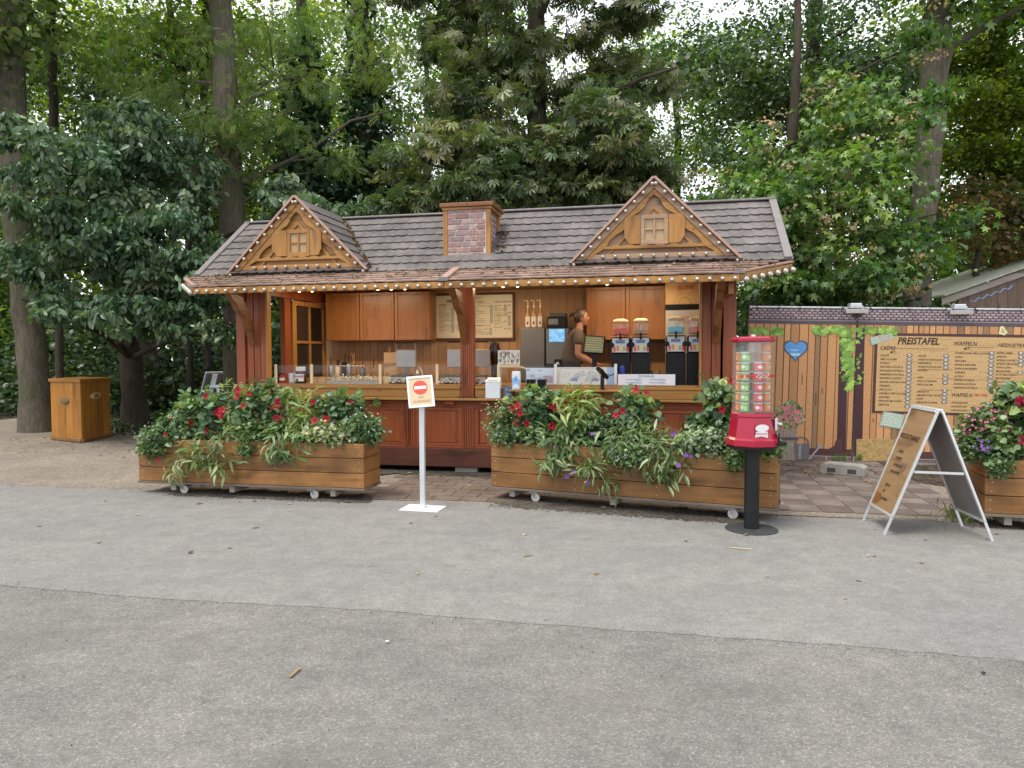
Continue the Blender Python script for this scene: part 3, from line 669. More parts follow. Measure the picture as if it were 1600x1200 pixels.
# canopy shingles: five courses, joined
cs = Vector((0, CB-CF, CZ1-CZ0)); CL = cs.length; cs.normalize(); shm = tile_mesh(.15, CL/5*1.15, .014, .02, .016, 4, .004); Mc = []
for r in range(5):
    t = r/5; a = fl+(bl-fl)*t+.03; c = fr+(br-fr)*t-.03; n = int((c-a)/.15)
    for i in range(n):
        u = a+i*(c-a)/n; Mc.append(frame(Vector((u, CF-.02, CZ0+.0))+cs*(r*CL/5), eu, cs) @ Matrix.Rotation(rnd.uniform(-.012, .012), 4, 'X') @ Matrix.Translation((0, 0, rnd.uniform(0, .005))))
Mc.sort(key=lambda m: m.translation.y)
mesh_sh = shm.mesh('shingle', 'shingle')
for m_ in Mc[:186]: place(mesh_sh, 'shingle', K, m_)
baked('shingles', shm, Mc[186:], 'shingle', K)
# dark drip course under each dormer gable
for d in DORM:
    md = tile_mesh(.137, .20); ms_ = [frame((d-.96+i*.137, RV0-.035, RZ0+.005), eu, es) @ Matrix.Translation((0, 0, .03)) for i in range(14)]
    baked('drip_tiles', md, ms_, 'tile_dark', K)
# --- dormer gables
bulb = MB(); bulb.lathe([(.008, -.026), (.022, -.016), (.029, 0), (.022, .018), (.009, .028), (.0001, .03)], 10, m=0); bulb.lathe([(.014, -.05), (.016, -.022), (.010, -.02)], 8, m=1)
bulb_me = bulb.mesh('light_bulb', ['bulb', 'socket'], True); lit_me = bulb.mesh('light_bulb', ['bulblit', 'socket'], True)
def put_bulb(p, d, lit=False, sc_=1.):
    q = Vector(d).to_track_quat('Z', 'Y').to_matrix().to_4x4(); o = place(lit_me if lit else bulb_me, 'light_bulb', K, Matrix.Translation(p) @ q @ Matrix.Scale(sc_, 4)); return o
for di, d in enumerate(DORM):
    vf = -.20; z0, za = 2.655, 3.57; pm = 'honey' if di == 0 else 'pale_panel'
    MB().prism([(d-.90, vf, z0), (d+.90, vf, z0), (d, vf, za-.03)], (0, .03, 0)).build('gable_panel', pm, K)
    MB().prism([(d-.92, vf+.03, z0), (d+.92, vf+.03, z0), (d, vf+.03, za)], (0, .02, 0)).build('gable_back', 'trimgrey', K)
    for s in (-1, 1):
        e0 = np.array((d+s*.985, vf-.07, z0-.04)); e1 = np.array((d, vf-.07, za+.03)); dr = (e1-e0)/np.linalg.norm(e1-e0); nr = np.array((-s*dr[2], 0, s*dr[0])); nr = nr if nr[2] < 0 else -nr
        cl_ = lambda q: np.array((d+s*max(.0, s*(q[0]-d)), q[1], q[2]))
        # outer bulb rake, inner ornamental barge board with waves, inner straight frame
        MB().prism([e0, e1, np.array((d, e1[1], e1[2]-.075/abs(nr[2]))), e0+nr*.075], (0, .035, 0)).build('rake_board', 'honey' if di == 0 else 'pale_panel', K, bevel=.005)
        i0, i1 = e0+nr*.078+dr*.04, np.array((d, e1[1], e1[2]-.078/abs(nr[2]))); L = np.linalg.norm(i1-i0); pts = [i0+np.array((0, .012, 0)), i1+np.array((0, .012, 0))]
        for k_ in range(25):
            t = 1-k_/24; wv = .06+.016*math.sin(t*4.1*2*math.pi)+(.012 if abs(t-.5) < .1 else 0); base = i0+(i1-i0)*t; pts.append(cl_(base+nr*wv)+np.array((0, .012, 0)))
        MB().prism(pts, (0, .03, 0)).build('barge_board', 'honey', K, bevel=.004)
        j0 = e0+nr*.215+dr*.16+np.array((0, .045, 0)); j1 = np.array((d, j0[1], e1[2]-.215/abs(nr[2]))); MB().prism([j0, j1, j1+np.array((0, 0, -.03/abs(nr[2]))), j0+nr*.03-dr*.0], (0, .02, 0)).build('gable_bead', 'honey', K, bevel=.003)
        MB().bar((d+s*.99, -.30, z0-.02), (d+s*.005, -.30, za+.045), .03, .03, up=(0, 1, 0)).build('dormer_trim', 'trimpink', K, bevel=.004)
        for k_ in range(10):
            t = .02+k_*.104; c_ = e0+(e1-e0)*t+nr*.032; put_bulb((c_[0], vf-.105, c_[2]), (0, -1, .05), sc_=.86)
    MB().box(d-.86, d+.86, vf-.055, vf-.002, z0, z0+.075).build('sill_board', 'honey' if di == 0 else 'pale_panel', K, bevel=.005)
    for k_ in range(9): put_bulb((d-.60+k_*.15, vf-.085, z0+.045), (0, -1, .1), sc_=.8)
    lg = [(d-.62, vf-.005, 2.79), (d+.62, vf-.005, 2.79)]+[(d+.62-1.24*k_/24, vf-.005, 2.83+.012*math.sin(k_*1.9)) for k_ in range(25)]
    MB().prism(lg, (0, -.05, 0)).build('ledge', 'honey', K, bevel=.004)
    wf = MB(); x0, x1, q0, q1 = d-.155, d+.165, 2.835, 3.19
    wf.box(x0, x1, vf-.035, vf, q1-.05, q1); wf.box(x0, x1, vf-.035, vf, q0, q0+.06); wf.box(x0, x0+.045, vf-.033, vf, q0+.06, q1-.05); wf.box(x1-.045, x1, vf-.033, vf, q0+.06, q1-.05)
    xm, zm = (x0+x1)/2, (q0+q1)/2+.005; wf.box(xm-.012, xm+.012, vf-.03, vf, q0+.06, q1-.05); wf.box(x0+.045, xm-.012, vf-.028, vf, zm-.011, zm+.011); wf.box(xm+.012, x1-.045, vf-.028, vf, zm-.011, zm+.011)
    win = wf.build('dormer_window', 'honey_v' if di == 0 else 'pale_panel', K, bevel=.004)
    for a, c in ((x0+.045, xm-.012), (xm+.012, x1-.045)):
        for e, f in ((q0+.06, zm-.011), (zm+.011, q1-.05)): MB().box(a, c, vf-.012, vf-.006, e, f).build('pane', 'tanpane', win)
    for s in (-1, 1):
        xa, xb = (x0-.004, x0-.19) if s < 0 else (x1+.004, x1+.19)
        MB().prism([(xa, vf-.012, q0+.01), (xb+s*-.05, vf-.03, q0+.01), (xb, vf-.06, q0+.09), (xb, vf-.06, q1-.06), (xb-s*.04, vf-.04, q1), (xa, vf-.012, q1)], (0, -.022, 0)).build('shutter', 'honey_v', K, bevel=.004)
# bulb rows along the canopy
n = 50
for i in range(n): put_bulb((fl+.07+i*(fr-fl-.12)/(n-1), CF-.052, 2.352), (0, -1, -.12), sc_=.9)
for i in range(7):
    t = .06+i*.15; put_bulb((fr+(br-fr)*t+.03, CF+(CB-CF)*t-.03, 2.335+.16*t), (.6, -.5, -.6), sc_=1.25); put_bulb((fl+(bl-fl)*t-.03, CF+(CB-CF)*t-.03, 2.335+.16*t), (-.6, -.5, -.6), sc_=1.25)
for i in range(34): put_bulb((fl+.5+i*.175, CF+.14, 2.355), (0, -.2, -1), lit=(i in (5, 6, 11, 12, 13, 20, 21, 27)), sc_=.95)
for u in (-.35, .45): MB().tube([(u-.22, -.45, 2.40), (u+.22, -.45, 2.40)], .014).build('light_tube', 'tubelit', K)
# --- chimney
ch0, ch1, cv0, cv1, cz = -.305, .325, .02, .60, 3.435
MB().box(ch0+.045, ch1-.045, cv0+.012, cv1-.02, 2.60, cz-.01).build('chimney_core', 'mortar', K)
for u in (ch0, ch1-.06):
    for v in (cv0-.004, cv1-.06): MB().box(u, u+.06, v, v+.06, 2.7+(.0 if v < .3 else .4), cz).build('chimney_post', 'honey_v', K, bevel=.004)
MB().box(ch0-.035, ch1+.05, cv0-.045, cv1+.04, cz, cz+.05).build('chimney_cap', 'brace', K, bevel=.006)
MB().box(ch0-.01, ch1+.02, cv0-.02, cv1+.02, cz-.035, cz-.002).build('chimney_cap', 'honey', K, bevel=.004)
for r in range(9):
    z = 2.785+r*.072
    if z > cz-.065: break
    u = ch0+.064-(.07 if r % 2 else 0)
    while u < ch1-.07:
        a, c = max(u, ch0+.062), min(u+rnd.choice((.10, .17, .19)), ch1-.064)
        if c-a > .03: MB().box(a, c-.014, cv0-.002, cv0+.02, z, z+.057).build('brick', 'brick', K, bevel=.004)
        u = c+.0
        if c >= ch1-.065: break
    v = cv0+.062
    zr = RZ0+(v-RV0)*(RZ1-RZ0)/(RV1-RV0)
    while v < cv1-.075:
        c = min(v+rnd.choice((.1, .15)), cv1-.064)
        if z > RZ0+(v-RV0)*.736-.02: MB().box(ch1-.055, ch1-.034, v, c-.012, z, z+.052).build('brick', 'brick', K, bevel=.004)
        v = c
        if c >= cv1-.066: break
# real lamps inside: three warm strip lights below the ceiling
for u in (-1.9, .1, 2.0):
    MB().box(u-.5, u+.5, .62, .70, 2.47, 2.515).build('strip_light', 'tubelit', K)
    ld = bpy.data.lights.new('strip_lamp', 'AREA'); ld.shape = 'RECTANGLE'; ld.size = 1.0; ld.size_y = .08; ld.energy = 9; ld.color = (1, .74, .46)
    lo = bpy.data.objects.new('strip_lamp', ld); COL.objects.link(lo); lo.parent = K; lo.location = (u, .66, 2.46)
#@@INTERIOR

# ================================================================== THINGS INSIDE THE KIOSK
def kt(name, label, cat, u, v, z, group=None, rz=0.): return thing(name, label, cat, k2w(u, v, z), -YAW+rz, group)
def kbox(px0, py0, px1, py1, v):
    u0, z1 = kv(px0, (py0+py1)/2, v)[0], kv((px0+px1)/2, py0, v)[1]; u1, z0 = kv(px1, (py0+py1)/2, v)[0], kv((px0+px1)/2, py1, v)[1]
    return u0, u1, z0, z1
# glass screens on the counter
gz = 1.40; gu = [kv(x, 585, .10)[0] for x in (431, 487, 594, 683, 779, 868, 962)]
for i, u in enumerate(gu):
    t = kt('screen_post', ['yellowed screen post at the left end of the counter', 'cream screen post right of the hazelnut jar', 'cream screen post left of the single waffle iron', 'cream screen post left of the double waffle iron', 'cream screen post below the picture cards', 'white screen post between the blue and the plan poster', 'white screen post left of the ice price sign'][i], 'screen post', u, .10, ZC)
    MB().box(-.018, .018, -.012, .012, .006, gz-ZC+.01).build('post', 'cream' if i < 5 else 'white', t, bevel=.004); MB().box(-.03, .03, -.03, .03, 0, .006).build('foot', 'steel', t)
names = ['clear counter screen in front of the jars', 'clear counter screen in front of the cone tray', 'clear counter screen in front of the single waffle iron', 'clear counter screen in front of the double waffle iron left of the post', 'clear counter screen in front of the blue poster', 'clear counter screen in front of the plan poster']
for i in range(6):
    a, c = gu[i]+.022, gu[i+1]-.022
    o = MB().box(a, c, .097, .103, ZC+.004, gz).build('counter_screen', 'glass'); o.location = tuple(K0); o.rotation_euler = (0, 0, -YAW); tag(o, names[i], 'glass screen', 'glass screens along the counter')
# menu board
t = kt('menu_board', 'framed price board with small dark text hanging on the kiosk back wall', 'menu board', -.37, 1.80, 2.12)
bw, bh = .655, .365; f = MB()
f.box(-bw, bw, -.035, .0, bh-.035, bh); f.box(-bw, bw, -.035, 0, -bh, -bh+.035); f.box(-bw, -bw+.035, -.033, 0, -bh+.035, bh-.035); f.box(bw-.035, bw, -.033, 0, -bh+.035, bh-.035); f.build('frame', 'dark_red', t, bevel=.004)
M['board_face'] = wood('board_face', (.58, .50, .32), (.70, .62, .42), 0, .3, jit=0, grain=5)
M['board_tan'] = wood('board_tan', (.48, .29, .13), (.60, .39, .20), 0, .5, jit=0, grain=5)
MB().box(-bw+.035, bw-.035, -.012, -.002, -bh+.035, bh-.035).build('board', 'board_face', t)
ITEMS = ['ZUCKER', 'ZIMT & ZUCKER', 'NUTELLA', 'KIRSCHEN & NUTELLA', 'BANANEN & NUTELLA', 'ERDBEEREN & NUTELLA', 'SMARTIES & NUTELLA', 'BANANE, KIRSCHE & NUTELLA', 'APFELMUS', 'SPECULOOS', 'APFELMUS, ZIMT & ZUCKER', 'KIRSCHEN', 'KIRSCHEN MIT SAHNE', 'EIERLIKÖR']
ITEM2 = ['NATUR', 'WEISSE SCHOKOLADE', 'KIRSCHEN &\nWEISSE SCHOKOLADE', 'ERDNUSS', '', 'KÄSE', 'KÄSE & SCHINKEN', 'KÄSE & SALAMI', '', 'AMARETTO', 'AMARETTO MIT SAHNE', 'LIKÖR', 'EIERLIKÖR & SAHNE']
ITEM3 = ['PUDERZUCKER, ZIMT & ZUCKER', 'SAHNE', 'KIRSCHEN', 'SAHNE & KIRSCHEN', 'SAHNE & ERDBEEREN', 'APFELMUS', 'NUTELLA', 'SAHNE & NUTELLA', 'BANANE & NUTELLA', 'KIRSCHEN & NUTELLA']
ITEM3B = ['PUDERZUCKER', 'SCHOKOLADE', 'SCHOKOLADE & BUNTE STREUSEL', 'SCHOKOLADE & HASELNÜSSE']
ITEM4 = ['KAFFEE CREMA', 'ESPRESSO', 'ESPRESSO DOPPELT', 'ESPRESSO MACCHIATO', 'CAPPUCCINO', 'MILCHKAFFEE', 'LATTE MACCHIATO', 'MILCHKAFFEE', 'CHOCOCINO', 'HEISSE MILCH', 'KAKAO MIT SAHNE', 'GLÜHWEIN', '', 'HEISSE ZITRONE', '', 'TEE']
def board_text(par, mt, s, ink):
    """columns of the price board; s scales a board 1 unit wide"""
    def tx(b, x, y, sz, m=ink, sh=.25, ls=1., sx=1.): text(b, sz*s, par, mt @ Matrix.Translation((x*s, y*s, 0)), m, sh, 'LEFT', ls, sx)
    text('PREISTAFEL', .056*s, par, mt @ Matrix.Translation((-.355*s, .178*s, 0)), ink, .22, 'LEFT', 1., .92, bold=.028)
    tx('CRÊPES', -.465, .142, .030); tx('MIT...', -.40, .122, .020); tx('WAFFELN', -.005, .175, .033); tx('MIT...', .06, .15, .022); tx('HEISSGETRÄNKE', .27, .17, .030)
    tx('\n'.join(ITEMS), -.46, .105, .0145, ink, .2, 1.55); tx('\n'.join(ITEM2), -.22, .105, .0145, ink, .2, 1.45)
    tx('\n'.join(ITEM3), .01, .125, .0145, ink, .2, 1.55); tx('WAFFELN', -.005, -.125, .03); tx('AM STIEL', .135, -.12, .022, 'inkred'); tx('\n'.join(ITEM3B), .0, -.165, .0145, ink, .2, 1.55)
    tx('\n'.join(ITEM4), .265, .13, .0145, ink, .2, 1.45)
    mb = MB(); n = 10
    def oval(x, y):
        for rr, c, zz in ((1., (.008, .008, .01), .0), (.72, (.75, .74, .70), .0006)):
            w_, h_ = .019*rr, .0105*rr
            mb.add([((x+w_*math.cos(2*math.pi*k/n))*s, (y+h_*math.sin(2*math.pi*k/n))*s, zz+.0006) for k in range(n)], [list(range(n))], 0, c)
        for dx in (-.008, .0, .007): mb.add([((x+dx+a)*s, (y+b)*s, .0019) for a, b in ((-.002, -.004), (.0025, -.004), (.003, .004), (-.0015, .004))], [(0, 1, 2, 3)], 0, (.01, .01, .012))
    for k in range(14): oval(-.275, .112-k*.0232)
    for k in range(13):
        if k not in (4, 8): oval(-.045, .112-k*.0225)
    for k in range(10): oval(.235, .132-k*.0232)
    for k in range(4): oval(.225, -.158-k*.0232)
    for k in (0, 1, 2, 3, 5, 9, 13): oval(.415, .135-k*.0225)
    for k in (0, 4, 6, 7, 8, 9, 10, 11, 13): oval(.465, .135-k*.0225)
    lines = [(-.44, .152, .40), (-.2, .03, .2), (-.2, -.09, .2), (.09, .165, .16)]
    for x, y, l in lines: mb.add([((x)*s, y*s, .0008), ((x+l)*s, y*s, .0008), ((x+l)*s, (y+.0022)*s, .0008), (x*s, (y+.0022)*s, .0008)], [(0, 1, 2, 3)], 0, (.16, .09, .045))
    o = mb.build('price_print', 'flat', par); o.matrix_basis = mt
board_text(t, frame((0, -.0135, -.0), (1, 0, 0), (0, 0, 1)), 1.22, 'ink')
# waffle irons
def waffle_iron(label, u, v, wd, dbl):
    t = kt('waffle_iron', label, 'waffle iron', u, v, ZC, 'waffle irons on the counter')
    MB().box(-wd/2, wd/2, -.13, .17, .015, .085).build('base', 'steel', t, bevel=.012)
    for sx in (-1, 1): MB().box(sx*wd*.38-.02, sx*wd*.38+.02, -.1, -.06, 0, .016).build('foot', 'black', t)
    n = 2 if dbl else 1; lw = wd/n
    for i in range(n):
        c = -wd/2+lw*(i+.5)
        g = MB().box(c-lw*.42, c+lw*.42, -.10, .11, .085, .11)
        for a in range(5):
            x = c-lw*.36+a*lw*.18; g.box(x-.008, x+.008, -.09, .10, .11, .118)
        g.build('baking_plate', 'steel_dark', t, bevel=.003)
        l = MB().box(c-lw*.47, c+lw*.47, .155, .215, .215, .46); l.build('lid', 'steel', t, bevel=.012)
        MB().box(c-lw*.44, c+lw*.44, .15, .156, .225, .44).build('lid_plate', 'steel', t)
        MB().lathe([(.0001, 0), (.018, 0), (.018, .016), (.0001, .016)], 10).xform(Matrix.Translation((c, -.13, .05)) @ Matrix.Rotation(R(90), 4, 'X')).build('dial', 'black', t)
    MB().tube([(-wd*.46, .18, .45), (-wd*.44, .14, .56), ], .007, 6).build('handle_arm', 'steel', t); MB().tube([(wd*.46, .18, .45), (wd*.44, .14, .56)], .007, 6).build('handle_arm', 'steel', t)
    MB().tube([(-wd*.46, .14, .563), (wd*.46, .14, .563)], .011, 8).build('handle', 'black', t)
    MB().box(-.03, .03, .16, .19, .085, .22).build('hinge', 'steel_dark', t)
    for k in range(2*n):
        pts = [(-wd/2+lw*.25+k*.5*lw+rnd.uniform(-.02, .02), -.15+rnd.uniform(-.02, .02), .02)]
    d = MB()
    for k in range(26*n):
        x, y, z = rnd.uniform(-wd/2-.02, wd/2+.02), rnd.uniform(-.16, -.125), rnd.uniform(.012, .075); s = rnd.uniform(.008, .02)
        d.add([(x-s, y, z-s*.6), (x+s, y-.01, z-s*.4), (x+s*.6, y, z+s), (x-s*.7, y-.012, z+s*.7)], [(0, 1, 2), (0, 2, 3)])
    d.build('foil_wrap', 'white', t)
u, _ = kv(628, 590, .33); waffle_iron('single steel waffle iron with its lid raised left of the middle post', u, .33, .31, False)
u, _ = kv(727, 590, .33); waffle_iron('double steel waffle iron with raised lids behind the middle post', u, .33, .62, True)
# items on the left counter
def jar(name, label, cat, px, py, v, prof, mats, z=ZC, n=14, group=None):
    u, _ = kv(px, py, v); t = kt(name, label, cat, u, v, z, group)
    for i, (nm, p, m) in enumerate(zip(*[iter(prof)]*1, )) if False else []: pass
    return t
u = kv(470, 590, .2)[0]; t = kt('spread_jar', 'big jar of hazelnut spread with white lid and white label', 'jar', u, .2, ZC)
MB().lathe([(.06, 0), (.082, .012), (.086, .06), (.08, .13), (.062, .165), (.06, .17)], 20, sy=.75).build('glass_body', plain('chocolate_glass', (.03, .012, .008), .12), t, True)
MB().lathe([(.066, .17), (.068, .175), (.068, .225), (.062, .23)], 20, sy=.8).build('lid', 'white', t, True)
lab = MB()
for k in range(8):
    a0, a1 = R(-90-52+k*13), R(-90-52+(k+1)*13); r = .0885
    lab.add([(r*math.cos(a), r*.755*math.sin(a), z) for a, z in ((a0, .03), (a1, .03), (a1, .13), (a0, .13))], [(0, 1, 2, 3)])
lab.build('label', 'inkwhite', t)
fm = frame((0, -.0695, .085), (1, 0, 0), (0, 0, 1)); text('n', .062, t, fm @ Matrix.Translation((-.075, 0, 0)), 'inkblack'); text('utella', .055, t, fm @ Matrix.Translation((-.042, 0, .0)), 'inkred')
MB().lathe([(.0001, 0), (.02, .0), (.016, .014), (.0001, .02)], 8).xform(Matrix.Translation((-.02, -.069, .05)) @ Matrix.Rotation(R(90), 4, 'X')).build('hazelnut_picture', 'twig', t)
u = kv(441, 590, .2)[0]; t = kt('red_tin', 'small red tin beside the left screen post', 'tin', u, .2, ZC)
MB().lathe([(.036, 0), (.038, .006), (.038, .1), (.035, .108), (.0001, .108)], 16).build('can', 'inkred', t, True); MB().lathe([(.0385, .04), (.0385, .075)], 16).build('label_band', 'inkwhite', t)
u = kv(456, 588, .23)[0]; t = kt('plastic_jug', 'frosted white plastic jug beside the hazelnut jar', 'jug', u, .26, ZC)
MB().lathe([(.04, 0), (.055, .01), (.058, .12), (.06, .14), (.055, .14), (.052, .02), (.0001, .02)], 16).build('jug', 'white', t, True); MB().tube([(.056, 0, .12), (.09, 0, .11), (.09, 0, .05), (.056, 0, .03)], .008, 6).build('handle', 'white', t)
x0, x1, z0, z1 = kbox(487, 585, 512, 598, .22)
for k in range(2):
    t = kt('wooden_box', ['open wooden tray box right of the second screen post', 'open wooden tray box left of the cone tray'][k], 'box', x0+(k+.5)*(x1-x0)/2, .24, ZC); h = (x1-x0)/4-.004
    b = MB().box(-h, h, -.08, .08, 0, .012); b.box(-h, h, -.08, -.07, .012, .085); b.box(-h, h, .07, .08, .012, .085); b.box(-h, -h+.01, -.07, .07, .012, .085); b.box(h-.01, h, -.07, .07, .012, .085); b.build('box_body', 'board_tan', t)
x0, x1, z0, z1 = kbox(515, 587, 593, 598, .2); t = kt('topping_tray', 'long metal tray heaped with white grated topping', 'tray', (x0+x1)/2, .24, ZC); h = (x1-x0)/2
b = MB().box(-h, h, -.1, .1, 0, .02); b.box(-h-.01, h+.01, -.11, -.10, 0, .045); b.box(-h-.01, h+.01, .1, .11, 0, .045); b.build('tray', 'steel', t)
P = np.column_stack([rg.uniform(-h, h, 900), rg.uniform(-.10, .1, 900), np.abs(rg.normal(.035, .022, 900))+.02])
o = leaves('topping', P, rg.normal(size=(900, 3)), rg.normal(size=(900, 3)), rg.uniform(.012, .032, 900), L_DIAM, palette(900, [(.75, .68, .55), (.8, .78, .7), (.6, .42, .2)], .1), None, 'flat', None, 'stuff'); o.parent = t
def bottle(name, label, cat, u, v, z, prof, mat, cap=None, capm='white', group=None, lb=None, lbm='inkwhite'):
    t = kt(name, label, cat, u, v, z, group); MB().lathe(prof, 14).build('bottle_body', mat, t, True)
    if cap: MB().lathe(cap, 12).build('cap', capm, t, True)
    if lb: MB().lathe(lb, 14).build('label_band', lbm, t, True)
    return t
BP = [(.028, 0), (.034, .006), (.034, .15), (.024, .185), (.013, .205), (.013, .225)]
bottle('sauce_bottle', 'squeeze bottle with white cap right of the single waffle iron', 'bottle', kv(652, 585, .2)[0], .2, ZC, [(.02, 0), (.028, .005), (.03, .11), (.02, .14)], 'inkgrey', [(.021, .14), (.012, .17), (.006, .19)], 'white', lb=[(.0305, .03), (.0308, .09)])
t = kt('utensil_cup', 'cream cup between the cone tray and the waffle iron', 'cup', kv(604, 590, .2)[0], .2, ZC); MB().lathe([(.04, 0), (.045, .01), (.05, .10), (.045, .10), (.04, .015), (.0001, .015)], 14).build('cup', 'cream', t, True)
for k in range(3): MB().tube([(0, 0, .02), (rnd.uniform(-.03, .03), .01, .15)], .006, 6).build('spoon', 'honey', t)
t = kt('spatula_rest', 'yellow plastic crêpe spreader standing beside the waffle iron', 'spreader', kv(660, 575, .3)[0], .3, ZC); MB().tube([(0, 0, 0), (0, 0, .14), (-.02, 0, .19), (-.05, 0, .22)], .007, 6).build('rod', 'cream', t)
# jars and tools at the back of the worktop
bx = [(517, 553, 'steel', 'dark metal jar'), (527, 551, 'cream', 'cream jar of ladles'), (538, 548, 'black', 'tall black bottle'), (545, 551, 'steel', 'steel shaker'), (553, 549, 'honey', 'wooden tub of spatulas'), (566, 556, 'steel_dark', 'dark lidded pot'), (583, 557, 'glass', 'clear glass bowl')]
nm_ = ['metal_jar', 'ladle_jar', 'dark_bottle', 'shaker', 'spatula_tub', 'pot', 'glass_bowl']
for (px, py, m, lb_), nme in zip(bx, nm_):
    u, zt = kv(px, py, .88); t = kt(nme, lb_+' on the rear worktop at the left', nme.split('_')[-1], u, .88, 1.12); hgt = max(.11, (zt-1.12)*rnd.uniform(.62, .85))
    MB().lathe([(.035, 0), (.042, .01), (.042, hgt*.7), (.036, hgt*.8), (.036, hgt*.8+.004), (.0001, hgt*.8+.004)], 12).build('body', m, t, True)
    for k in range(3 if m in ('honey', 'cream') else 1): MB().tube([(0, 0, hgt*.7), (rnd.uniform(-.04, .04), rnd.uniform(-.02, .02), hgt*1.15)], .007, 6).build('utensil', 'honey' if m == 'honey' else 'black', t)
for k, (px, v_, m, lb_, nm2, s_) in enumerate(((500, 1.0, 'steel', 'steel mixing bowl at the left rear of the worktop', 'mixing_bowl', .07), (575, .72, 'darkgrey', 'dark grey bowl behind the topping tray', 'bowl', .055), (532, .66, 'white', 'small white dish behind the topping tray', 'dish', .045), (619, .62, 'steel', 'steel dish below the paper block', 'dish', .05))):
    t = kt(nm2, lb_, 'bowl', kv(px, 575, v_)[0], v_, 1.12 if v_ > .7 else ZC); MB().lathe([(s_*.5, 0), (s_*.85, s_*.35), (s_, s_*.9), (s_*.94, s_*.9), (s_*.78, s_*.38), (.0001, s_*.1)], 16).build('bowl', m, t, True)
t = kt('tablet_stand', 'thin tilted clear tablet stand behind the counter at the left', 'stand', kv(545, 565, .5)[0], .5, ZC); MB().tube([(-.24, 0, .0), (-.24, .02, .22), (-.22, .02, .235), (.22, .02, .235)], .006, 6).build('rod', 'zinc', t)
x0, x1, z0, z1 = kbox(596, 551, 614, 576, .7); t = kt('paper_block', 'brown paper block standing on the worktop left of the raised iron lid', 'paper block', (x0+x1)/2, .85, 1.12); MB().box(-.1, .1, -.03, .03, 0, max(.15, z1-1.12)).build('block', 'board_tan', t, bevel=.004); MB().tube([(-.02, 0, .1), (-.02, 0, max(.15, z1-1.12)+.08)], .01, 6).build('stick', 'honey', t)
t = kt('chopping_board', 'brown chopping board lying behind the cone tray', 'board', kv(510, 578, .6)[0]+.05, .55, ZC); MB().prism([(-.14, -.08, .01), (.14, -.08, .01), (.11, .09, .05), (-.11, .09, .05)], (0, 0, .015)).build('board', 'honey', t); MB().box(-.1, .1, -.05, .05, 0, .012).build('foot', 'black', t)
# middle: grinder, picture cards, tap loop
t = kt('coffee_grinder', 'dark round-topped grinder right of the double waffle iron', 'grinder', kv(773, 560, .8)[0], .8, ZC-.04); zt = kv(773, 533, .8)[1]-ZC+.04
MB().lathe([(.06, 0), (.07, .01), (.05, .06), (.055, zt*.55), (.075, zt*.62), (.08, zt*.8), (.06, zt*.95), (.0001, zt)], 16).build('body', plain('dark_bronze', (.03, .018, .012), .25, .4), t, True); MB().tube([(0, 0, zt*.7), (.09, -.05, zt*.72)], .01, 6).build('spout', 'steel_dark', t)
x0, x1, z0, z1 = kbox(778, 547, 812, 574, .35); t = kt('picture_card_rack', 'rack with a row of white drink picture cards and a yellow base', 'card rack', (x0+x1)/2, .35, ZC); h = (x1-x0)/2
MB().box(-h, h, .0, .02, z0-ZC+.04, z1-ZC).build('card', 'white', t); MB().box(-h, h, -.03, .03, z0-ZC, z0-ZC+.035).build('base', 'cream', t)
for s in (-1, 1): MB().box(s*h*.7-.01, s*h*.7+.01, .0, .02, 0, z0-ZC).build('leg', 'steel', t)
pc = MB()
for k in range(5):
    x = -h+.03+k*(2*h-.06)/4
    for q in range(14):
        a, c, s = x+rnd.uniform(-.02, .02), rnd.uniform(z0-ZC+.06, z1-ZC-.03), rnd.uniform(.008, .022); g = rnd.choice([(.3, .28, .26), (.12, .11, .1), (.5, .45, .38), (.6, .3, .12), (.25, .4, .2)])
        pc.add([(a-s*.5, -.0012-q*.0001, c-s), (a+s*.5, -.0012-q*.0001, c-s), (a+s*.4, -.0012-q*.0001, c+s), (a-s*.4, -.0012-q*.0001, c+s)], [(0, 1, 2, 3)], 0, g)
pc.build('card_print', 'flat', t)
t = kt('bent_tap', 'pale bent tap pipe right of the picture cards', 'tap', kv(818, 572, .45)[0], .45, ZC); MB().tube([(-.1, 0, .21), (-.02, 0, .215), (.05, 0, .19), (.085, 0, .12), (.085, 0, .0)], .012, 8).build('pipe', 'cream', t, True); MB().lathe([(.03, 0), (.03, .02), (.014, .024)], 10, (.085, 0, 0)).build('foot', 'steel', t)
# coffee corner: side cabinet, machine, hopper box, syrup bottles
x0, x1, z0, z1 = kbox(813, 512, 851, 570, 1.28); zb = 1.125
t = kt('milk_fridge', 'plain dark grey cabinet left of the coffee machine', 'cabinet', (x0+x1)/2, 1.5, zb); h = (x1-x0)/2
MB().box(-h, h, -.22, .2, .02, z1-zb).build('case', plain('grey_case', (.10, .098, .09), .45), t, bevel=.008); MB().box(-h+.01, h-.01, -.226, -.222, .03, z1-zb-.01).build('door', plain('grey_door', (.12, .115, .105), .4), t); MB().box(-h, h, -.2, .2, 0, .02).build('plinth', 'black', t)
cabtop = z1
x0, x1, z0, z1 = kbox(851, 511, 893, 570, 1.25); t = kt('coffee_machine', 'black coffee machine with a glowing blue touch screen', 'coffee machine', (x0+x1)/2, 1.48, zb); h = (x1-x0)/2; H = z1-zb
MB().box(-h, h, -.2, .2, .03, H).build('case', 'black', t, bevel=.01); MB().box(-h+.02, h-.02, -.215, -.2, H*.33, H-.02).build('front_panel', 'steel_dark', t, bevel=.006)
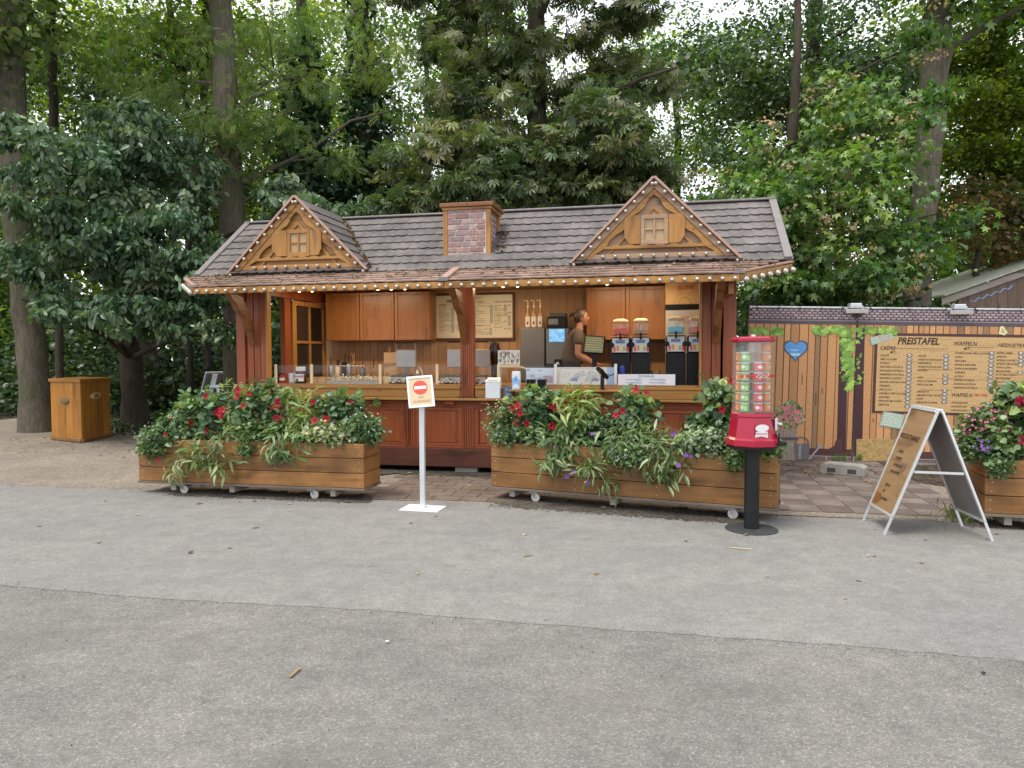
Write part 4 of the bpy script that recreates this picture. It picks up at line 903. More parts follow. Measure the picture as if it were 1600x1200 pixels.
m_, nt_, b_ = newmat('blue_screen'); b_.inputs['Base Color'].default_value = (.02, .05, .09, 1); nzz = noise(nt_, coords(nt_, (1, 1, 1)), 18, 4); nt_.links.new(ramp(nt_, nzz, [(.35, (.09, .25, .45)), (.65, (.25, .52, .75))]), b_.inputs['Emission Color']); b_.inputs['Emission Strength'].default_value = .8; M['screen'] = m_
sx0, sx1, sz0, sz1 = kbox(858, 514, 882, 534, 1.26); cu_ = (x0+x1)/2
MB().box(sx0-cu_, sx1-cu_, -.222, -.216, sz0-zb, sz1-zb).build('screen', 'screen', t); MB().box(-.05, .05, -.27, -.215, H*.3, H*.42).build('spout', 'black', t, bevel=.008); MB().box(-h+.03, h-.03, -.3, -.2, .0, .06).build('drip_tray', 'steel_dark', t); MB().box(-.02, .02, -.276, -.271, H*.33, H*.37).build('badge', 'white', t)
x0, x1, z0, z1 = kbox(854, 489, 883, 511, 1.3); t = kt('bean_hopper', 'black bean hopper box on top of the coffee machine', 'hopper', (x0+x1)/2, 1.48, zb+H); h = (x1-x0)/2; hh = z1-(zb+H)
MB().box(-h, h, -.14, .12, 0, hh*.75).build('bin', 'black', t, bevel=.006); MB().box(-h*.7, h*1.0, -.15, .13, hh*.75, hh).build('lid', 'darkgrey', t, bevel=.006); MB().box(-h+.02, h*.2, -.145, -.141, hh*.2, hh*.6).build('window', 'steel_dark', t)
M['amber'] = plain('syrup_glass', (.34, .18, .07), .12)
for k, px in enumerate((824.5, 834, 844)):
    u = kv(px, 505, 1.4)[0]; t = kt('syrup_bottle', ['syrup bottle with pump, left of the three on the grey cabinet', 'syrup bottle with pump, middle of the three on the grey cabinet', 'syrup bottle with pump, right of the three on the grey cabinet'][k], 'bottle', u, 1.42, cabtop, 'syrup bottles on the grey cabinet')
    MB().lathe([(.03, 0), (.037, .006), (.037, .19), (.03, .22), (.014, .26), (.014, .30)], 14).build('bottle_body', 'amber', t, True); MB().lathe([(.0378, .02), (.0378, .17)], 14).build('label_band', 'cloth', t, True)
    MB().add([(-.014, -.039, .05), (.014, -.039, .05), (.008, -.039, .10), (-.008, -.039, .10)], [(0, 1, 2, 3)]).build('label_mark', 'dark_red', t)
    MB().lathe([(.016, .30), (.016, .325), (.006, .33), (.006, .40)], 10).build('pump', 'cream', t, True); MB().tube([(.005, 0, .40), (-.05, -.01, .405), (-.055, -.01, .395)], .006, 6).build('nozzle', 'cream', t)
# till monitor
x0, x1, z0, z1 = kbox(912, 524, 945, 553, .62); t = kt('till_monitor', 'black till monitor with a green-grey screen on a stand', 'monitor', (x0+x1)/2, .62, ZC); h = (x1-x0)/2; zc_ = (z0+z1)/2-ZC; hv = (z1-z0)/2
mt = Matrix.Translation((0, 0, zc_)) @ Matrix.Rotation(R(-12), 4, 'X') @ Matrix.Rotation(R(4), 4, 'Y')
MB().box(-h, h, -.012, .03, -hv, hv).xform(mt).build('casing', 'black', t, bevel=.01); MB().box(-h+.018, h-.018, -.0145, -.0122, -hv+.018, hv-.018).xform(mt).build('screen', plain('till_screen', (.12, .12, .055), .2, emit=.35), t)
g = MB()
for k in range(6): g.box(-h+.03, h-.05+.03*(k % 2), -.0152, -.0147, hv-.045-k*.03, hv-.036-k*.03)
g.xform(mt).build('screen_text', plain('till_text', (.3, .28, .16), .4, emit=.2), t)
MB().box(-.03, .03, .0, .05, .02, zc_).build('stand', 'black', t, bevel=.006); MB().box(-.1, .1, -.06, .1, 0, .02).build('foot', 'black', t, bevel=.006)
# slush machines
liq = {'red': plain('red_slush', (.80, .045, .02), .35), 'orange': plain('amber_slush', (.42, .20, .06), .3), 'blue': plain('blue_slush', (.07, .50, .66), .35), 'pink': plain('coral_slush', (.82, .13, .07), .35)}
def slush(px0, px1, ytop, label, lq, fill, v=.42):
    u0, u1 = kv(px0, 560, v)[0], kv(px1, 560, v)[0]; u = (u0+u1)/2; zt = kv((px0+px1)/2, ytop, v)[1]
    t = kt('slush_machine', label, 'slush machine', u, v+.12, ZC-.03, 'slush machines on the right of the counter'); s = (zt-ZC+.03)/.86; h = (u1-u0)/2
    mb = MB().box(-h, h, -.10, .2, 0, .43*s); mb.build('body', 'black', t, bevel=.012)
    gr = MB()
    for k in range(9): gr.box(-h*.7, h*.7, -.104, -.10, (.06+k*.034)*s, (.075+k*.034)*s)
    gr.build('grille', 'blackmetal', t)
    MB().box(-h*.98, h*.98, -.125, .18, .43*s, .64*s).build('front_panel', 'black', t, bevel=.02)
    lab = MB(); lab.box(-h*.86, h*.86, -.128, -.1255, .44*s, .625*s, 0, (.62, .68, .74))
    for k, cc in enumerate([(.75, .12, .06), (.70, .30, .08), (.80, .68, .3), (.3, .5, .15), (.7, .05, .05)]):
        x = -h*.75+k*h*.34; lab.box(x, x+h*.26, -.1292-.0003*k, -.128, (.45+.01*(k % 2))*s, (.51+.015*((k*7) % 3))*s, 0, cc)
    lab.box(-h*.5, h*.45, -.1295, -.128, .555*s, .595*s, 0, (.16, .22, .42)); lab.box(-h*.3, h*.5, -.1296, -.128, .598*s, .615*s, 0, (.85, .75, .5))
    lab.build('picture_label', 'flat', t)
    for sx in (-1, 1): MB().lathe([(.0001, 0), (.034, 0), (.034, .02), (.0001, .02)], 12).xform(Matrix.Translation((sx*h*.92, -.125, .535*s)) @ Matrix.Rotation(R(90), 4, 'X')).build('side_notch', 'black', t)
    MB().box(-h*.8, h*.8, -.16, .16, .66*s, .835*s).build('tank', 'acryl', t, bevel=.015)
    MB().box(-h*.76, h*.76, -.15, .15, .665*s, (.665+.16*fill)*s).build('slush', liq[lq], t, bevel=.01)
    MB().lathe([(.02, 0), (.02, .1)], 10).xform(Matrix.Translation((0, .0, .7*s))).build('auger', 'white', t)
    ld = MB().lathe([(h*1.12, .83*s), (h*1.12, .845*s), (h*.98, .862*s), (h*.5, .878*s), (.0001, .88*s)], 4, ph=R(45), sy=1.05); ld.build('lid', 'cream', t, bevel=.012)
    MB().box(-.012, .012, -.20, -.13, .60*s, .66*s).build('tap', 'black', t, bevel=.004); MB().box(-.01, .01, -.215, -.195, .62*s, .69*s).build('tap_lever', 'black', t)
    MB().box(-h*.85, h*.85, -.26, -.10, 0, .05*s).build('drip_tray', 'blackmetal', t, bevel=.006)
    return t
slush(954.5, 984.5, 500, 'slush machine with red slush, left of the pair by the till', 'red', .55); slush(986.5, 1016, 499, 'slush machine with amber slush, right beside the red one', 'orange', .35)
slush(1040.5, 1071.5, 496, 'slush machine with blue slush left of the right hand post', 'blue', .5, .30); slush(1074, 1105, 496, 'slush machine with coral slush half hidden by the right hand post', 'pink', .5, .30)
x0, x1, z0, z1 = kbox(1040, 475, 1102, 600, 1.1); t = kt('steel_cooler', 'tall pale steel cooler with a black top behind the blue slush machine', 'cooler', (x0+x1)/2, 1.45, .42); h = (x1-x0)/2; H = z1-.42
MB().box(-h, h, -.3, .3, .03, H-.07).build('case', plain('pale_steel', (.45, .42, .38), .4, .3), t, bevel=.006); MB().box(-h-.005, h+.005, -.32, .3, H-.07, H).build('top', 'black', t, bevel=.006); MB().box(-h*.4, h*.5, -.305, -.3, H-.26, H-.16).build('badge', plain('badge', (.36, .27, .24), .5), t); MB().box(-h+.02, h-.02, -.28, .28, 0, .03).build('plinth', 'black', t)
x0, x1, z0b, z1b = kbox(1040, 440, 1102, 475, 1.1); t = kt('cone_carton', 'pale brown carton with red lettering on top of the steel cooler', 'carton', (x0+x1)/2, 1.40, .42+H); hb = z1b-(.42+H)
MB().box(-h, h, -.22, .2, 0, hb).build('carton', plain('carton', (.52, .34, .16), .7, var=.12), t, bevel=.004)
text('BONI', .085, t, frame((-.10, -.222, hb*.62), (1, 0, .12), (0, 0, 1)), 'inkred', .2)
dk = MB()
for r_, c in ((.11, (.62, .40, .16)), (.085, (.40, .22, .08)), (.07, (.58, .38, .18))): dk.add([(r_*math.cos(math.pi*k/12)+.0, -.2235-(.11-r_)*.05, r_*math.sin(math.pi*k/12)+.02) for k in range(13)], [list(range(13))], 0, c)
dk.build('carton_print', 'flat', t)
t = kt('cup_holder', 'brown paper cup stack between the slush machine pairs', 'cups', kv(1024, 590, .6)[0], .6, ZC-.03); MB().lathe([(.04, 0), (.055, .16), (.05, .16), (.0001, .15)], 14).build('cup', 'board_tan', t, True); MB().lathe([(.05, .05), (.062, .2), (.055, .2)], 14).build('cup', 'board_tan', t, True)
u = kv(972, 575, .2)[0]; bottle('water_bottle', 'bottle with bright blue cap in front of the red slush machine', 'bottle', u, .25, ZC, [(.026, 0), (.032, .006), (.028, .05), (.033, .08), (.028, .11), (.026, .13)], 'cream', [(.03, .13), (.034, .14), (.034, .22), (.02, .235), (.0001, .24)], plain('blue_cap', (.03, .07, .42), .35))
# papers behind the screens
def poster(name, label, px0, py0, px1, py1, v, base, deco, rows=None):
    x0, x1, z0, z1 = kbox(px0, py0, px1, py1, v); t = kt(name, label, 'poster', (x0+x1)/2, v, ZC+.002); h = (x1-x0)/2; hh = z1-ZC
    MB().box(-h, h, 0, .004, 0, hh).build('sheet', plain(name+'_sheet', base, .4, var=.06, scale=3), t); deco(t, h, hh); return t
def d_blue(t, h, hh):
    mb = MB(); mb.add([(h*.2, -.001, .02), (h*.9, -.001, .02), (h*.9, -.001, hh*.5), (h*.2, -.001, hh*.5)], [(0, 1, 2, 3)], 0, (.50, .42, .46))
    for k in range(5): z = .03+k*hh*.09; mb.add([(h*.28, -.0016, z), (h*.8, -.0016, z), (h*.8, -.0016, z+.006), (h*.28, -.0016, z+.006)], [(0, 1, 2, 3)], 0, (.40, .32, .36))
    for k in range(40):
        x, z, s = rnd.uniform(-h*.95, h*.1), rnd.uniform(.02, hh*.95), rnd.uniform(.01, .035); c = rnd.choice([(.75, .8, .86), (.36, .45, .62), (.55, .62, .75), (.8, .82, .85)])
        mb.add([(x-s, -.0006-k*.00001, z-s*.4), (x+s, -.0006-k*.00001, z-s*.3), (x+s*.6, -.0006-k*.00001, z+s*.5), (x-s*.7, -.0006-k*.00001, z+s*.4)], [(0, 1, 2, 3)], 0, c)
    mb.build('print', 'flat', t)
def d_plan(t, h, hh):
    mb = MB()
    for k in range(16):
        x, z = rnd.uniform(-h*.85, h*.6), rnd.uniform(.03, hh*.7); l, a = rnd.uniform(.03, .09), rnd.choice((-.5, .25, .3)); c = rnd.choice([(.48, .44, .45), (.55, .50, .46), (.25, .32, .5)])
        p = [np.array((x, -.001-.0001*k, z)), np.array((x+l, -.001-.0001*k, z+l*a))]; q = np.array((l*.35, 0, l*.55))
        for i_, (a_, b_) in enumerate(((p[0], p[1]), (p[1], p[1]+q), (p[1]+q, p[0]+q), (p[0]+q, p[0]))): mb.bar(a_, b_, .004, .0004, up=(0, 1, 0), c=c)
    for x in (-.35, .5): mb.add([(h*x-.05, -.003, .05), (h*x+.05, -.003, .04), (h*x+.07, -.003, .075), (h*x, -.003, .095)], [(0, 1, 2, 3)], 0, (.30, .36, .5))
    for (a_, b_) in (((-h*.95, 0, .015), (-h*.85, 0, hh*.93)), ((-h*.85, 0, hh*.93), (h*.9, 0, hh*.9))): mb.bar(np.array(a_)-np.array((0, .001, 0)), np.array(b_)-np.array((0, .001, 0)), .01, .0004, up=(0, 1, 0), c=(.62, .55, .46))
    mb.build('print', 'flat', t)
poster('blue_poster', 'pale blue poster behind the counter screen next to the black baskets', 822, 575, 866, 601, .13, (.66, .72, .82), d_blue)
poster('plan_poster', 'white poster with line drawings behind the card terminal', 870, 574, 948, 601, .13, (.82, .78, .72), d_plan)
poster('blue_sheet', 'plain light blue sheet beside the card terminal', 948, 574, 961, 601, .13, (.42, .53, .78), lambda t, h, hh: None)
def d_ice(t, h, hh):
    fr_ = lambda x, z: frame((x*h, -.0015, z*hh), (1, 0, 0), (0, 0, 1))
    text('ZUCKER-EIS', .036, t, fr_(-.28, .72), 'inkblue'); text('0,3 l BECHER\n0,5 l BECHER', .02, t, fr_(-.72, .46), 'inkblue', .2, lines=1.9); text('NACHFÜLLEN\nNACHFÜLLEN', .02, t, fr_(.1, .46), 'inkblue', .2, lines=1.9)
    mb = MB()
    for x in (-.28, .56):
        for z in (.5, .22):
            for rr, c, y in ((1, (.18, .27, .45), -.001), (.8, (.72, .74, .78), -.0014), (.4, (.3, .4, .6), -.0018)): mb.add([(x*h+.042*rr*math.cos(k*math.pi/6), y, z*hh+.016*rr*math.sin(k*math.pi/6)) for k in range(12)], [list(range(12))], 0, c)
    mb.build('price_print', 'flat', t)
poster('ice_price_sign', 'white ice price sign with blue print at the right end of the counter', 965.5, 585, 1055, 602, .05, (.80, .78, .80), d_ice)
# on the ledges in front
t = kt('napkin_box', 'white napkin dispenser box on the counter ledge', 'napkin box', kv(771, 610, -.1)[0], -.09, .979); MB().box(-.095, .095, -.055, .055, 0, .205).build('case', 'whitepaint', t, bevel=.006); MB().prism([(-.1, -.06, .205), (.1, -.06, .205), (.08, .055, .25), (-.08, .055, .25)], (0, .002, .012)).build('lid', 'whitepaint', t); MB().box(-.06, .06, -.045, .03, .2, .235).build('napkins', 'cloth', t)
t = kt('blue_cup', 'grey-blue plastic cup beside the napkin box', 'cup', kv(795, 615, -.1)[0], -.10, .979); MB().lathe([(.052, 0), (.06, .006), (.068, .15), (.06, .15), (.052, .02), (.0001, .02)], 18).build('cup', plain('slate_blue', (.10, .16, .25), .55), t, True)
t = kt('milk_carton', 'white and blue milk carton on the serving shelf', 'carton', kv(807, 592, -.12)[0], -.13, 1.101); b = MB().box(-.05, .05, -.04, .04, 0, .19, 0, (.78, .80, .82)); b.prism([(-.05, -.04, .19), (-.05, .04, .19), (-.05, .0, .225)], (.1, 0, 0), 0, (.7, .73, .76)); b.build('carton', 'flat', t, bevel=.003)
b = MB(); b.add([(-.049, -.0405, .01), (.049, -.0405, .01), (.049, -.0405, .12), (-.049, -.0405, .14)], [(0, 1, 2, 3)], 0, (.30, .52, .80)); b.add([(-.03, -.041, .09), (.03, -.041, .10), (.02, -.041, .16), (-.02, -.041, .15)], [(0, 1, 2, 3)], 0, (.15, .40, .72)); b.add([(-.045, -.0415, .02), (.045, -.0415, .015), (.02, -.0415, .06), (-.01, -.0415, .07)], [(0, 1, 2, 3)], 0, (.72, .80, .88)); b.build('print', 'flat', t)
for k, px in enumerate((830, 847)):
    t = kt('wicker_basket', ['black woven basket on the serving shelf, beside the milk carton', 'black woven basket on the serving shelf, nearer the card terminal'][k], 'basket', kv(px, 600, -.14)[0], -.15, 1.101, 'black baskets on the serving shelf')
    MB().lathe([(.052, 0), (.056, .005), (.068, .115), (.062, .115), (.052, .01), (.0001, .01)], 4, ph=R(45), sx=1.1).build('basket', 'blackmetal', t)
    for zz in (.03, .06, .09, .114): MB().lathe([(.058+zz*.1, zz-.006), (.064+zz*.1, zz), (.058+zz*.1, zz+.006)], 4, ph=R(45), sx=1.1).build('weave', 'black', t)
t = kt('card_terminal', 'black card terminal tilted on a short stand', 'card terminal', kv(941, 600, -.2)[0], -.19, 1.101); MB().box(-.035, .035, -.02, .03, 0, .01).build('foot', 'black', t); MB().tube([(0, 0, .01), (0, 0, .13), (0, .01, .17)], .024, 10).build('stand', 'black', t, True)
mt = Matrix.Translation((.0, -.01, .20)) @ Matrix.Rotation(R(-28), 4, 'Z') @ Matrix.Rotation(R(-32), 4, 'X') @ Matrix.Rotation(R(24), 4, 'Y')
MB().box(-.045, .045, -.1, .1, -.02, .025).xform(mt).build('terminal', 'black', t, bevel=.01); MB().box(-.036, .036, .0, .09, .026, .028).xform(mt).build('screen', 'cream', t); kp = MB()
for i in range(3):
    for j in range(4): kp.box(-.033+i*.023, -.015+i*.023, -.09+j*.02, -.076+j*.02, .0255, .03)
kp.xform(mt).build('keys', 'darkgrey', t); MB().tube([(.03, .05, .19), (.1, .07, .17), (.14, .08, .19)], .006, 6).build('cable', 'black', t)
# ------------------------------------------------------------------ the woman behind the counter
def skin_mesh(name, J, E, rad, mat, parent, sub=2):
    names_ = list(J); me = bpy.data.meshes.new(name); me.from_pydata([J[n_] for n_ in names_], [(names_.index(a), names_.index(b)) for a, b in E], [])
    o = bpy.data.objects.new(name, me); COL.objects.link(o); o.parent = parent; o.modifiers.new('skin', 'SKIN'); s = o.modifiers.new('sub', 'SUBSURF'); s.levels = s.render_levels = sub
    lay = me.skin_vertices[0] if len(me.skin_vertices) else None
    if lay is None: 
        bm = bmesh.new(); bm.from_mesh(me); bm.verts.layers.skin.verify(); bm.to_mesh(me); bm.free(); lay = me.skin_vertices[0]
    for i, n_ in enumerate(names_):
        r_ = rad[n_]; lay.data[i].radius = r_ if isinstance(r_, tuple) else (r_, r_); lay.data[i].use_root = (i == 0)
    me.materials.append(M[mat]); 
    dg = bpy.context.evaluated_depsgraph_get(); ev = o.evaluated_get(dg); m2 = bpy.data.meshes.new_from_object(ev); o.modifiers.clear(); o.data = m2
    m2.materials.clear(); m2.materials.append(M[mat]); m2.polygons.foreach_set('use_smooth', [True]*len(m2.polygons)); return o
uw, zt = kv(897, 482, .98); zf = .42
wm = kt('person', 'woman with tied-back brown hair and brown T-shirt working behind the counter', 'person', uw, .98, zf, rz=R(14))
sc_w = (zt-zf)/1.74            # local: faces +x, y to her left, height 1.74
mS = Matrix.Scale(sc_w, 4)
J = {'pelvis': (-.03, 0, .98), 'waist': (-.02, 0, 1.10), 'chest': (.03, 0, 1.28), 'neckb': (.05, 0, 1.42), 'neck': (.075, 0, 1.50), 'head': (.09, 0, 1.58),
     'shR': (.035, -.165, 1.375), 'elR': (.02, -.235, 1.10), 'wrR': (.23, -.20, .965), 'haR': (.30, -.185, .935), 'shL': (.035, .165, 1.375), 'elL': (.09, .235, 1.11), 'wrL': (.30, .15, .99), 'haL': (.37, .13, .965),
     'hipR': (-.03, -.09, .90), 'knR': (.01, -.10, .50), 'anR': (-.02, -.10, .08), 'toR': (.14, -.11, .035), 'hipL': (-.03, .09, .90), 'knL': (.02, .10, .50), 'anL': (-.01, .10, .08), 'toL': (.15, .11, .035)}
E = [('pelvis', 'waist'), ('waist', 'chest'), ('chest', 'neckb'), ('neckb', 'neck'), ('neck', 'head'), ('neckb', 'shR'), ('shR', 'elR'), ('elR', 'wrR'), ('wrR', 'haR'), ('neckb', 'shL'), ('shL', 'elL'), ('elL', 'wrL'), ('wrL', 'haL'),
     ('pelvis', 'hipR'), ('hipR', 'knR'), ('knR', 'anR'), ('anR', 'toR'), ('pelvis', 'hipL'), ('hipL', 'knL'), ('knL', 'anL'), ('anL', 'toL')]
rad = {'pelvis': (.12, .15), 'waist': (.095, .125), 'chest': (.10, .14), 'neckb': (.07, .085), 'neck': (.048, .048), 'head': (.05, .05), 'shR': .052, 'elR': .04, 'wrR': .027, 'haR': (.02, .038), 'shL': .052, 'elL': .04, 'wrL': .027, 'haL': (.02, .038),
       'hipR': .085, 'knR': .058, 'anR': .04, 'toR': (.03, .04), 'hipL': .085, 'knL': .058, 'anL': .04, 'toL': (.03, .04)}
body = bpy.data.objects.new('body', bpy.data.meshes.new('body')); COL.objects.link(body); body.parent = wm; body.matrix_basis = mS
fm_ = MB()
for s, hx in (('R', J['haR']), ('L', J['haL'])):
    for k in range(4): y = hx[1]-.028+k*.018; l = (.052, .062, .066, .056)[k]; fm_.tube([(hx[0]-.015, y, hx[2]), (hx[0]+l*.6, y, hx[2]-.004), (hx[0]+l, y, hx[2]-.022)], [.0095, .0088, .0072], 7)
    sg = 1 if s == 'R' else -1; fm_.tube([(hx[0]-.035, hx[1]+sg*.015, hx[2]), (hx[0]+.0, hx[1]+sg*.05, hx[2]-.008), (hx[0]+.03, hx[1]+sg*.055, hx[2]-.015)], [.012, .010, .008], 7)
HC = np.array((.10, 0, 1.615))
def head_pt(th, ph, k=1.):      # ph from the crown downwards, th round the head with 0 at the face
    z = math.cos(ph); r = math.sin(ph); x, y = r*math.cos(th), r*math.sin(th); jaw = max(0, -z)
    px, py, pz = x*(.098-.018*jaw)+(.012*jaw if x > 0 else -.0), y*(.076-.026*jaw), z*.118
    if x > .75 and abs(z) < .25: px -= .004
    return HC+k*np.array((px, py, pz))
hd = MB(); na, nb_ = 28, 18
for j in range(nb_+1):
    for i in range(na): hd.v.append(tuple(head_pt(2*math.pi*i/na, math.pi*max(.02, min(.98, j/nb_)))))
for j in range(nb_):
    for i in range(na): hd.f.append([j*na+i, j*na+(i+1) % na, (j+1)*na+(i+1) % na, (j+1)*na+i]); hd.m.append(0); hd.c.append((.5,)*3)
hd.f += [list(range(na))[::-1], list(range(nb_*na, (nb_+1)*na))]; hd.m += [0, 0]; hd.c += [(.5,)*3]*2
hd.tube([(.065, 0, 1.44), (.075, 0, 1.50), (.085, 0, 1.56)], [.062, .052, .052], 12)
hd.prism([(.188, -.010, 1.635), (.188, .010, 1.635), (.192, .017, 1.588), (.192, -.017, 1.588)], (.022, 0, -.010)); hd.tube([(.176, -.022, 1.555), (.186, 0, 1.556), (.176, .022, 1.555)], .009, 6); hd.tube([(.150, -.018, 1.522), (.158, 0, 1.520), (.150, .018, 1.522)], .02, 6); hd.tube([(.162, -.01, 1.545), (.166, .01, 1.545)], .022, 6)
for s in (-1, 1): hd.lathe([(.004, -.008), (.026, 0), (.004, .008)], 10, sx=.7, sy=1.1).v[-30:]; hd.v[-30:] = [tuple(Matrix.Translation((.088, s*.074, 1.60)) @ Matrix.Rotation(R(90), 4, 'X') @ Vector(q)) for q in hd.v[-30:]]
V_ = {k: np.array(v) for k, v in J.items()}
for s, S_ in ((-1, 'R'), (1, 'L')):
    hd.tube([(-.03, s*.05, .90), (-.02, s*.04, 1.10), (.03, s*.055, 1.28), (.04, s*.05, 1.38)], [.08, .065, .068, .05], 14)
    hd.tube([V_['neckb']+np.array((-.01, s*.03, -.01)), V_['sh'+S_]], [.05, .052], 10); hd.tube([V_['sh'+S_], (V_['sh'+S_]+V_['el'+S_])/2, V_['el'+S_]], [.052, .047, .04], 12); hd.tube([V_['el'+S_], V_['el'+S_]*.6+V_['wr'+S_]*.4, V_['wr'+S_]], [.04, .041, .027], 12)
    w_, h_ = V_['wr'+S_], V_['ha'+S_]
    for dy in (-.018, 0, .018): hd.tube([w_+np.array((-.01, dy*.6, 0)), h_+np.array((.0, dy*1.4, 0))], [.02, .016], 8)
    hd.tube([V_['hip'+S_]+np.array((0, 0, .05)), V_['kn'+S_], V_['an'+S_]], [.070, .050, .038], 12); hd.tube([V_['an'+S_]+np.array((-.04, 0, -.035)), V_['to'+S_]], [.04, .032], 10)
    hd.lathe([(.0001, -.05), (.05, 0), (.0001, .05)], 10, tuple(V_['sh'+S_])); hd.lathe([(.0001, -.041), (.041, 0), (.0001, .041)], 10, tuple(V_['el'+S_]))
bm = bmesh.new()
for extra in (fm_.mesh('tmp', 'skin'), hd.mesh('tmp', 'skin')): bm.from_mesh(extra)
bm.to_mesh(body.data); bm.free(); rm = body.modifiers.new('remesh', 'REMESH'); rm.mode = 'VOXEL'; rm.voxel_size = .0065; smo = body.modifiers.new('smooth', 'SMOOTH'); smo.iterations = 2; smo.factor = .5
dg = bpy.context.evaluated_depsgraph_get(); m2 = bpy.data.meshes.new_from_object(body.evaluated_get(dg)); body.modifiers.clear(); body.data = m2; m2.materials.clear(); m2.materials.append(M['skin']); m2.polygons.foreach_set('use_smooth', [True]*len(m2.polygons))
for s in (-1, 1):
    MB().lathe([(.0001, -.009), (.009, -.004), (.011, 0), (.009, .004), (.0001, .009)], 10).xform(Matrix.Translation((.180, s*.033, 1.628)) @ Matrix.Rotation(R(90), 4, 'Y')).build('eye', 'black', body, True)
    MB().tube([(.186, s*.015, 1.650), (.185, s*.034, 1.655), (.168, s*.052, 1.648)], .004, 5).build('eyebrow', 'hair', body)
MB().tube([(.184, -.02, 1.556), (.1935, 0, 1.557), (.184, .02, 1.556)], .0035, 6).build('mouth', plain('lips', (.34, .12, .09), .5), body)
sh = {k: J[k] for k in ('pelvis', 'waist', 'chest', 'neckb', 'shR', 'shL')}; sh['slR'] = tuple(np.array(J['shR'])*.42+np.array(J['elR'])*.58); sh['slL'] = tuple(np.array(J['shL'])*.42+np.array(J['elL'])*.58); sh['pelvis'] = (-.03, 0, .93)
skin_mesh('shirt', sh, [('pelvis', 'waist'), ('waist', 'chest'), ('chest', 'neckb'), ('neckb', 'shR'), ('neckb', 'shL'), ('shR', 'slR'), ('shL', 'slL')], {'pelvis': (.15, .178), 'waist': (.125, .155), 'chest': (.125, .165), 'neckb': (.078, .10), 'shR': .074, 'shL': .074, 'slR': .07, 'slL': .07}, 'shirt', wm).matrix_basis = mS
tr = {'pelvis': (-.03, 0, .95), 'belt': (-.026, 0, 1.05), 'hipR': J['hipR'], 'hipL': J['hipL'], 'knR': J['knR'], 'knL': J['knL'], 'anR': (-.02, -.10, .12), 'anL': (-.01, .10, .12)}
skin_mesh('trousers', tr, [('pelvis', 'belt'), ('pelvis', 'hipR'), ('hipR', 'knR'), ('knR', 'anR'), ('pelvis', 'hipL'), ('hipL', 'knL'), ('knL', 'anL')], {'pelvis': (.15, .17), 'belt': (.132, .16), 'hipR': .10, 'hipL': .10, 'knR': .072, 'knL': .072, 'anR': .055, 'anL': .055}, 'trouser', wm).matrix_basis = mS
hb = MB(); na, nb_ = 72, 26; idx = {}
for j in range(nb_+1):
    for i in range(na):
        th, ph = 2*math.pi*i/na, math.pi*max(.01, j/nb_*.74); q = head_pt(th, ph, 1.085+.012*math.sin(i*2.1+3*math.sin(j*.5))+.006*math.sin(i*5.3)); idx[i, j] = len(hb.v); hb.v.append(tuple(q))
def hair_ok(i, j):
    q = np.array(hb.v[idx[i, j]])-HC; return q[0]*.95-q[2]*.62 < .022 and not (q[2] < -.035 and q[0] > -.02)
for j in range(nb_):
    for i in range(na):
        if hair_ok(i, j) and hair_ok((i+1) % na, j+1): hb.f.append([idx[i, j], idx[(i+1) % na, j], idx[(i+1) % na, j+1], idx[i, j+1]]); hb.m.append(0); hb.c.append((.5,)*3)
for k in range(26):
    a_ = rnd.uniform(0, 6.28); r_ = .02*math.sqrt(rnd.random()); oy, oz = r_*math.cos(a_), r_*math.sin(a_); hb.tube([(.01, oy, 1.655+oz), (-.03, oy*.8, 1.662+oz*.8), (-.062, oy*1.2, 1.63+oz), (-.07+rnd.uniform(-.012, .012), oy*1.7, 1.55+oz), (-.055+rnd.uniform(-.02, .02), oy*1.9+rnd.uniform(-.01, .01), 1.45+rnd.uniform(-.04, .02))], [.012, .010, .011, .009, .002], 5)
hb.tube([(-.025, -.02, 1.66), (-.02, 0, 1.684), (-.025, .02, 1.66), (-.02, 0, 1.636), (-.025, -.02, 1.66)], .008, 6)
o = hb.build('hair', 'hair', wm, True); o.matrix_basis = mS
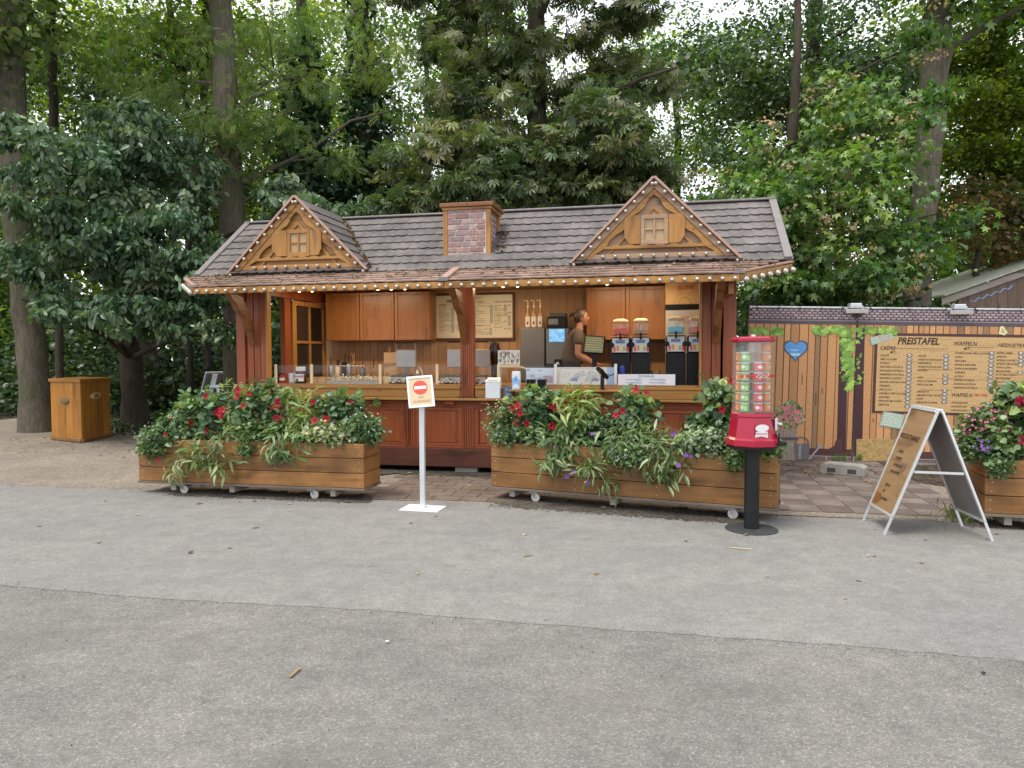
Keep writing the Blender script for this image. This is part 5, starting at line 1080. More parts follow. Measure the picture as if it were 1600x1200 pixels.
#@@OUTDOOR
# ================================================================== PLANTER BOXES
def planter(label, A, B, depth, cast, feet, splay=0.):
    """A, B: front bottom corners (world xy) at the left and right"""
    A, B = np.array(A, float), np.array(B, float); L = np.linalg.norm(B-A); rz = math.atan2(B[1]-A[1], B[0]-A[0])
    t = thing('planter_box', label, 'planter', (A[0], A[1], 0), rz, 'wheeled plank planters'); zb, n, bh = .135, 3, .158
    MB().box(-.01, L+.01, -.012, depth+.012, zb-.024, zb).build('base_frame', 'base_wood', t, bevel=.004)
    for i in range(n):
        z0 = zb+.003+i*bh
        MB().box(0, L, 0, .028, z0, z0+bh-.006).build('plank', 'planter', t, bevel=.005); MB().box(0, L, depth-.028, depth, z0, z0+bh-.006).build('plank', 'planter', t, bevel=.005)
        MB().box(L-.03, L-.002, .03, depth-.03, z0, z0+bh-.006).build('plank', 'planter_v', t, bevel=.005); MB().box(.002, .03, .03, depth-.03, z0, z0+bh-.006).build('plank', 'planter_v', t, bevel=.005)
    sc_ = MB()
    for i in range(n):
        for x in (.05, L*.33, L*.62, L-.05):
            for dz in (.035, .115): mt_ = Matrix.Translation((x+rnd.uniform(-.008, .008), .0, zb+.003+i*bh+dz)) @ Matrix.Rotation(R(90), 4, 'X'); sc_.add([tuple(mt_ @ Vector((.006*math.cos(k*1.047), .006*math.sin(k*1.047), .0015))) for k in range(6)], [list(range(6))])
    o = sc_.build('screw_heads', 'zinc', t); o['kind'] = 'stuff'
    for x in (.03, L-.07):
        MB().box(x, x+.04, .03, .07, zb, zb+n*bh-.02).build('corner_batten', 'planter', t)
    s = MB().box(.03, L-.03, .03, depth-.03, zb+.25, zb+n*bh-.05); s.build('soil', 'soil', t)
    for x in feet: MB().box(x-.03, x+.03, .05, depth-.02, zb-.105, zb-.03).build('foot_beam', 'grey_wood', t, bevel=.004)
    for x in cast:
        for y in (.045, depth-.06):
            c = MB(); c.box(x-.05, x+.05, y-.04, y+.04, zb-.036, zb-.029); c.bar((x-.028+.02, y-.024, zb-.035), (x+.022, y-.024, .045), .004, .04, up=(0, 1, 0)); c.bar((x-.008, y+.024, zb-.035), (x+.022, y+.024, .045), .004, .04, up=(0, 1, 0)); cr = c.build('caster', 'zinc', t)
            wh = MB().lathe([(.0001, -.014), (.018, -.016), (.022, -.01), (.04, -.012), (.046, -.008), (.046, .008), (.04, .012), (.022, .01), (.018, .016), (.0001, .014)], 18).xform(Matrix.Translation((x+.022, y, .046)) @ Matrix.Rotation(R(90), 4, 'X')); wh.build('wheel', 'casterw', cr, True)
    return t, A, (B-A)/L, L, depth, zb+n*bh
a, b_ = ground(217.4, 751.5, .13), ground(568.9, 764.6, .13)
PL = planter('long plank planter on casters left of the no-entry sign', a[:2], b_[:2], .44, (.52, 2.10), (.40, 1.13, 2.33))
a, b_ = ground(767.5, 760.4, .13), ground(1214, 796, .13)
PR = planter('long plank planter on casters behind the red snack dispenser', a[:2], b_[:2], .44, (.47, 2.45), (.22, 1.32, 2.60))
a = ground(1538, 803, .13); b_ = a+np.array((2.2, -.62, 0))
PT = planter('plank planter at the right edge beside the folding sign', a[:2], b_[:2], .44, (.36, 1.8), (.2, 1.1, 1.9))
# ================================================================== PLANTS
G_DARK = [(.06, .125, .052), (.11, .19, .09), (.04, .09, .036), (.17, .25, .13)]
G_MID = [(.14, .22, .085), (.21, .29, .13), (.10, .165, .062), (.29, .36, .20)]
G_LIGHT = [(.20, .29, .09), (.30, .38, .14), (.14, .215, .065)]
G_FINE = [(.11, .19, .07), (.17, .25, .10), (.08, .14, .055)]
flow_me = {}
def flower_mesh(col, tm=L_FLOW, center=None, key=None):
    center = center or tuple(v*.45 for v in col)
    k = key or col
    if k in flow_me: return flow_me[k]
    tv, tt = tm; mb = MB(); mb.add(tv, tt, 0, col); mb.add([(.1, 0, .0), (.12, .12, .08), (.12, -.1, .1), (.12, 0, -.13)], [(0, 1, 2), (0, 2, 3), (0, 3, 1)], 0, center)
    me = mb.mesh('flower', 'petal'); flow_me[k] = me; return me
def put_flower(me, par, p, d, s, name='flower'):
    q = Vector(d).to_track_quat('X', 'Z').to_matrix().to_4x4(); o = bpy.data.objects.new(name, me); COL.objects.link(o); o.parent = par; o.matrix_basis = Matrix.Translation(Vector(p)-par.location) @ q @ Matrix.Rotation(rnd.uniform(0, 6), 4, 'X') @ Matrix.Scale(s, 4); return o
def plant_at(name, label, px, py, base, group=None):
    """Empty on the soil below the photo position"""
    return thing(name, label, 'plant', base, 0, group)
def soilpt(Pn, s, d=.22): # point on soil: s metres along, d metres back
    t, A, ex, L, dep, zt = Pn; ey = np.array((-ex[1], ex[0])); p = A+ex*s+ey*d; return np.array((p[0], p[1], zt-.06))
def on_box(Pn, px, py, back=.2):
    """world point over the planter for a photo position: meets the vertical plane `back` metres behind the front"""
    t, A, ex, L, dep, zt = Pn; ey = np.array((-ex[1], ex[0], 0)); o = np.array((A[0], A[1], 0))+ey*back; d = ray(px, py); tt = ((o-CAM) @ ey)/(d @ ey); return CAM+d*tt
def stems(name, base, tips, par, r=.004, mat='stem', sag=.0, kind=None):
    mb = MB()
    for tp in tips:
        b = np.array(base)+rg.normal(size=3)*np.array((.03, .03, 0)); tp = np.array(tp); m = (b+tp)/2+np.array((0, 0, sag))+rg.normal(size=3)*.02
        mb.tube([b, m, tp], [r, r*.8, r*.5], 4, cap=False)
    o = mb.build(name, mat); o.parent = par; o.matrix_parent_inverse = par.matrix_basis.inverted(); return o
def mandevilla(Pn, label, px, py, rx, ry, nfl, back=.25, lv=170, col=(.33, .006, .018), big=0):
    c = on_box(Pn, px, py, back); k = c[1]/F; b = c.copy(); b[2] = Pn[5]-.06; t = thing('mandevilla', label, 'plant', b, 0, 'red trumpet flowers in the planters')
    bl = [(c, (rx*k, .15, ry*k), 1.)]
    foliage('foliage', bl, int(lv*.62), 4, .045, .066, L_OVAL, G_DARK, t, 'leaf_gloss', .25, .7, gap=.35, f=9, seed=px, shell=.4, zmin=.3)
    foliage('new_leaves', [(c+np.array((0, -.03, ry*k*.5)), (rx*k*.9, .12, ry*k*.5), 1.)], lv//6, 3, .04, .07, L_OVAL, G_LIGHT, t, 'leaf', .1, .5, f=9, seed=px+2, zmin=.3)
    stems('stem', b, [c+np.array((rx*k*rnd.uniform(-.7, .7), rnd.uniform(-.1, .1), ry*k*rnd.uniform(-.5, .8))) for _ in range(9)], t)
    me = flower_mesh(col)
    for i in range(max(4, int(nfl*.75))):
        a = rnd.uniform(0, 2*math.pi); rr = rnd.uniform(.45, 1.05); p = c+np.array((rx*k*rr*math.cos(a), -.17+rnd.uniform(-.04, .06), ry*k*rr*math.sin(a)))
        put_flower(me, t, p, (rnd.uniform(-.6, .6), -1, rnd.uniform(-.2, .7)), rnd.uniform(.065, .095)*(1.25 if big else 1))
    return t
def lance(Pn, name, label, px, py, rx, ry, n, size=.13, droop=.5, cols=G_MID, back=.1, group='long leaved plants in the planters', trail=None, rd=.15, fl=None):
    c = on_box(Pn, px, py, back); k = c[1]/F; b = on_box(Pn, px, py, max(back, .12)); b[2] = Pn[5]-.06; t = thing(name, label, 'plant', b, 0, group)
    bl = [(c, (rx*k, rd, ry*k), 1.)]
    if trail:
        for (qx, qy, qrx, qry) in trail:
            q = on_box(Pn, qx, qy, -.07); bl.append((q, (qrx*k, .07, qry*k), qrx*qry/(rx*ry)))
    foliage('foliage', bl, int(n*.62), 5, .05, size*.95, L_LANCE, cols, t, 'leaf', droop, .7, gap=.4, f=7, seed=px, width=.8, shell=.55, zmin=.16, flat=.8)
    tips = [np.array(q[0])+rg.normal(size=3)*np.array(q[1])*.6 for q in bl for _ in range(6)]; stems('stem', b, tips, t, sag=.05)
    if fl:
        me = flower_mesh(fl[0], key=fl[0])
        for (fx, fy) in fl[1]: put_flower(me, t, on_box(Pn, fx, fy, back-.16), (rnd.uniform(-.4, .4), -1, rnd.uniform(-.1, .5)), rnd.uniform(.035, .05)*fl[2])
    return t
def fine(Pn, name, label, px, py, rx, ry, n, fcol, nfl, size=.035, back=.12, cols=G_FINE, group='small leaved plants in the planters', fs=.014, rd=.13, up=.25, tmpl=L_OVAL, airy=0.):
    c = on_box(Pn, px, py, back); k = c[1]/F; b = on_box(Pn, px, py, max(back, .12)); b[2] = Pn[5]-.06; t = thing(name, label, 'plant', b, 0, group)
    bl = [(c, (rx*k, rd, ry*k), 1.)]
    foliage('foliage', bl, int(n*(.7 if name == 'filler_plant' else .85)), 7, .035, size, tmpl, cols, t, 'leaf', .1, .6, gap=.35, f=12, seed=px, shell=.5, zmin=.2, flat=.8)
    stems('stem', b, [c+rg.normal(size=3)*np.array((rx*k, rd, ry*k))*.5 for _ in range(10)], t, .003)
    if nfl:
        me = flower_mesh(fcol, key=('f', fcol), center=(.8, .7, .2))
        for i in range(nfl):
            d = rg.normal(size=3); d[1] = -abs(d[1])*.9-.2; d /= np.linalg.norm(d); e = 1.02+airy*rnd.random(); p = c+d*np.array((rx*k, rd, ry*k))*e+np.array((0, 0, ry*k*up*rnd.random()))
            put_flower(me, t, p, (d[0], d[1]-.3, .5+d[2]), rnd.uniform(.8, 1.25)*fs)
    return t
WHITE_, LAV, PURP, PINK = (.75, .74, .72), (.36, .30, .58), (.26, .10, .48), (.55, .10, .26)
# left planter
fine(PL, 'lobelia', 'trailing fine leaved lavender plant at the left corner of the left planter', 240, 690, 24, 22, 260, LAV, 26, back=-.02, size=.032)
mandevilla(PL, 'red flowering bush in front of the tilted panel on the left planter', 318, 645, 48, 34, 12, lv=190)
mandevilla(PL, 'tall red flowering bush before the left kiosk post', 412, 632, 44, 36, 13, lv=180)
mandevilla(PL, 'red flowering bush under the counter at the right end of the left planter', 535, 643, 42, 34, 9, lv=170)
fine(PL, 'filler_plant', 'feathery green filler below the leftmost red flowers', 282, 668, 34, 22, 220, WHITE_, 3, back=.1, size=.05, cols=G_MID)
lance(PL, 'long_leaf_plant', 'big light green plant spilling over the front of the left planter', 345, 685, 52, 26, 130, .12, .6, G_MID+[(.17, .24, .10)], .04, trail=[(300, 712, 40, 16), (345, 726, 34, 12), (275, 735, 14, 16), (330, 715, 52, 14)])
lance(PL, 'long_leaf_plant', 'long leaved rosette drooping over the middle of the left planter', 440, 690, 30, 20, 65, .14, .8, G_MID, .02, trail=[(440, 705, 22, 12)])
lance(PL, 'long_leaf_plant', 'upright arching plant behind the middle of the left planter', 470, 645, 34, 34, 75, .13, .3, G_LIGHT, .2)
lance(PL, 'long_leaf_plant', 'narrow leaved filler between the red bushes of the left planter', 480, 680, 52, 22, 110, .11, .4, G_MID, .12)
lance(PL, 'long_leaf_plant', 'thin shoots beside the bamboo trellis in the left planter', 372, 640, 24, 40, 55, .11, .3, G_LIGHT, .22)
fine(PL, 'variegated_plant', 'pale variegated cushion at the right part of the left planter', 515, 678, 36, 15, 260, WHITE_, 10, back=.06, size=.045, cols=[(.12, .2, .06), (.32, .38, .22), (.5, .52, .40), (.09, .16, .05)])
fine(PL, 'daisy', 'white daisies at the right end of the left planter', 572, 672, 28, 22, 200, WHITE_, 22, back=.14, fs=.016, up=.8, airy=.3)
fine(PL, 'filler_plant', 'short green filler along the front of the left planter', 410, 678, 46, 20, 200, WHITE_, 4, back=.1, size=.045, cols=G_FINE)
fine(PL, 'lobelia', 'tiny trailing sprig with blue flowers on the front boards of the left planter', 385, 702, 9, 12, 70, LAV, 5, back=-.03, size=.026, rd=.04)
t = thing('red_primrose', 'single low red flower at the left front of the left planter', 'plant', on_box(PL, 262, 690, .06)*np.array((1, 1, 0))+np.array((0, 0, .55)), 0)
foliage('foliage', [(on_box(PL, 264, 690, -.02), (.07, .05, .05), 1)], 14, 3, .03, .06, L_OVAL, G_DARK, t, 'leaf_gloss', .2, .6, zmin=.2); put_flower(flower_mesh((.33, .006, .018)), t, on_box(PL, 259, 680, -.05), (0, -1, .4), .06); put_flower(flower_mesh((.33, .006, .018)), t, on_box(PL, 249, 718, -.09), (-.4, -1, .2), .055)
p0 = on_box(PL, 358, 668, .2); t = thing('bamboo_trellis', 'two bamboo sticks tied into a small trellis in the left planter', 'trellis', p0); 
for dx in (-.035, .035): MB().tube([(dx, 0, -.15), (dx*.1, 0, .26)], .006, 6).build('stick', 'cane', t)
# right planter
fine(PR, 'gaura', 'airy pale pink sprays over the left end of the right planter', 790, 660, 30, 32, 150, (.72, .58, .52), 90, back=.16, fs=.012, up=.5, airy=.55, size=.035)
fine(PR, 'lobelia', 'low lavender cushion at the left end of the right planter', 795, 683, 28, 14, 170, LAV, 22, back=.06, size=.03)
mandevilla(PR, 'red flowering bush at the left of the right planter', 842, 645, 44, 36, 15, lv=190)
mandevilla(PR, 'small red flowering bush in the middle of the right planter', 990, 640, 34, 32, 6, lv=120)
mandevilla(PR, 'tall narrow red flowering bush beside the snack dispenser', 1128, 632, 22, 44, 9, lv=130)
lance(PR, 'long_leaf_plant', 'tall arching light green plant behind the first red bush of the right planter', 905, 640, 34, 40, 95, .15, .5, G_LIGHT, .2)
lance(PR, 'long_leaf_plant', 'long trailing plant with purple flowers hanging over the right planter', 885, 692, 62, 30, 170, .13, .7, G_MID, .04, trail=[(868, 722, 30, 14), (925, 735, 24, 26), (945, 750, 12, 18), (880, 712, 44, 14)], fl=(PURP, [(868, 698), (893, 740), (897, 737), (915, 742), (918, 754), (886, 745), (925, 678)], 1.))
lance(PR, 'long_leaf_plant', 'dense narrow leaved plant in the middle of the right planter', 985, 690, 62, 34, 210, .11, .5, G_MID, .06)
lance(PR, 'long_leaf_plant', 'drooping plant with purple flowers on the front of the right planter', 1045, 705, 44, 24, 110, .13, .7, G_MID, .0, trail=[(1030, 735, 26, 10), (1060, 728, 22, 10)], fl=(PURP, [(1072, 711), (1079, 713), (1060, 727), (1052, 678), (1008, 722)], 1.05))
fine(PR, 'lobelia', 'lavender flowered trailer in the middle of the right planter', 985, 712, 36, 14, 220, LAV, 30, back=-.04, size=.03)
fine(PR, 'filler_plant', 'leafy filler behind the middle of the right planter', 950, 670, 70, 22, 320, WHITE_, 2, back=.22, size=.055, cols=G_FINE+G_DARK)
fine(PR, 'filler_plant', 'leafy filler below the first red bush of the right planter', 850, 680, 48, 18, 220, WHITE_, 0, back=.14, size=.05, cols=G_FINE+G_DARK)
fine(PR, 'filler_plant', 'leafy filler below the tall narrow red bush', 1110, 670, 34, 24, 200, (.33, .01, .03), 3, back=.2, size=.06, cols=G_DARK+G_FINE, fs=.025)
c_ = on_box(PR, 1060, 650, .22); t = thing('tuft_grass', 'wispy tan grass tuft in the right planter', 'plant', c_*np.array((1, 1, 0))+np.array((0, 0, .55))); gmb = MB()
for i in range(70):
    a = rnd.uniform(-1, 1); h = rnd.uniform(.16, .36); q = t.location; b0 = np.array((rnd.uniform(-.05, .05), rnd.uniform(-.05, .05), 0)); m0 = b0+np.array((a*.12, rnd.uniform(-.1, .1), h*.75)); e0 = b0+np.array((a*.30, rnd.uniform(-.15, .15), h*rnd.uniform(.7, 1.1))); gmb.tube([b0, m0, e0], [.003, .0022, .001], 3, cap=False)
gmb.build('blades', plain('dry_grass', (.22, .20, .09), .7), t)
fine(PR, 'variegated_plant', 'white speckled cushion left of the snack dispenser', 1105, 690, 44, 18, 340, WHITE_, 60, back=.04, size=.04, cols=[(.12, .2, .06), (.35, .40, .24), (.55, .57, .46), (.09, .16, .05)], fs=.011)
fine(PR, 'lobelia', 'dark trailing sprig on the boards left of the dispenser pole', 1150, 712, 14, 18, 150, LAV, 8, back=-.04, size=.03, rd=.05)
fine(PR, 'daisy', 'white daisies at the right end of the right planter', 1198, 695, 22, 20, 180, WHITE_, 30, back=.1, fs=.013, up=.5)
# right edge planter
fine(PT, 'gaura', 'pink and magenta flower cloud in the planter at the right edge', 1540, 668, 40, 26, 210, PINK, 80, back=.16, fs=.020, up=.4, airy=.25, size=.045, cols=G_FINE)
fine(PT, 'lobelia', 'purple flower clump at the corner of the right edge planter', 1524, 698, 26, 16, 150, PURP, 34, back=.08, fs=.024, size=.04, up=.3)
fine(PT, 'filler_plant', 'green filler of the right edge planter', 1570, 690, 44, 24, 340, WHITE_, 4, back=.14, size=.05, cols=G_FINE)
mandevilla(PT, 'tall bush with large red flowers at the right edge of the picture', 1592, 645, 40, 46, 12, lv=240, big=1, col=(.40, .01, .05))
fine(PT, 'lobelia', 'small lavender trailer over the front board of the right edge planter', 1562, 728, 15, 12, 80, LAV, 12, back=-.03, size=.028, rd=.05)
# ================================================================== NO-ENTRY SIGN, PANEL ON A POST
P0 = ground(661, 795); t = thing('no_entry_sign', 'white framed no-entry sign on a grey post with a square foot', 'sign', P0, R(-14))
MB().prism([(-.20, -.13, 0), (.20, -.13, 0), (.20, .13, 0), (-.20, .13, 0)], (0, 0, .012)).build('foot', 'whitepaint', t, bevel=.003)
MB().box(-.026, .026, -.02, .02, .012, 1.12).build('post', 'alu', t, bevel=.004)
FM = Matrix.Translation((.0, -.035, 1.175)) @ Matrix.Rotation(R(24), 4, 'Z') @ Matrix.Rotation(R(-14), 4, 'X') @ Matrix.Rotation(R(-4.), 4, 'Y')
w_, h_ = .128, .158; fr_ = MB(); fr_.box(-w_, w_, -.01, .012, h_-.022, h_); fr_.box(-w_, w_, -.01, .012, -h_, -h_+.022); fr_.box(-w_, -w_+.02, -.01, .012, -h_+.022, h_-.022); fr_.box(w_-.02, w_, -.01, .012, -h_+.022, h_-.022); fr_.xform(FM).build('frame', 'whitepaint', t, bevel=.003)
pp = MB(); pp.box(-w_+.02, w_-.02, -.003, .008, -h_+.022, h_-.022, 0, (.58, .44, .27)); n = 32
pp.add([(.0+.072*math.cos(2*math.pi*k/n), -.0035, .04+.072*math.sin(2*math.pi*k/n)) for k in range(n)], [list(range(n))], 0, (.55, .075, .055)); pp.add([(-.06, -.004, .026), (.06, -.004, .026), (.06, -.004, .056), (-.06, -.004, .056)], [(0, 1, 2, 3)], 0, (.78, .70, .60))
pp.xform(FM).build('sign_face', 'flat', t)
for b, y, s in (('KEIN', -.065, .026), ('AUSGANG', -.11, .036)): text(b, s, t, FM @ frame((0, -.0045, y), (1, 0, 0), (0, 0, 1)), 'inkgrey', .2, 'CENTER')
pc_ = on_box(PL, 331, 600, .5); t = thing('tilted_panel', 'grey tilted display panel seen from its back on a thin post', 'panel', (pc_[0], pc_[1], 0), 0)
pz = pc_[2]; pm = frame((0, 0, pz), (.62, .78, 0), (.45, -.2, .9))
MB().box(-.10, .10, -.15, .15, -.012, .012).xform(pm).build('panel', 'darkgrey', t, bevel=.004); MB().box(-.03, .03, -.14, .14, .012, .022).xform(pm).build('back_rail', 'alu', t); MB().box(-.105, .105, -.155, .155, -.018, -.0125).xform(pm).build('front_plate', 'alu', t)
MB().tube([(.07, 0, .0), (.07, 0, pz-.06), (.03, 0, pz-.02)], .018, 8).build('post', 'zinc', t, True); MB().box(-.02, .1, -.03, .03, pz-.04, pz-.01).build('clamp', 'zinc', t)
# ================================================================== SNACK DISPENSER
P0 = ground(1174, 827); t = thing('snack_dispenser', 'red snack can dispenser with clear tower on a black pole', 'vending machine', P0, R(8))
MB().lathe([(.222, 0), (.222, .008), (.20, .013), (.0001, .013)], 40).build('base_plate', 'rubber', t); MB().lathe([(.063, .013), (.063, .74)], 24).build('pole', 'blackmetal', t, True)
MB().lathe([(.205, .718), (.215, .724), (.215, .742), (.0001, .743)], 8, ph=R(22.5)).build('tray_rim', 'black', t)
MB().lathe([(.0001, .744), (.228, .744), (.225, .80), (.205, .815), (.178, .99), (.182, 1.0), (.178, 1.03), (.0001, 1.03)], 8, ph=R(22.5)).build('body', 'redgloss', t, bevel=.008)
MB().lathe([(.170, 1.032), (.170, 1.64)], 8, ph=R(22.5)).build('tower', 'acryl', t)
for k in range(8): z = 1.034+k*.0865; MB().lathe([(.165, z), (.173, z), (.173, z+.007), (.165, z+.007)], 8, ph=R(22.5)).build('tier_ring', 'acryl', t)
MB().lathe([(.174, 1.636), (.182, 1.64), (.182, 1.668), (.16, 1.682), (.0001, 1.687)], 8, ph=R(22.5)).build('lid', 'redgloss', t, bevel=.004); MB().lathe([(.02, 1.684), (.02, 1.70), (.0001, 1.704)], 10).build('lid_lock', 'alu', t)
MB().lathe([(.035, 1.03), (.035, 1.63)], 12).build('core', 'acryl', t)
can_cols = [((.20, .46, .10), 'green'), ((.62, .09, .09), 'red'), ((.72, .25, .035), 'orange')]
can_me = {}
for c, nme in can_cols:
    mb = MB(); mb.lathe([(.036, 0), (.038, .004), (.038, .066), (.036, .07), (.0001, .07)], 18, c=c)
    for q in range(6):
        a0, a1 = R(-90-30+q*10), R(-90-30+(q+1)*10); h0, h1 = .017*math.sin(math.pi*max(.12, q/6)), .017*math.sin(math.pi*min(.88, (q+1)/6)); mb.add([(.0386*math.cos(a0), .0386*math.sin(a0), .035-h0), (.0386*math.cos(a1), .0386*math.sin(a1), .035-h1), (.0386*math.cos(a1), .0386*math.sin(a1), .035+h1), (.0386*math.cos(a0), .0386*math.sin(a0), .035+h0)], [(0, 1, 2, 3)], 0, (.72, .70, .66))
    for q in range(3): a0, a1 = R(-90+38+q*10), R(-90+48+q*10); mb.add([(.0386*math.cos(a_), .0386*math.sin(a_), z) for a_, z in ((a0, .01), (a1, .01), (a1, .045), (a0, .045))], [(0, 1, 2, 3)], 0, tuple(min(1, v*1.3+.12) for v in c))
    mb.lathe([(.037, .066), (.039, .068), (.039, .074), (.035, .075)], 14, c=(.75, .72, .68)); can_me[nme] = mb.mesh('snack_can', 'flat', False)
for k in range(6):
    ang = R(-90-62+k*60); nm_ = ('green', 'red', 'orange', 'green', 'red', 'orange')[k]; lvls = {0: range(6), 1: range(5), 2: range(7), 3: range(4), 4: range(5), 5: range(6)}[k]
    for l in lvls:
        q = thing('snack_can', '%s snack can in the clear dispenser tower' % nm_, 'can', P0+np.array((.105*math.cos(ang), .105*math.sin(ang), 1.045+l*.0865)), ang+R(90)+rnd.uniform(-.5, .5), '%s snack cans in the dispenser' % nm_) if False else bpy.data.objects.new('snack_can', can_me[nm_])
        COL.objects.link(q); q.location = tuple(P0+np.array((.105*math.cos(ang+R(8)), .105*math.sin(ang+R(8)), 1.043+l*.0865))); q.rotation_euler = (0, 0, ang+R(90)+rnd.uniform(-.5, .5)); tag(q, '%s snack can, %s from the bottom, %s column of the dispenser' % (nm_, ('first', 'second', 'third', 'fourth', 'fifth', 'sixth', 'seventh')[l], ('front left', 'front middle', 'front right', 'rear right', 'rear middle', 'rear left')[k]), 'can', '%s snack cans in the dispenser' % nm_)
ar = MB(); zc = 1.345
for s in (-1, 1):
    for k in range(3):
        x = s*(.062+k*.035)
        yy = -.158 if abs(x) < .066 else -.158+(abs(x)-.066)*1.0
        ar.add([(x, yy-.004, zc-.02), (x, yy-.004, zc+.02), (x+s*.03, yy+.022*(abs(x) > .06)-.004, zc)], [(0, 1, 2)], 0, (.5, .02, .02))
for k in range(26):
    x = -.055+k*.0044; z = zc+.012*math.sin(k*1.9); ar.add([(x, -.1625, z-.004), (x+.012, -.1625, z-.006), (x+.014, -.1625, z+.002), (x+.002, -.1625, z+.005)], [(0, 1, 2, 3)], 0, (.35, .05, .04) if k % 2 else (.6, .55, .5))
ar.build('arrow_print', 'flat', t)
bd = MB(); bdf = frame((-.015, -.1985, .88), (1, 0, 0), (0, -.13, 1)); n = 20
bd.add([(.058*math.cos(2*math.pi*k/n)*(1.05), .03+.032*math.sin(2*math.pi*k/n), .0) for k in range(n)], [list(range(n))], 0, (.74, .73, .72)); bd.add([(-.058, -.05, .0003), (0, -.04, .0003), (.06, -.056, .0003), (.052, .0, .0003), (-.052, .0, .0003)], [(0, 1, 2, 3, 4)], 0, (.74, .73, .72)); o = bd.build('badge', 'flat', t); o.matrix_basis = bdf
text('PRINGLES', .024, t, bdf @ Matrix.Translation((0, -.028, .001)), 'inkred', 0, 'CENTER')
cm = frame((.172, -.075, .885), (.55, .83, 0), (0, 0, 1)) @ Matrix.Rotation(R(0), 4, 'X')
MB().box(-.05, .05, -.01, .095, -.0, .018).xform(cm).build('coin_mechanism', 'alu', t, bevel=.004); MB().lathe([(.018, .018), (.018, .03), (.0001, .03)], 12).xform(cm @ Matrix.Translation((0, .045, 0))).build('coin_knob', 'zinc', t); MB().box(-.012, .012, .035, .055, .03, .055).xform(cm).build('knob_grip', 'alu', t, bevel=.004)
MB().lathe([(.0001, 0), (.045, 0), (.045, .014), (.0001, .014)], 14, sx=.75, sy=1.2).xform(frame((.193, -.085, .80), (.55, .83, 0), (0, .0, 1))).build('chute_opening', 'black', t)
MB().prism([(.16, -.15, .745), (.255, -.12, .745), (.285, -.06, .745), (.20, .02, .745)], (0, 0, .03)).build('chute_tray', 'black', t, bevel=.008)
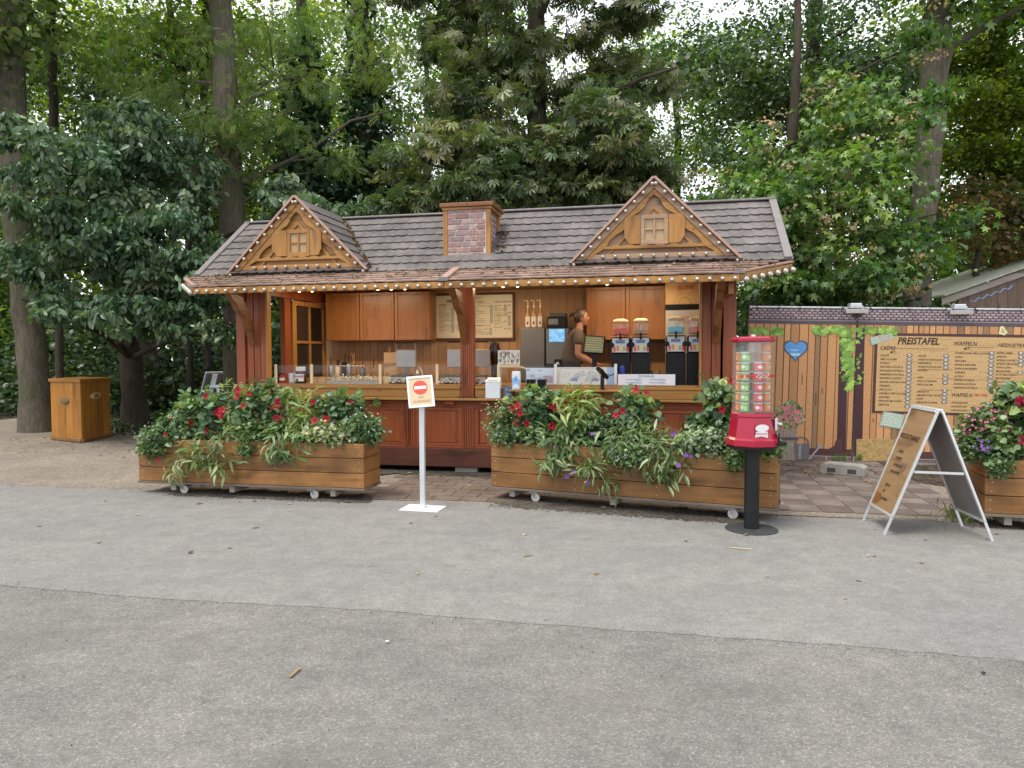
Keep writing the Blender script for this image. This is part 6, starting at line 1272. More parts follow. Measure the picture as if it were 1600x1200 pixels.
# ================================================================== FOLDING SIGN
M['poster_brown'] = wood('poster_brown', (.27, .165, .085), (.37, .24, .13), 1, .4, jit=0, grain=5)
FLg, FRg, BLg, BRg = ground(1352, 814), ground(1385, 836), ground(1502, 821), ground(1547, 846)
BLg = BRg+(FLg-FRg); TR = (FRg+BRg)/2+np.array((0, 0, 1.05)); TL = TR+(FLg-FRg); t = thing('folding_sign', 'aluminium folding pavement sign with a drinks poster on its front', 'folding sign', (0, 0, 0))
t.location = tuple((FLg+FRg+BLg+BRg)/4); LO = np.array(t.location)
def loc(p): return np.asarray(p)-LO
for nm_, (l, r, tl, tr_) in {'front': (FLg, FRg, TL, TR), 'back': (BLg, BRg, TL, TR)}.items():
    nrm = np.cross(r-l, tl-l); nrm /= np.linalg.norm(nrm)
    off = np.array((-.02, 0, 0)) if nm_ == 'front' else np.array((.02, 0, 0)); pt = lambda a, z: loc(a[0]+(a[1]-a[0])*z+off)
    cut = .155
    lb, rb = pt((l, tl), cut), pt((r, tr_), cut); lt, rt = pt((l, tl), 1), pt((r, tr_), 1)
    for a, b_, z in (((l, tl), None, 0), ((r, tr_), None, 0)): 
        MB().bar(pt(a, 0), pt(a, cut+.02), .012, .022, up=nrm).build('leg', 'alu', t, bevel=.002); MB().bar(pt(a, cut), pt(a, 1), .028, .02, up=nrm).build('frame_rail', 'alu', t, bevel=.004)
    ex = (rb-lb)/np.linalg.norm(rb-lb)*.014
    MB().bar(lb+ex, rb-ex, .02, .032, up=nrm).build('frame_rail', 'alu', t, bevel=.003); MB().bar(lt+ex, rt-ex, .02, .032, up=nrm).build('frame_rail', 'alu', t, bevel=.003)
    th = nrm*.006*(1 if nm_ == 'front' else -1)
    MB().prism([lb+ex, rb-ex, rt-ex, lt+ex], th).build('board', 'poster_brown' if nm_ == 'front' else 'greyback', t)
    if nm_ == 'front':
        fx = (rb-lb); fw = np.linalg.norm(fx); fy = (lt-lb); fh = np.linalg.norm(fy); sgn = nrm; fm = frame((lb+rb)/2+sgn*.0075, fx, fy)
        text('HEISSGETRÄNKE', .062, t, fm @ Matrix.Translation((0, fh*.70, .001)), 'ink', .2, 'CENTER', sx=.85); text('KAFFEE\nESPRESSO\nCAPPUCCINO\nMILCHKAFFEE\n\nKAKAO\nTEE\nGLÜHWEIN', .036, t, fm @ Matrix.Translation((-fw*.2, fh*.56, .001)), 'ink', .2, 'LEFT', 1.75, sx=.85)
        mb = MB()
        for (x, y, c, s_) in ((.20, .44, (.20, .13, .09), .05), (-.30, .09, (.24, .10, .035), .055)):
            cx, cy = x*fw, y*fh; n_ = 14
            mb.add([(cx-s_, cy+s_, .0004), (cx-s_*.95, cy-s_*.5, .0004), (cx-s_*.6, cy-s_*.95, .0004), (cx+s_*.6, cy-s_*.95, .0004), (cx+s_*.95, cy-s_*.5, .0004), (cx+s_, cy+s_, .0004)], [list(range(6))], 0, c)
            mb.add([(cx+s_*math.cos(2*math.pi*k/n_), cy+s_+s_*.25*math.sin(2*math.pi*k/n_), .0006) for k in range(n_)], [list(range(n_))], 0, tuple(v*1.7 for v in c))
            for k in range(6): a0, a1 = R(80-k*28), R(52-k*28); mb.add([(cx+s_*(.95+.5*math.cos(a)), cy+s_*.1+s_*.5*math.sin(a), .0005) for a in (a0, a1)]+[(cx+s_*(.95+.32*math.cos(a)), cy+s_*.1+s_*.32*math.sin(a), .0005) for a in (a1, a0)], [(0, 1, 2, 3)], 0, c)
        mb.add([(-fw*.4, fh*.74, .0006), (fw*.4, fh*.74, .0006), (fw*.4, fh*.743, .0006), (-fw*.4, fh*.743, .0006)], [(0, 1, 2, 3)], 0, (.3, .2, .12)); o = mb.build('poster_print', 'flat', t); o.matrix_basis = fm
        MB().prism([lb+ex+sgn*.009, rb-ex+sgn*.009, rt-ex+sgn*.009, lt+ex+sgn*.009], sgn*.001).build('cover_sheet', 'glass', t)
MB().bar(loc(TL)+np.array((0, 0, .012)), loc(TR)+np.array((0, 0, .012)), .055, .022).build('hinge_cap', 'alu', t, bevel=.004)
for l, r, tl in ((FRg, BRg, TR), (FLg, BLg, TL)): MB().bar(loc(l+(tl-l)*.52), loc(r+(tl-r)*.52), .006, .02).build('stay', 'alu', t)
# ================================================================== BIN HOUSING
Lc, Cc, Rc = ground(81, 686), ground(128, 691), ground(174, 681); Bc = Lc+Rc-Cc; t = thing('litter_bin_housing', 'orange stained wooden litter bin housing with two oval plaques', 'bin', Cc, 0); lo3 = lambda p: np.asarray(p)-Cc
ctr = (Lc+Cc+Rc+Bc)/4; ring = [Lc, Cc, Rc, Bc]; off = lambda p, s: ctr+(p-ctr)*s
for (a, b_) in ((Lc, Cc), (Cc, Rc), (Rc, Bc), (Bc, Lc)):
    d = (b_-a); L = np.linalg.norm(d); d = d/L; nn = np.array((d[1], -d[0], 0)); nn = nn if nn @ (ctr-a) < 0 else -nn; q = 4
    for k in range(q):
        s = a+d*(.006+k*(L-.012)/q); MB().prism([lo3(s), lo3(s+d*((L-.012)/q-.006)), lo3(s+d*((L-.012)/q-.006)-nn*.02), lo3(s-nn*.02)], (0, 0, 1.02)).build('plank', 'binw', t, bevel=.004, loc=None).location = (0, 0, .04)
    MB().prism([lo3(a+nn*.03), lo3(b_+nn*.03), lo3(b_-nn*.05), lo3(a-nn*.05)], (0, 0, .055)).build('plinth_board', 'planter', t, bevel=.006)
MB().prism([lo3(off(p, 1.06)) for p in ring], (0, 0, .06)).build('lid', 'binw', t, bevel=.008).location = (0, 0, 1.062)
MB().prism([lo3(off(p, .9)) for p in ring], (0, 0, 1.0)).build('lining', 'black', t).location = (0, 0, .03)
MB().prism([lo3(off(Cc, 1.008)), lo3(off(Cc, 1.0))+np.array((.012, .04, 0)), lo3(off(Cc, .96)), lo3(off(Cc, 1.0))+np.array((-.03, .03, 0))], (0, 0, 1.02)).build('corner_batten', 'binw', t).location = (0, 0, .04)
for (a, b_, f, z, w_, m, b) in ((Lc, Cc, .50, .72, .13, 'twig', ''), (Cc, Rc, .48, .80, .17, 'board_tan', 'MÜLL')):
    d = (b_-a); L = np.linalg.norm(d); d /= L; nn = np.array((d[1], -d[0], 0)); nn = nn if nn @ (ctr-a) < 0 else -nn; p = lo3(a+d*L*f)+nn*.002+np.array((0, 0, z)); fm = frame(p, d, (0, 0, 1)) if (np.cross(d, (0, 0, 1)) @ nn) > 0 else frame(p, -d, (0, 0, 1))
    mb = MB().lathe([(w_, 0), (w_, .018), (w_-.02, .028), (.0001, .03)], 20, sy=.42).xform(fm); mb.build('plaque', m, t, True)
    if b: text(b, .07, t, fm @ Matrix.Translation((0, -.025, .0315)), 'ink', 0, 'CENTER')
# ================================================================== PRINTED FENCE
FO = np.array((3.335, 10.16, .0)); fex = np.array((1., -.115, -.0225)); fex /= np.linalg.norm(fex); fey = np.array((.022, 0, 1.)); fey -= (fey @ fex)*fex; fey /= np.linalg.norm(fey); fen = np.cross(fex, fey)
FMAT = frame(FO, fex, fey)
def pf(px, py):
    d = ray(px, py); tt = ((FO-CAM) @ fen)/(d @ fen); p = CAM+d*tt-FO; return p @ fex, p @ fey
top_y = pf(1400, 483)[1]; bot_y = pf(1240, 719)[1]; aJ = pf(1336, 600)[0]; W1_, W2_ = aJ, 3.45
def fence_panel(label, a0, a1):
    t = thing('fence_panel', label, 'fence', FO, 0, 'printed fence panels'); t.matrix_basis = FMAT @ Matrix.Translation((a0, 0, 0)); w_ = a1-a0
    for x in (.02, w_-.02): MB().tube([(x, .0, -.03), (x, top_y+.03, -.03)], .021, 10).build('post', 'zinc', t, True)
    for y in (bot_y-.0, top_y+.01): MB().tube([(.02, y, -.03), (w_-.02, y, -.03)], .019, 10).build('rail', 'zinc', t, True)
    bk = MB().box(.0, w_, bot_y, top_y-.01, -.006, 0); bk.build('banner', plain('banner_cloth', (.35, .2, .1), .6), t); return t
f1 = fence_panel('printed fence panel with the blue heart right behind the dispenser', .0, aJ-.012); f2 = fence_panel('printed fence panel carrying the big price board at the right edge', aJ+.012, aJ+W2_)
def pr(mb, pts, c, z): mb.add([(*pf(x, y), z) for x, y in pts], [list(range(len(pts)))], 0, c)
pr1, pr2 = MB(), MB()
def L1(x, y0, x1, y1): return y0+(y1-y0)*(x-1165)/(1600-1165)
gy0 = top_y-.155; gy1 = top_y-.245   # roof band and gutter (fence coordinates)
def rect(mb, a0, b0, a1, b1, c, z): mb.add([(a0, b0, z), (a1, b0, z), (a1, b1, z), (a0, b1, z)], [(0, 1, 2, 3)], 0, c)
aE = aJ+W2_-.01
for mb, a0, a1 in ((pr1, .005, aJ-.015), (pr2, aJ+.015, aE)):
    rect(mb, a0, bot_y+.005, a1, gy1+.02, (.10, .05, .025), .001); a = a0
    while a < a1-.01:
        w_ = rnd.choice((.07, .085, .10, .12)); b_ = min(a+w_, a1); k = rnd.random(); c = (.40+.15*k, .20+.088*k, .080+.048*k) if rnd.random() > .15 else (.25, .155, .08)
        e = [rnd.uniform(-.004, .004) for _ in range(2)]; mb.add([(a+.006, bot_y+.17, .002), (b_-.005, bot_y+.17, .002), (b_-.005+e[0], gy1+.02, .002), (a+.006+e[1], gy1+.02, .002)], [(0, 1, 2, 3)], 0, c)
        if rnd.random() < .35: y = rnd.uniform(.5, 1.6); x = (a+b_)/2; rect(mb, x-.012, y, x+.012, y+rnd.uniform(.05, .2), tuple(v*.55 for v in c), .0024)
        a = b_
    rect(mb, a0, bot_y+.07, a1, bot_y+.18, (.075, .035, .035), .0026); rect(mb, a0, bot_y+.005, a1, bot_y+.075, (.15, .10, .085), .0028)
    for k in range(int((a1-a0)/.28)+1):
        x = a0+k*.28
        if x < a1-.02: rect(mb, x, bot_y+.01, x+.008, bot_y+.07, (.42, .38, .33), .0031)
    rect(mb, a0, bot_y+.070, a1, bot_y+.077, (.42, .38, .33), .0031); rect(mb, a0, gy0, a1, top_y-.01, (.05, .035, .04), .003); hh = .035
    for r in range(4):
        k = 0
        while True:
            x = a0+.03+k*.072+(.036 if r % 2 else 0); k += 1
            if x > a1-.035: break
            y = gy0+.022+r*hh; g = rnd.uniform(.75, 1.25); mb.add([(x-.032, y+.008, .0035), (x-.028, y-.006, .0035), (x-.014, y-.0155, .0035), (x+.014, y-.0155, .0035), (x+.028, y-.006, .0035), (x+.032, y+.008, .0035), (x+.018, y+.0125, .0035), (x-.018, y+.0125, .0035)], [list(range(8))], 0, (.30*g, .235*g, .245*g))
    rect(mb, a0, gy1+.02, a1, gy0, (.085, .065, .075), .004); rect(mb, a0, gy0-.022, a1, gy0-.008, (.22, .19, .20), .0044)
# dark printed posts at the joint
for mb, x0, x1 in ((pr1, 1312, 1325), (pr2, 1338, 1351)): pr(mb, [(x0, 513), (x1, 513), (x1-4, 706), (x0-5, 706)], (.055, .022, .028), .005)
pr(pr1, [(1285, 706), (1303, 697), (1306, 688), (1316, 682), (1316, 706)], (.075, .035, .035), .0052)
# heart
def heart(s, z, c):
    x0, y0 = pf(1243, 546); pts = []
    for k in range(36):
        a = 2*math.pi*k/36; pts.append((x0+s*16*math.sin(a)**3/17, y0+s*(13*math.cos(a)-5*math.cos(2*a)-2*math.cos(3*a)-math.cos(4*a))/17, z))
    pr1.add(pts, [list(range(36))], 0, c)
heart(.185, .0055, (.10, .095, .10)); heart(.155, .006, (.10, .30, .62)); x0, y0 = pf(1243, 546)
pr1.add([(x0-.075, y0-.055, .0064), (x0+.075, y0-.055, .0064), (x0+.05, y0-.09, .0064), (x0-.05, y0-.09, .0064)], [(0, 1, 2, 3)], 0, (.42, .60, .78)); pr1.add([(x0-.1, y0-.01, .0065), (x0-.02, y0+.005, .0065), (x0+.06, y0-.01, .0065), (x0-.02, y0-.025, .0065)], [(0, 1, 2, 3)], 0, (.3, .5, .74))
# printed ivy
def ivy(mb, x0, y0, x1, y1, n, s0, s1):
    for i in range(n):
        cx, cy = pf(rnd.uniform(x0, x1), rnd.uniform(y0, y1)); s = rnd.uniform(s0, s1); a = rnd.uniform(-2.6, -.5); g = rnd.uniform(.7, 1.3); c = rnd.choice([(.20, .36, .06), (.28, .44, .09), (.12, .24, .05)]); pts = []
        for da, r_ in ((0, 1), (35, .5), (70, .85), (110, .45), (150, .6), (180, .3), (210, .6), (250, .45), (290, .85), (325, .5)): pts.append((cx+s*r_*math.cos(a+R(da)), cy+s*r_*math.sin(a+R(da)), .0066+.0001*(i % 24)))
        mb.add(pts, [list(range(10))], 0, tuple(v*g for v in c))
ivy(pr1, 1172, 512, 1222, 522, 60, .03, .05); ivy(pr1, 1270, 510, 1320, 521, 60, .03, .055); ivy(pr2, 1340, 511, 1400, 521, 50, .03, .05)
for k in range(11): ivy(pr1, 1322-8+k*.6, 515+k*8.5, 1334-k*.1, 526+k*8.5, 9 if k < 8 else 4, .04, .075)
ivy(pr2, 1338, 520, 1348, 600, 16, .02, .05); ivy(pr1, 1310, 530, 1318, 600, 7, .015, .03)
# barrel with flowers, watering can, hay bale
pr(pr1, [(1211, 670), (1246, 670), (1243, 719), (1213, 719)], (.30, .24, .205), .0055)
for x in (1217, 1223, 1229, 1235, 1240): pr(pr1, [(x, 671), (x+.8, 671), (x+.8, 719), (x, 719)], (.14, .105, .09), .0058)
for y in (683,): pr(pr1, [(1211, y), (1246, y), (1246, y+5), (1211, y+5)], (.10, .075, .07), .006)
for i in range(260):
    a, r_ = rnd.uniform(0, 6.28), math.sqrt(rnd.random()); x, y = 1234+25*r_*math.cos(a), 649+22*r_*math.sin(a)
    cx, cy = pf(x, y); s = rnd.uniform(.018, .035); an = rnd.uniform(0, 6); c = rnd.choice([(.10, .2, .06), (.2, .32, .12), (.05, .10, .035), (.3, .4, .2)]); pr1.add([(cx+s*math.cos(an), cy+s*math.sin(an), .0062+i*.00001), (cx+s*.5*math.cos(an+1.6), cy+s*.5*math.sin(an+1.6), .0062+i*.00001), (cx-s*math.cos(an), cy-s*math.sin(an), .0062+i*.00001), (cx-s*.5*math.cos(an+1.6), cy-s*.5*math.sin(an+1.6), .0062+i*.00001)], [(0, 1, 2, 3)], 0, c)
for i in range(34):
    a, r_ = rnd.uniform(0, 6.28), math.sqrt(rnd.random()); cx, cy = pf(1234+23*r_*math.cos(a), 651+19*r_*math.sin(a)); s = rnd.uniform(.018, .032); g = rnd.uniform(.8, 1.2); pr1.add([(cx+s*math.cos(k*1.047), cy+s*math.sin(k*1.047), .0092+i*.00001) for k in range(6)], [list(range(6))], 0, (.55*g, .17*g, .20*g))
pr(pr1, [(1241, 693), (1265, 693), (1263, 718), (1243, 718)], (.13, .125, .135), .0098); pr(pr1, [(1248, 694), (1252, 694), (1251, 717), (1247, 717)], (.26, .25, .27), .01)
for k in range(10):
    a0, a1 = R(200-k*22), R(200-(k+1)*22); pr(pr1, [(1253+11*math.cos(a0), 692-10*math.sin(a0)), (1253+11*math.cos(a1), 692-10*math.sin(a1)), (1253+8.5*math.cos(a1), 692-8*math.sin(a1)), (1253+8.5*math.cos(a0), 692-8*math.sin(a0))], (.13, .12, .13), .0099)
pr(pr1, [(1262, 717), (1265, 718), (1281, 699), (1279, 697)], (.3, .29, .31), .01); pr(pr1, [(1277, 695), (1281, 693), (1285, 699), (1281, 701)], (.28, .27, .29), .0101)
pr(pr2, [(1338, 686), (1390, 684), (1396, 690), (1396, 720), (1338, 720)], (.42, .28, .11), .0055)
for i in range(330):
    x, y = rnd.uniform(1339, 1394), rnd.uniform(688, 718); cx, cy = pf(x, y); l, a = rnd.uniform(.03, .07), rnd.uniform(-.6, .9)+(0 if x < 1362 else .8); c = rnd.choice([(.52, .37, .16), (.30, .19, .07), (.6, .44, .2), (.38, .25, .09)]); dx, dy = l*math.cos(a), l*math.sin(a); pr2.add([(cx, cy, .0058+i*.00001), (cx+dx, cy+dy, .0058+i*.00001), (cx+dx, cy+dy+.005, .0058+i*.00001), (cx, cy+.006, .0058+i*.00001)], [(0, 1, 2, 3)], 0, c)
for mb, x0, x1 in ((pr1, 1300, 1322), (pr2, 1337, 1346)):
    for i in range(60):
        x = rnd.uniform(x0, x1); cx, cy = pf(x, 719); h_ = rnd.uniform(.05, .13); mb.add([(cx, cy, .0103), (cx+.006, cy, .0103), (cx+rnd.uniform(-.03, .03), cy+h_, .0103)], [(0, 1, 2)], 0, rnd.choice([(.12, .2, .05), (.2, .3, .08), (.06, .11, .03)]))
# big price board, printed
c4 = [pf(1369, 519), pf(1363, 646), pf(1700, 655), pf(1700, 529)]
def quad(mb, pts, c, z): mb.add([(x, y, z) for x, y in pts], [(0, 1, 2, 3)], 0, c)
bx0, by1 = pf(1367, 520); by0 = pf(1364, 645)[1]; bx1 = min(aE-.1, pf(1372, 600)[0]+2.95)
quad(pr2, [(bx0, by0), (bx1, by0), (bx1, by1), (bx0, by1)], (.075, .032, .03), .0062); quad(pr2, [(bx0+.04, by0+.03), (bx1-.04, by0+.03), (bx1-.04, by1-.04), (bx0+.04, by1-.04)], (.48, .315, .145), .0066)
for i in range(26):
    y = rnd.uniform(by0+.06, by1-.08); x = rnd.uniform(bx0+.08, bx1-1.2); l = rnd.uniform(.3, 1.1); quad(pr2, [(x, y), (x+l, y+rnd.uniform(-.01, .01)), (x+l, y+.006), (x, y+.004)], (.36, .21, .08), .0068)
for pts, n_, c2 in (([(1358, 528), (1393, 518), (1397.5, 529), (1361, 540)], 3, (.45, .12, .10)), ([(1380, 642), (1414, 648), (1408, 671), (1373, 665)], 6, (.55, .60, .52))):
    pr(pr2, pts, (.20, .27, .22), .0072); ins = [(p[0]*.93+sum(q[0] for q in pts)/4*.07, p[1]*.9+sum(q[1] for q in pts)/4*.1) for p in pts]; pr(pr2, ins, (.36, .45, .37), .0074)
    for k in range(n_):
        t0, t1 = (k+.35)/(n_+.2), (k+.6)/(n_+.2); A_, B_, C_, D_ = [np.array(p) for p in ins]; l0, r0_ = A_+(D_-A_)*t0, B_+(C_-B_)*t0; l1, r1_ = A_+(D_-A_)*t1, B_+(C_-B_)*t1; s = .35 if n_ == 3 else .08
        pr(pr2, [tuple(l0+(r0_-l0)*s), tuple(l0+(r0_-l0)*.93), tuple(l1+(r1_-l1)*.93), tuple(l1+(r1_-l1)*s)], c2, .0077)
for (x, y) in ((1566, 516),):
    cx, cy = pf(x, y); pr2.add([(cx-.05, cy-.05, .0075), (cx+.03, cy-.07, .0075), (cx+.07, cy-.03, .0075), (cx, cy+.06, .0075), (cx-.03, cy+.05, .0075)], [list(range(5))], 0, (.62, .55, .30)); pr2.add([(cx-.02, cy-.03, .0078), (cx+.03, cy-.04, .0078), (cx, cy+.03, .0078)], [(0, 1, 2)], 0, (.30, .32, .18))
inv1, inv2 = Matrix.Identity(4), Matrix.Translation((-(aJ+.012), 0, 0))
o = pr1.build('banner_print', 'print', f1); o = pr2.build('banner_print', 'print', f2); o.matrix_basis = inv2
u_, v_ = pf(1372, 600); sB = (pf(1549, 590)[0]-pf(1373, 590)[0])/(.235+.47)
board_text(f2, Matrix.Translation((bx0+.06+.47*sB-(aJ+.012), (by0+by1)/2-.005*sB, .0085)) @ Matrix.Diagonal((1, (by1-by0)/(.475*sB), 1, 1)), sB, 'ink')
# coupling, floodlights, cable ties, concrete foot
for px, py, lab_ in ((1336, 480, 'grey floodlight clamped on the fence joint above the ivy'), (1498, 481, 'grey floodlight clamped on the fence rail above the price board')):
    a_, b_ = pf(px, py); t = thing('floodlight', lab_, 'floodlight', FO+fex*a_+fey*top_y+fen*.0, math.atan2(fex[1], fex[0]), 'floodlights on the fence')
    MB().box(-.09, .09, -.06, .10, .0, .045).build('housing', 'zinc', t, bevel=.01); MB().box(-.14, .14, .0, .05, -.03, .012).build('bracket', 'zinc', t, bevel=.004); MB().box(-.075, .075, -.05, .08, .046, .075).build('heat_sink', 'alu', t, bevel=.006); MB().box(-.15, .15, -.09, -.06, -.07, -.01).build('lamp_glass', 'steel', t, bevel=.006)
    for s in (-1, 1): MB().tube([(s*.1, -.02, .03), (s*.17, -.04, .03), (s*.23, -.05, -.03)], .007, 6).build('cable', 'black', t)
for k in range(15):
    a_ = .12+k*.29
    if a_ > aE-.1: break
    par = f1 if a_ < aJ else f2; o = MB().tube([(a_, top_y-.035, .012), (a_, top_y+.035, .0), (a_+.012, top_y+.065, .01)], .004, 4).build('cable_tie', 'black', par)
    if par is f2: o.matrix_basis = inv2
a_, b_ = pf(1320, 735); q = ground(1318, 741); t = thing('concrete_foot', 'grey concrete foot block under the fence joint', 'concrete block', (q[0], q[1], 0), R(-38))
MB().prism([(-.26, -.11, 0), (.26, -.11, 0), (.26, -.11, .11), (.2, -.11, .14), (-.2, -.11, .14), (-.26, -.11, .11)], (0, .22, 0)).build('block', 'concrete', t, bevel=.012)
for x in (-.12, .12): MB().box(x-.05, x+.05, -.113, -.109, .03, .085).build('grip_shade_plate', 'darkgrey', t)  # flat dark plates, the shade of grip hollows put into their colour
# ================================================================== SHED BEHIND THE FENCE
shc = at(1545, 470, 14.5); t = thing('shed', 'weathered plank shed with a sloping roof behind the fence', 'shed', (shc[0], shc[1], 0), 0); lp = lambda px, py, Y=14.5: at(px, py, Y)-np.array((shc[0], shc[1], 0))
a_, b_ = lp(1472, 466), lp(1660, 400); MB().prism([a_+np.array((0, 0, -.14)), b_+np.array((0, 0, -.14)), b_, a_], (0, .05, 0)).build('barge_board', 'grey_wood', t, bevel=.006)
MB().prism([a_+np.array((0, -.08, .03)), b_+np.array((0, -.08, .03)), b_+np.array((0, -.08, .07)), a_+np.array((0, -.08, .07))], (0, 3.0, 0)).build('roof', plain('roof_felt', (.34, .35, .27), .9, var=.3, scale=12, bmp=.4), t); x = lp(1500, 500)[0]; k = 0
while x < b_[0]-.3:
    ztop = a_[2]+(b_[2]-a_[2])*(x+.1-a_[0])/(b_[0]-a_[0])-.12
    if ztop > .6: MB().box(x, x+.195, .06, .085, .0, ztop).build('plank', 'shedw', t, bevel=.004)
    x += .2
bun = MB(); p_, q_ = lp(1516, 470, 14.4), lp(1582, 446, 14.4)
for k in range(5):
    e0, e1 = p_+(q_-p_)*(k/5), p_+(q_-p_)*((k+1)/5); mm = (e0+e1)/2+np.array((0, 0, -.05)); bun.tube([e0, mm, e1], .012, 5)
tag(bun.build('bunting_cord', plain('blue_cord', (.2, .32, .55), .6), None), 'pale blue cord draped along the shed wall', 'cord').location = (shc[0], shc[1], 0)
#@@TREES
LEAF_GAIN = 1.12
# ================================================================== TREES
def trunk_path(pxs, Y, lean=0.):
    """(px, py, width px) from the ground upwards at distance Y"""
    pts, rad = [], []
    for i, (px, py, w_) in enumerate(pxs):
        p = at(px, py, Y+lean*i); pts.append(p); rad.append(w_*(Y+lean*i)/F/2)
    return pts, rad
def tree(name, label, pts, rad, blobs, spec, bark='bark', limbs=6, limb_r=.07, group='trees behind the kiosk', cat='tree', fine_twigs=14, flare=1.35):
    b = np.array(pts[0]).copy(); t = thing(name, label, cat, (b[0], b[1], 0), 0, group); pts = [np.array(p) for p in pts]
    # resample with a little wander
    P, Rr = [], []
    for i in range(len(pts)-1):
        for k in range(5):
            f_ = k/5; P.append(pts[i]*(1-f_)+pts[i+1]*f_+np.array((rnd.gauss(0, .012), rnd.gauss(0, .012), 0))); Rr.append((rad[i]*(1-f_)+rad[i+1]*f_)*rnd.uniform(.97, 1.03))
    P.append(pts[-1]); Rr.append(rad[-1]); P[0] = np.array((pts[0][0], pts[0][1], -.05)); Rr[0] *= flare; Rr[1] *= (1+flare)/2*.97
    mb = MB().tube(P, Rr, 14); o = mb.build('trunk', bark, t, True); o.matrix_parent_inverse = t.matrix_basis.inverted()
    cl = None
    for i, sp in enumerate(spec):
        bl = sp.pop('blobs', blobs); f_, c_ = foliage('crown' if i == 0 else sp.pop('name', 'crown'), bl, parent=t, **{k: v for k, v in sp.items() if k != 'name'})
        if cl is None: cl = c_
    hs = [p[2] for p in P]
    def limb(c, r, nm='branch'):
        h = min(max(hs[0]+1.5, c[2]-abs(np.linalg.norm((c-P[-1])[:2]))*.45), hs[-1]); j = int(np.argmin([abs(q-h) for q in hs])); s = P[j]; m1 = s+(c-s)*.35+np.array((rnd.gauss(0, .12), rnd.gauss(0, .12), .12)); m2 = s+(c-s)*.7+np.array((rnd.gauss(0, .15), rnd.gauss(0, .15), .12))
        o = MB().tube([s, m1, m2, c], [r, r*.75, r*.5, r*.2], 7).build(nm, bark, t, True); o.matrix_parent_inverse = t.matrix_basis.inverted(); return m2
    for i in range(limbs):
        bb = blobs[i % len(blobs)]; c = np.array(bb[0])+rg.normal(size=3)*np.array(bb[1])*.35; limb(c, limb_r*rnd.uniform(.7, 1.2))
    if fine_twigs and cl is not None and len(cl):
        mb = MB()
        for i in range(fine_twigs):
            c = cl[rg.integers(len(cl))]; bb = blobs[int(np.argmin([np.linalg.norm((c-np.array(q[0]))/np.array(q[1])) for q in blobs]))]; s = np.array(bb[0])+(c-np.array(bb[0]))*.15; m = (s+c)/2+rg.normal(size=3)*.12+np.array((0, 0, .1)); mb.tube([s, m, c], [.022, .014, .005], 5, cap=False)
        o = mb.build('twigs', bark, t); o.matrix_parent_inverse = t.matrix_basis.inverted(); o['kind'] = 'stuff'
    return t
C_BLUEG = [(.055, .110, .050), (.10, .165, .082), (.17, .235, .14), (.034, .075, .034)]
C_YEL = [(.12, .185, .04), (.18, .24, .055), (.085, .145, .034), (.25, .29, .075)]
C_CHES = [(.065, .105, .032), (.10, .145, .05), (.15, .175, .07), (.048, .082, .026), (.23, .22, .12), (.085, .13, .04)]
C_MAP = [(.055, .125, .028), (.085, .17, .036), (.04, .09, .024), (.14, .23, .045), (.19, .27, .06)]
C_IVY = [(.010, .032, .012), (.018, .05, .018), (.028, .065, .022)]
C_DARKW = [(.018, .038, .014), (.03, .058, .02), (.045, .08, .025)]
C_FAR = [(.08, .14, .036), (.125, .185, .05), (.055, .105, .028), (.17, .22, .06)]
C_GREY = [(.06, .115, .05), (.09, .15, .065), (.045, .09, .04)]
# 1 big smooth trunk at the left edge; its crown lies above the picture
pts, rad = trunk_path([(60, 672, 44), (46, 520, 42), (28, 350, 41), (16, 200, 43), (14, 60, 44), (8, -120, 42), (0, -330, 36)], 14.6)
tree('beech_tree', 'big grey trunked tree standing beside the litter bin housing', pts, rad, [blob(-60, -190, 230, 150, 14.6, 2.6), blob(160, -230, 230, 120, 13.6, 2.6), blob(20, 30, 60, 40, 14.2, 1.), blob(-90, 60, 90, 80, 13.8, 1.2)],
     [dict(ncl=1500, per=9, spread=.30, size=.15, tmpl=L_OVAL, cols=C_FAR, droop=.4, gap=.4, f=1.2, seed=2., width=.9)], limbs=5, limb_r=.12)
# 2 dark drooping broad-leaved tree left of the kiosk
bl = [blob(212, 300, 120, 75, 13.0, 1.5, 1.0), blob(110, 270, 110, 80, 12.4, 1.2, .9), blob(315, 425, 85, 55, 12.6, 1.1, .8), blob(170, 410, 150, 70, 12.8, 1.4, 1.2), blob(250, 490, 120, 42, 12.4, 1.2, .8), blob(60, 330, 100, 26, 11.8, .6, .3), blob(370, 510, 44, 36, 12.0, .6, .25), blob(120, 480, 60, 30, 11.9, .6, .25), blob(458, 335, 62, 40, 13.4, .9, .35), blob(200, 220, 130, 50, 13.6, 1.5, .6), blob(530, 330, 90, 40, 13.2, .8, .4), blob(20, 230, 80, 50, 12.6, 1., .4), blob(40, 400, 70, 60, 12.4, .8, .35), blob(262, 250, 70, 60, 13.2, 1.1, .45), blob(455, 300, 45, 30, 13.6, .8, .15), blob(212, 370, 125, 60, 12.6, 1.2, .9), blob(620, 320, 60, 26, 13.4, .6, .2)]
pts, rad = trunk_path([(212, 652, 34), (205, 560, 32), (190, 480, 30), (175, 400, 24), (190, 300, 16), (210, 220, 8)], 15.0, -.25)
tree('cherry_tree', 'dark green tree with large drooping leaves left of the kiosk', pts, rad, bl,
     [dict(ncl=5000, per=6, spread=.085, size=.125, tmpl=L_OVAL, cols=C_BLUEG, mat='leaf', droop=1.25, up=.25, gap=.3, f=1.9, seed=5., width=.56, flat=.5, shell=.6, zmin=1.15, sub=300, sflat=.36, ssc=.24)], 'bark_dark', limbs=11, limb_r=.075, fine_twigs=40)
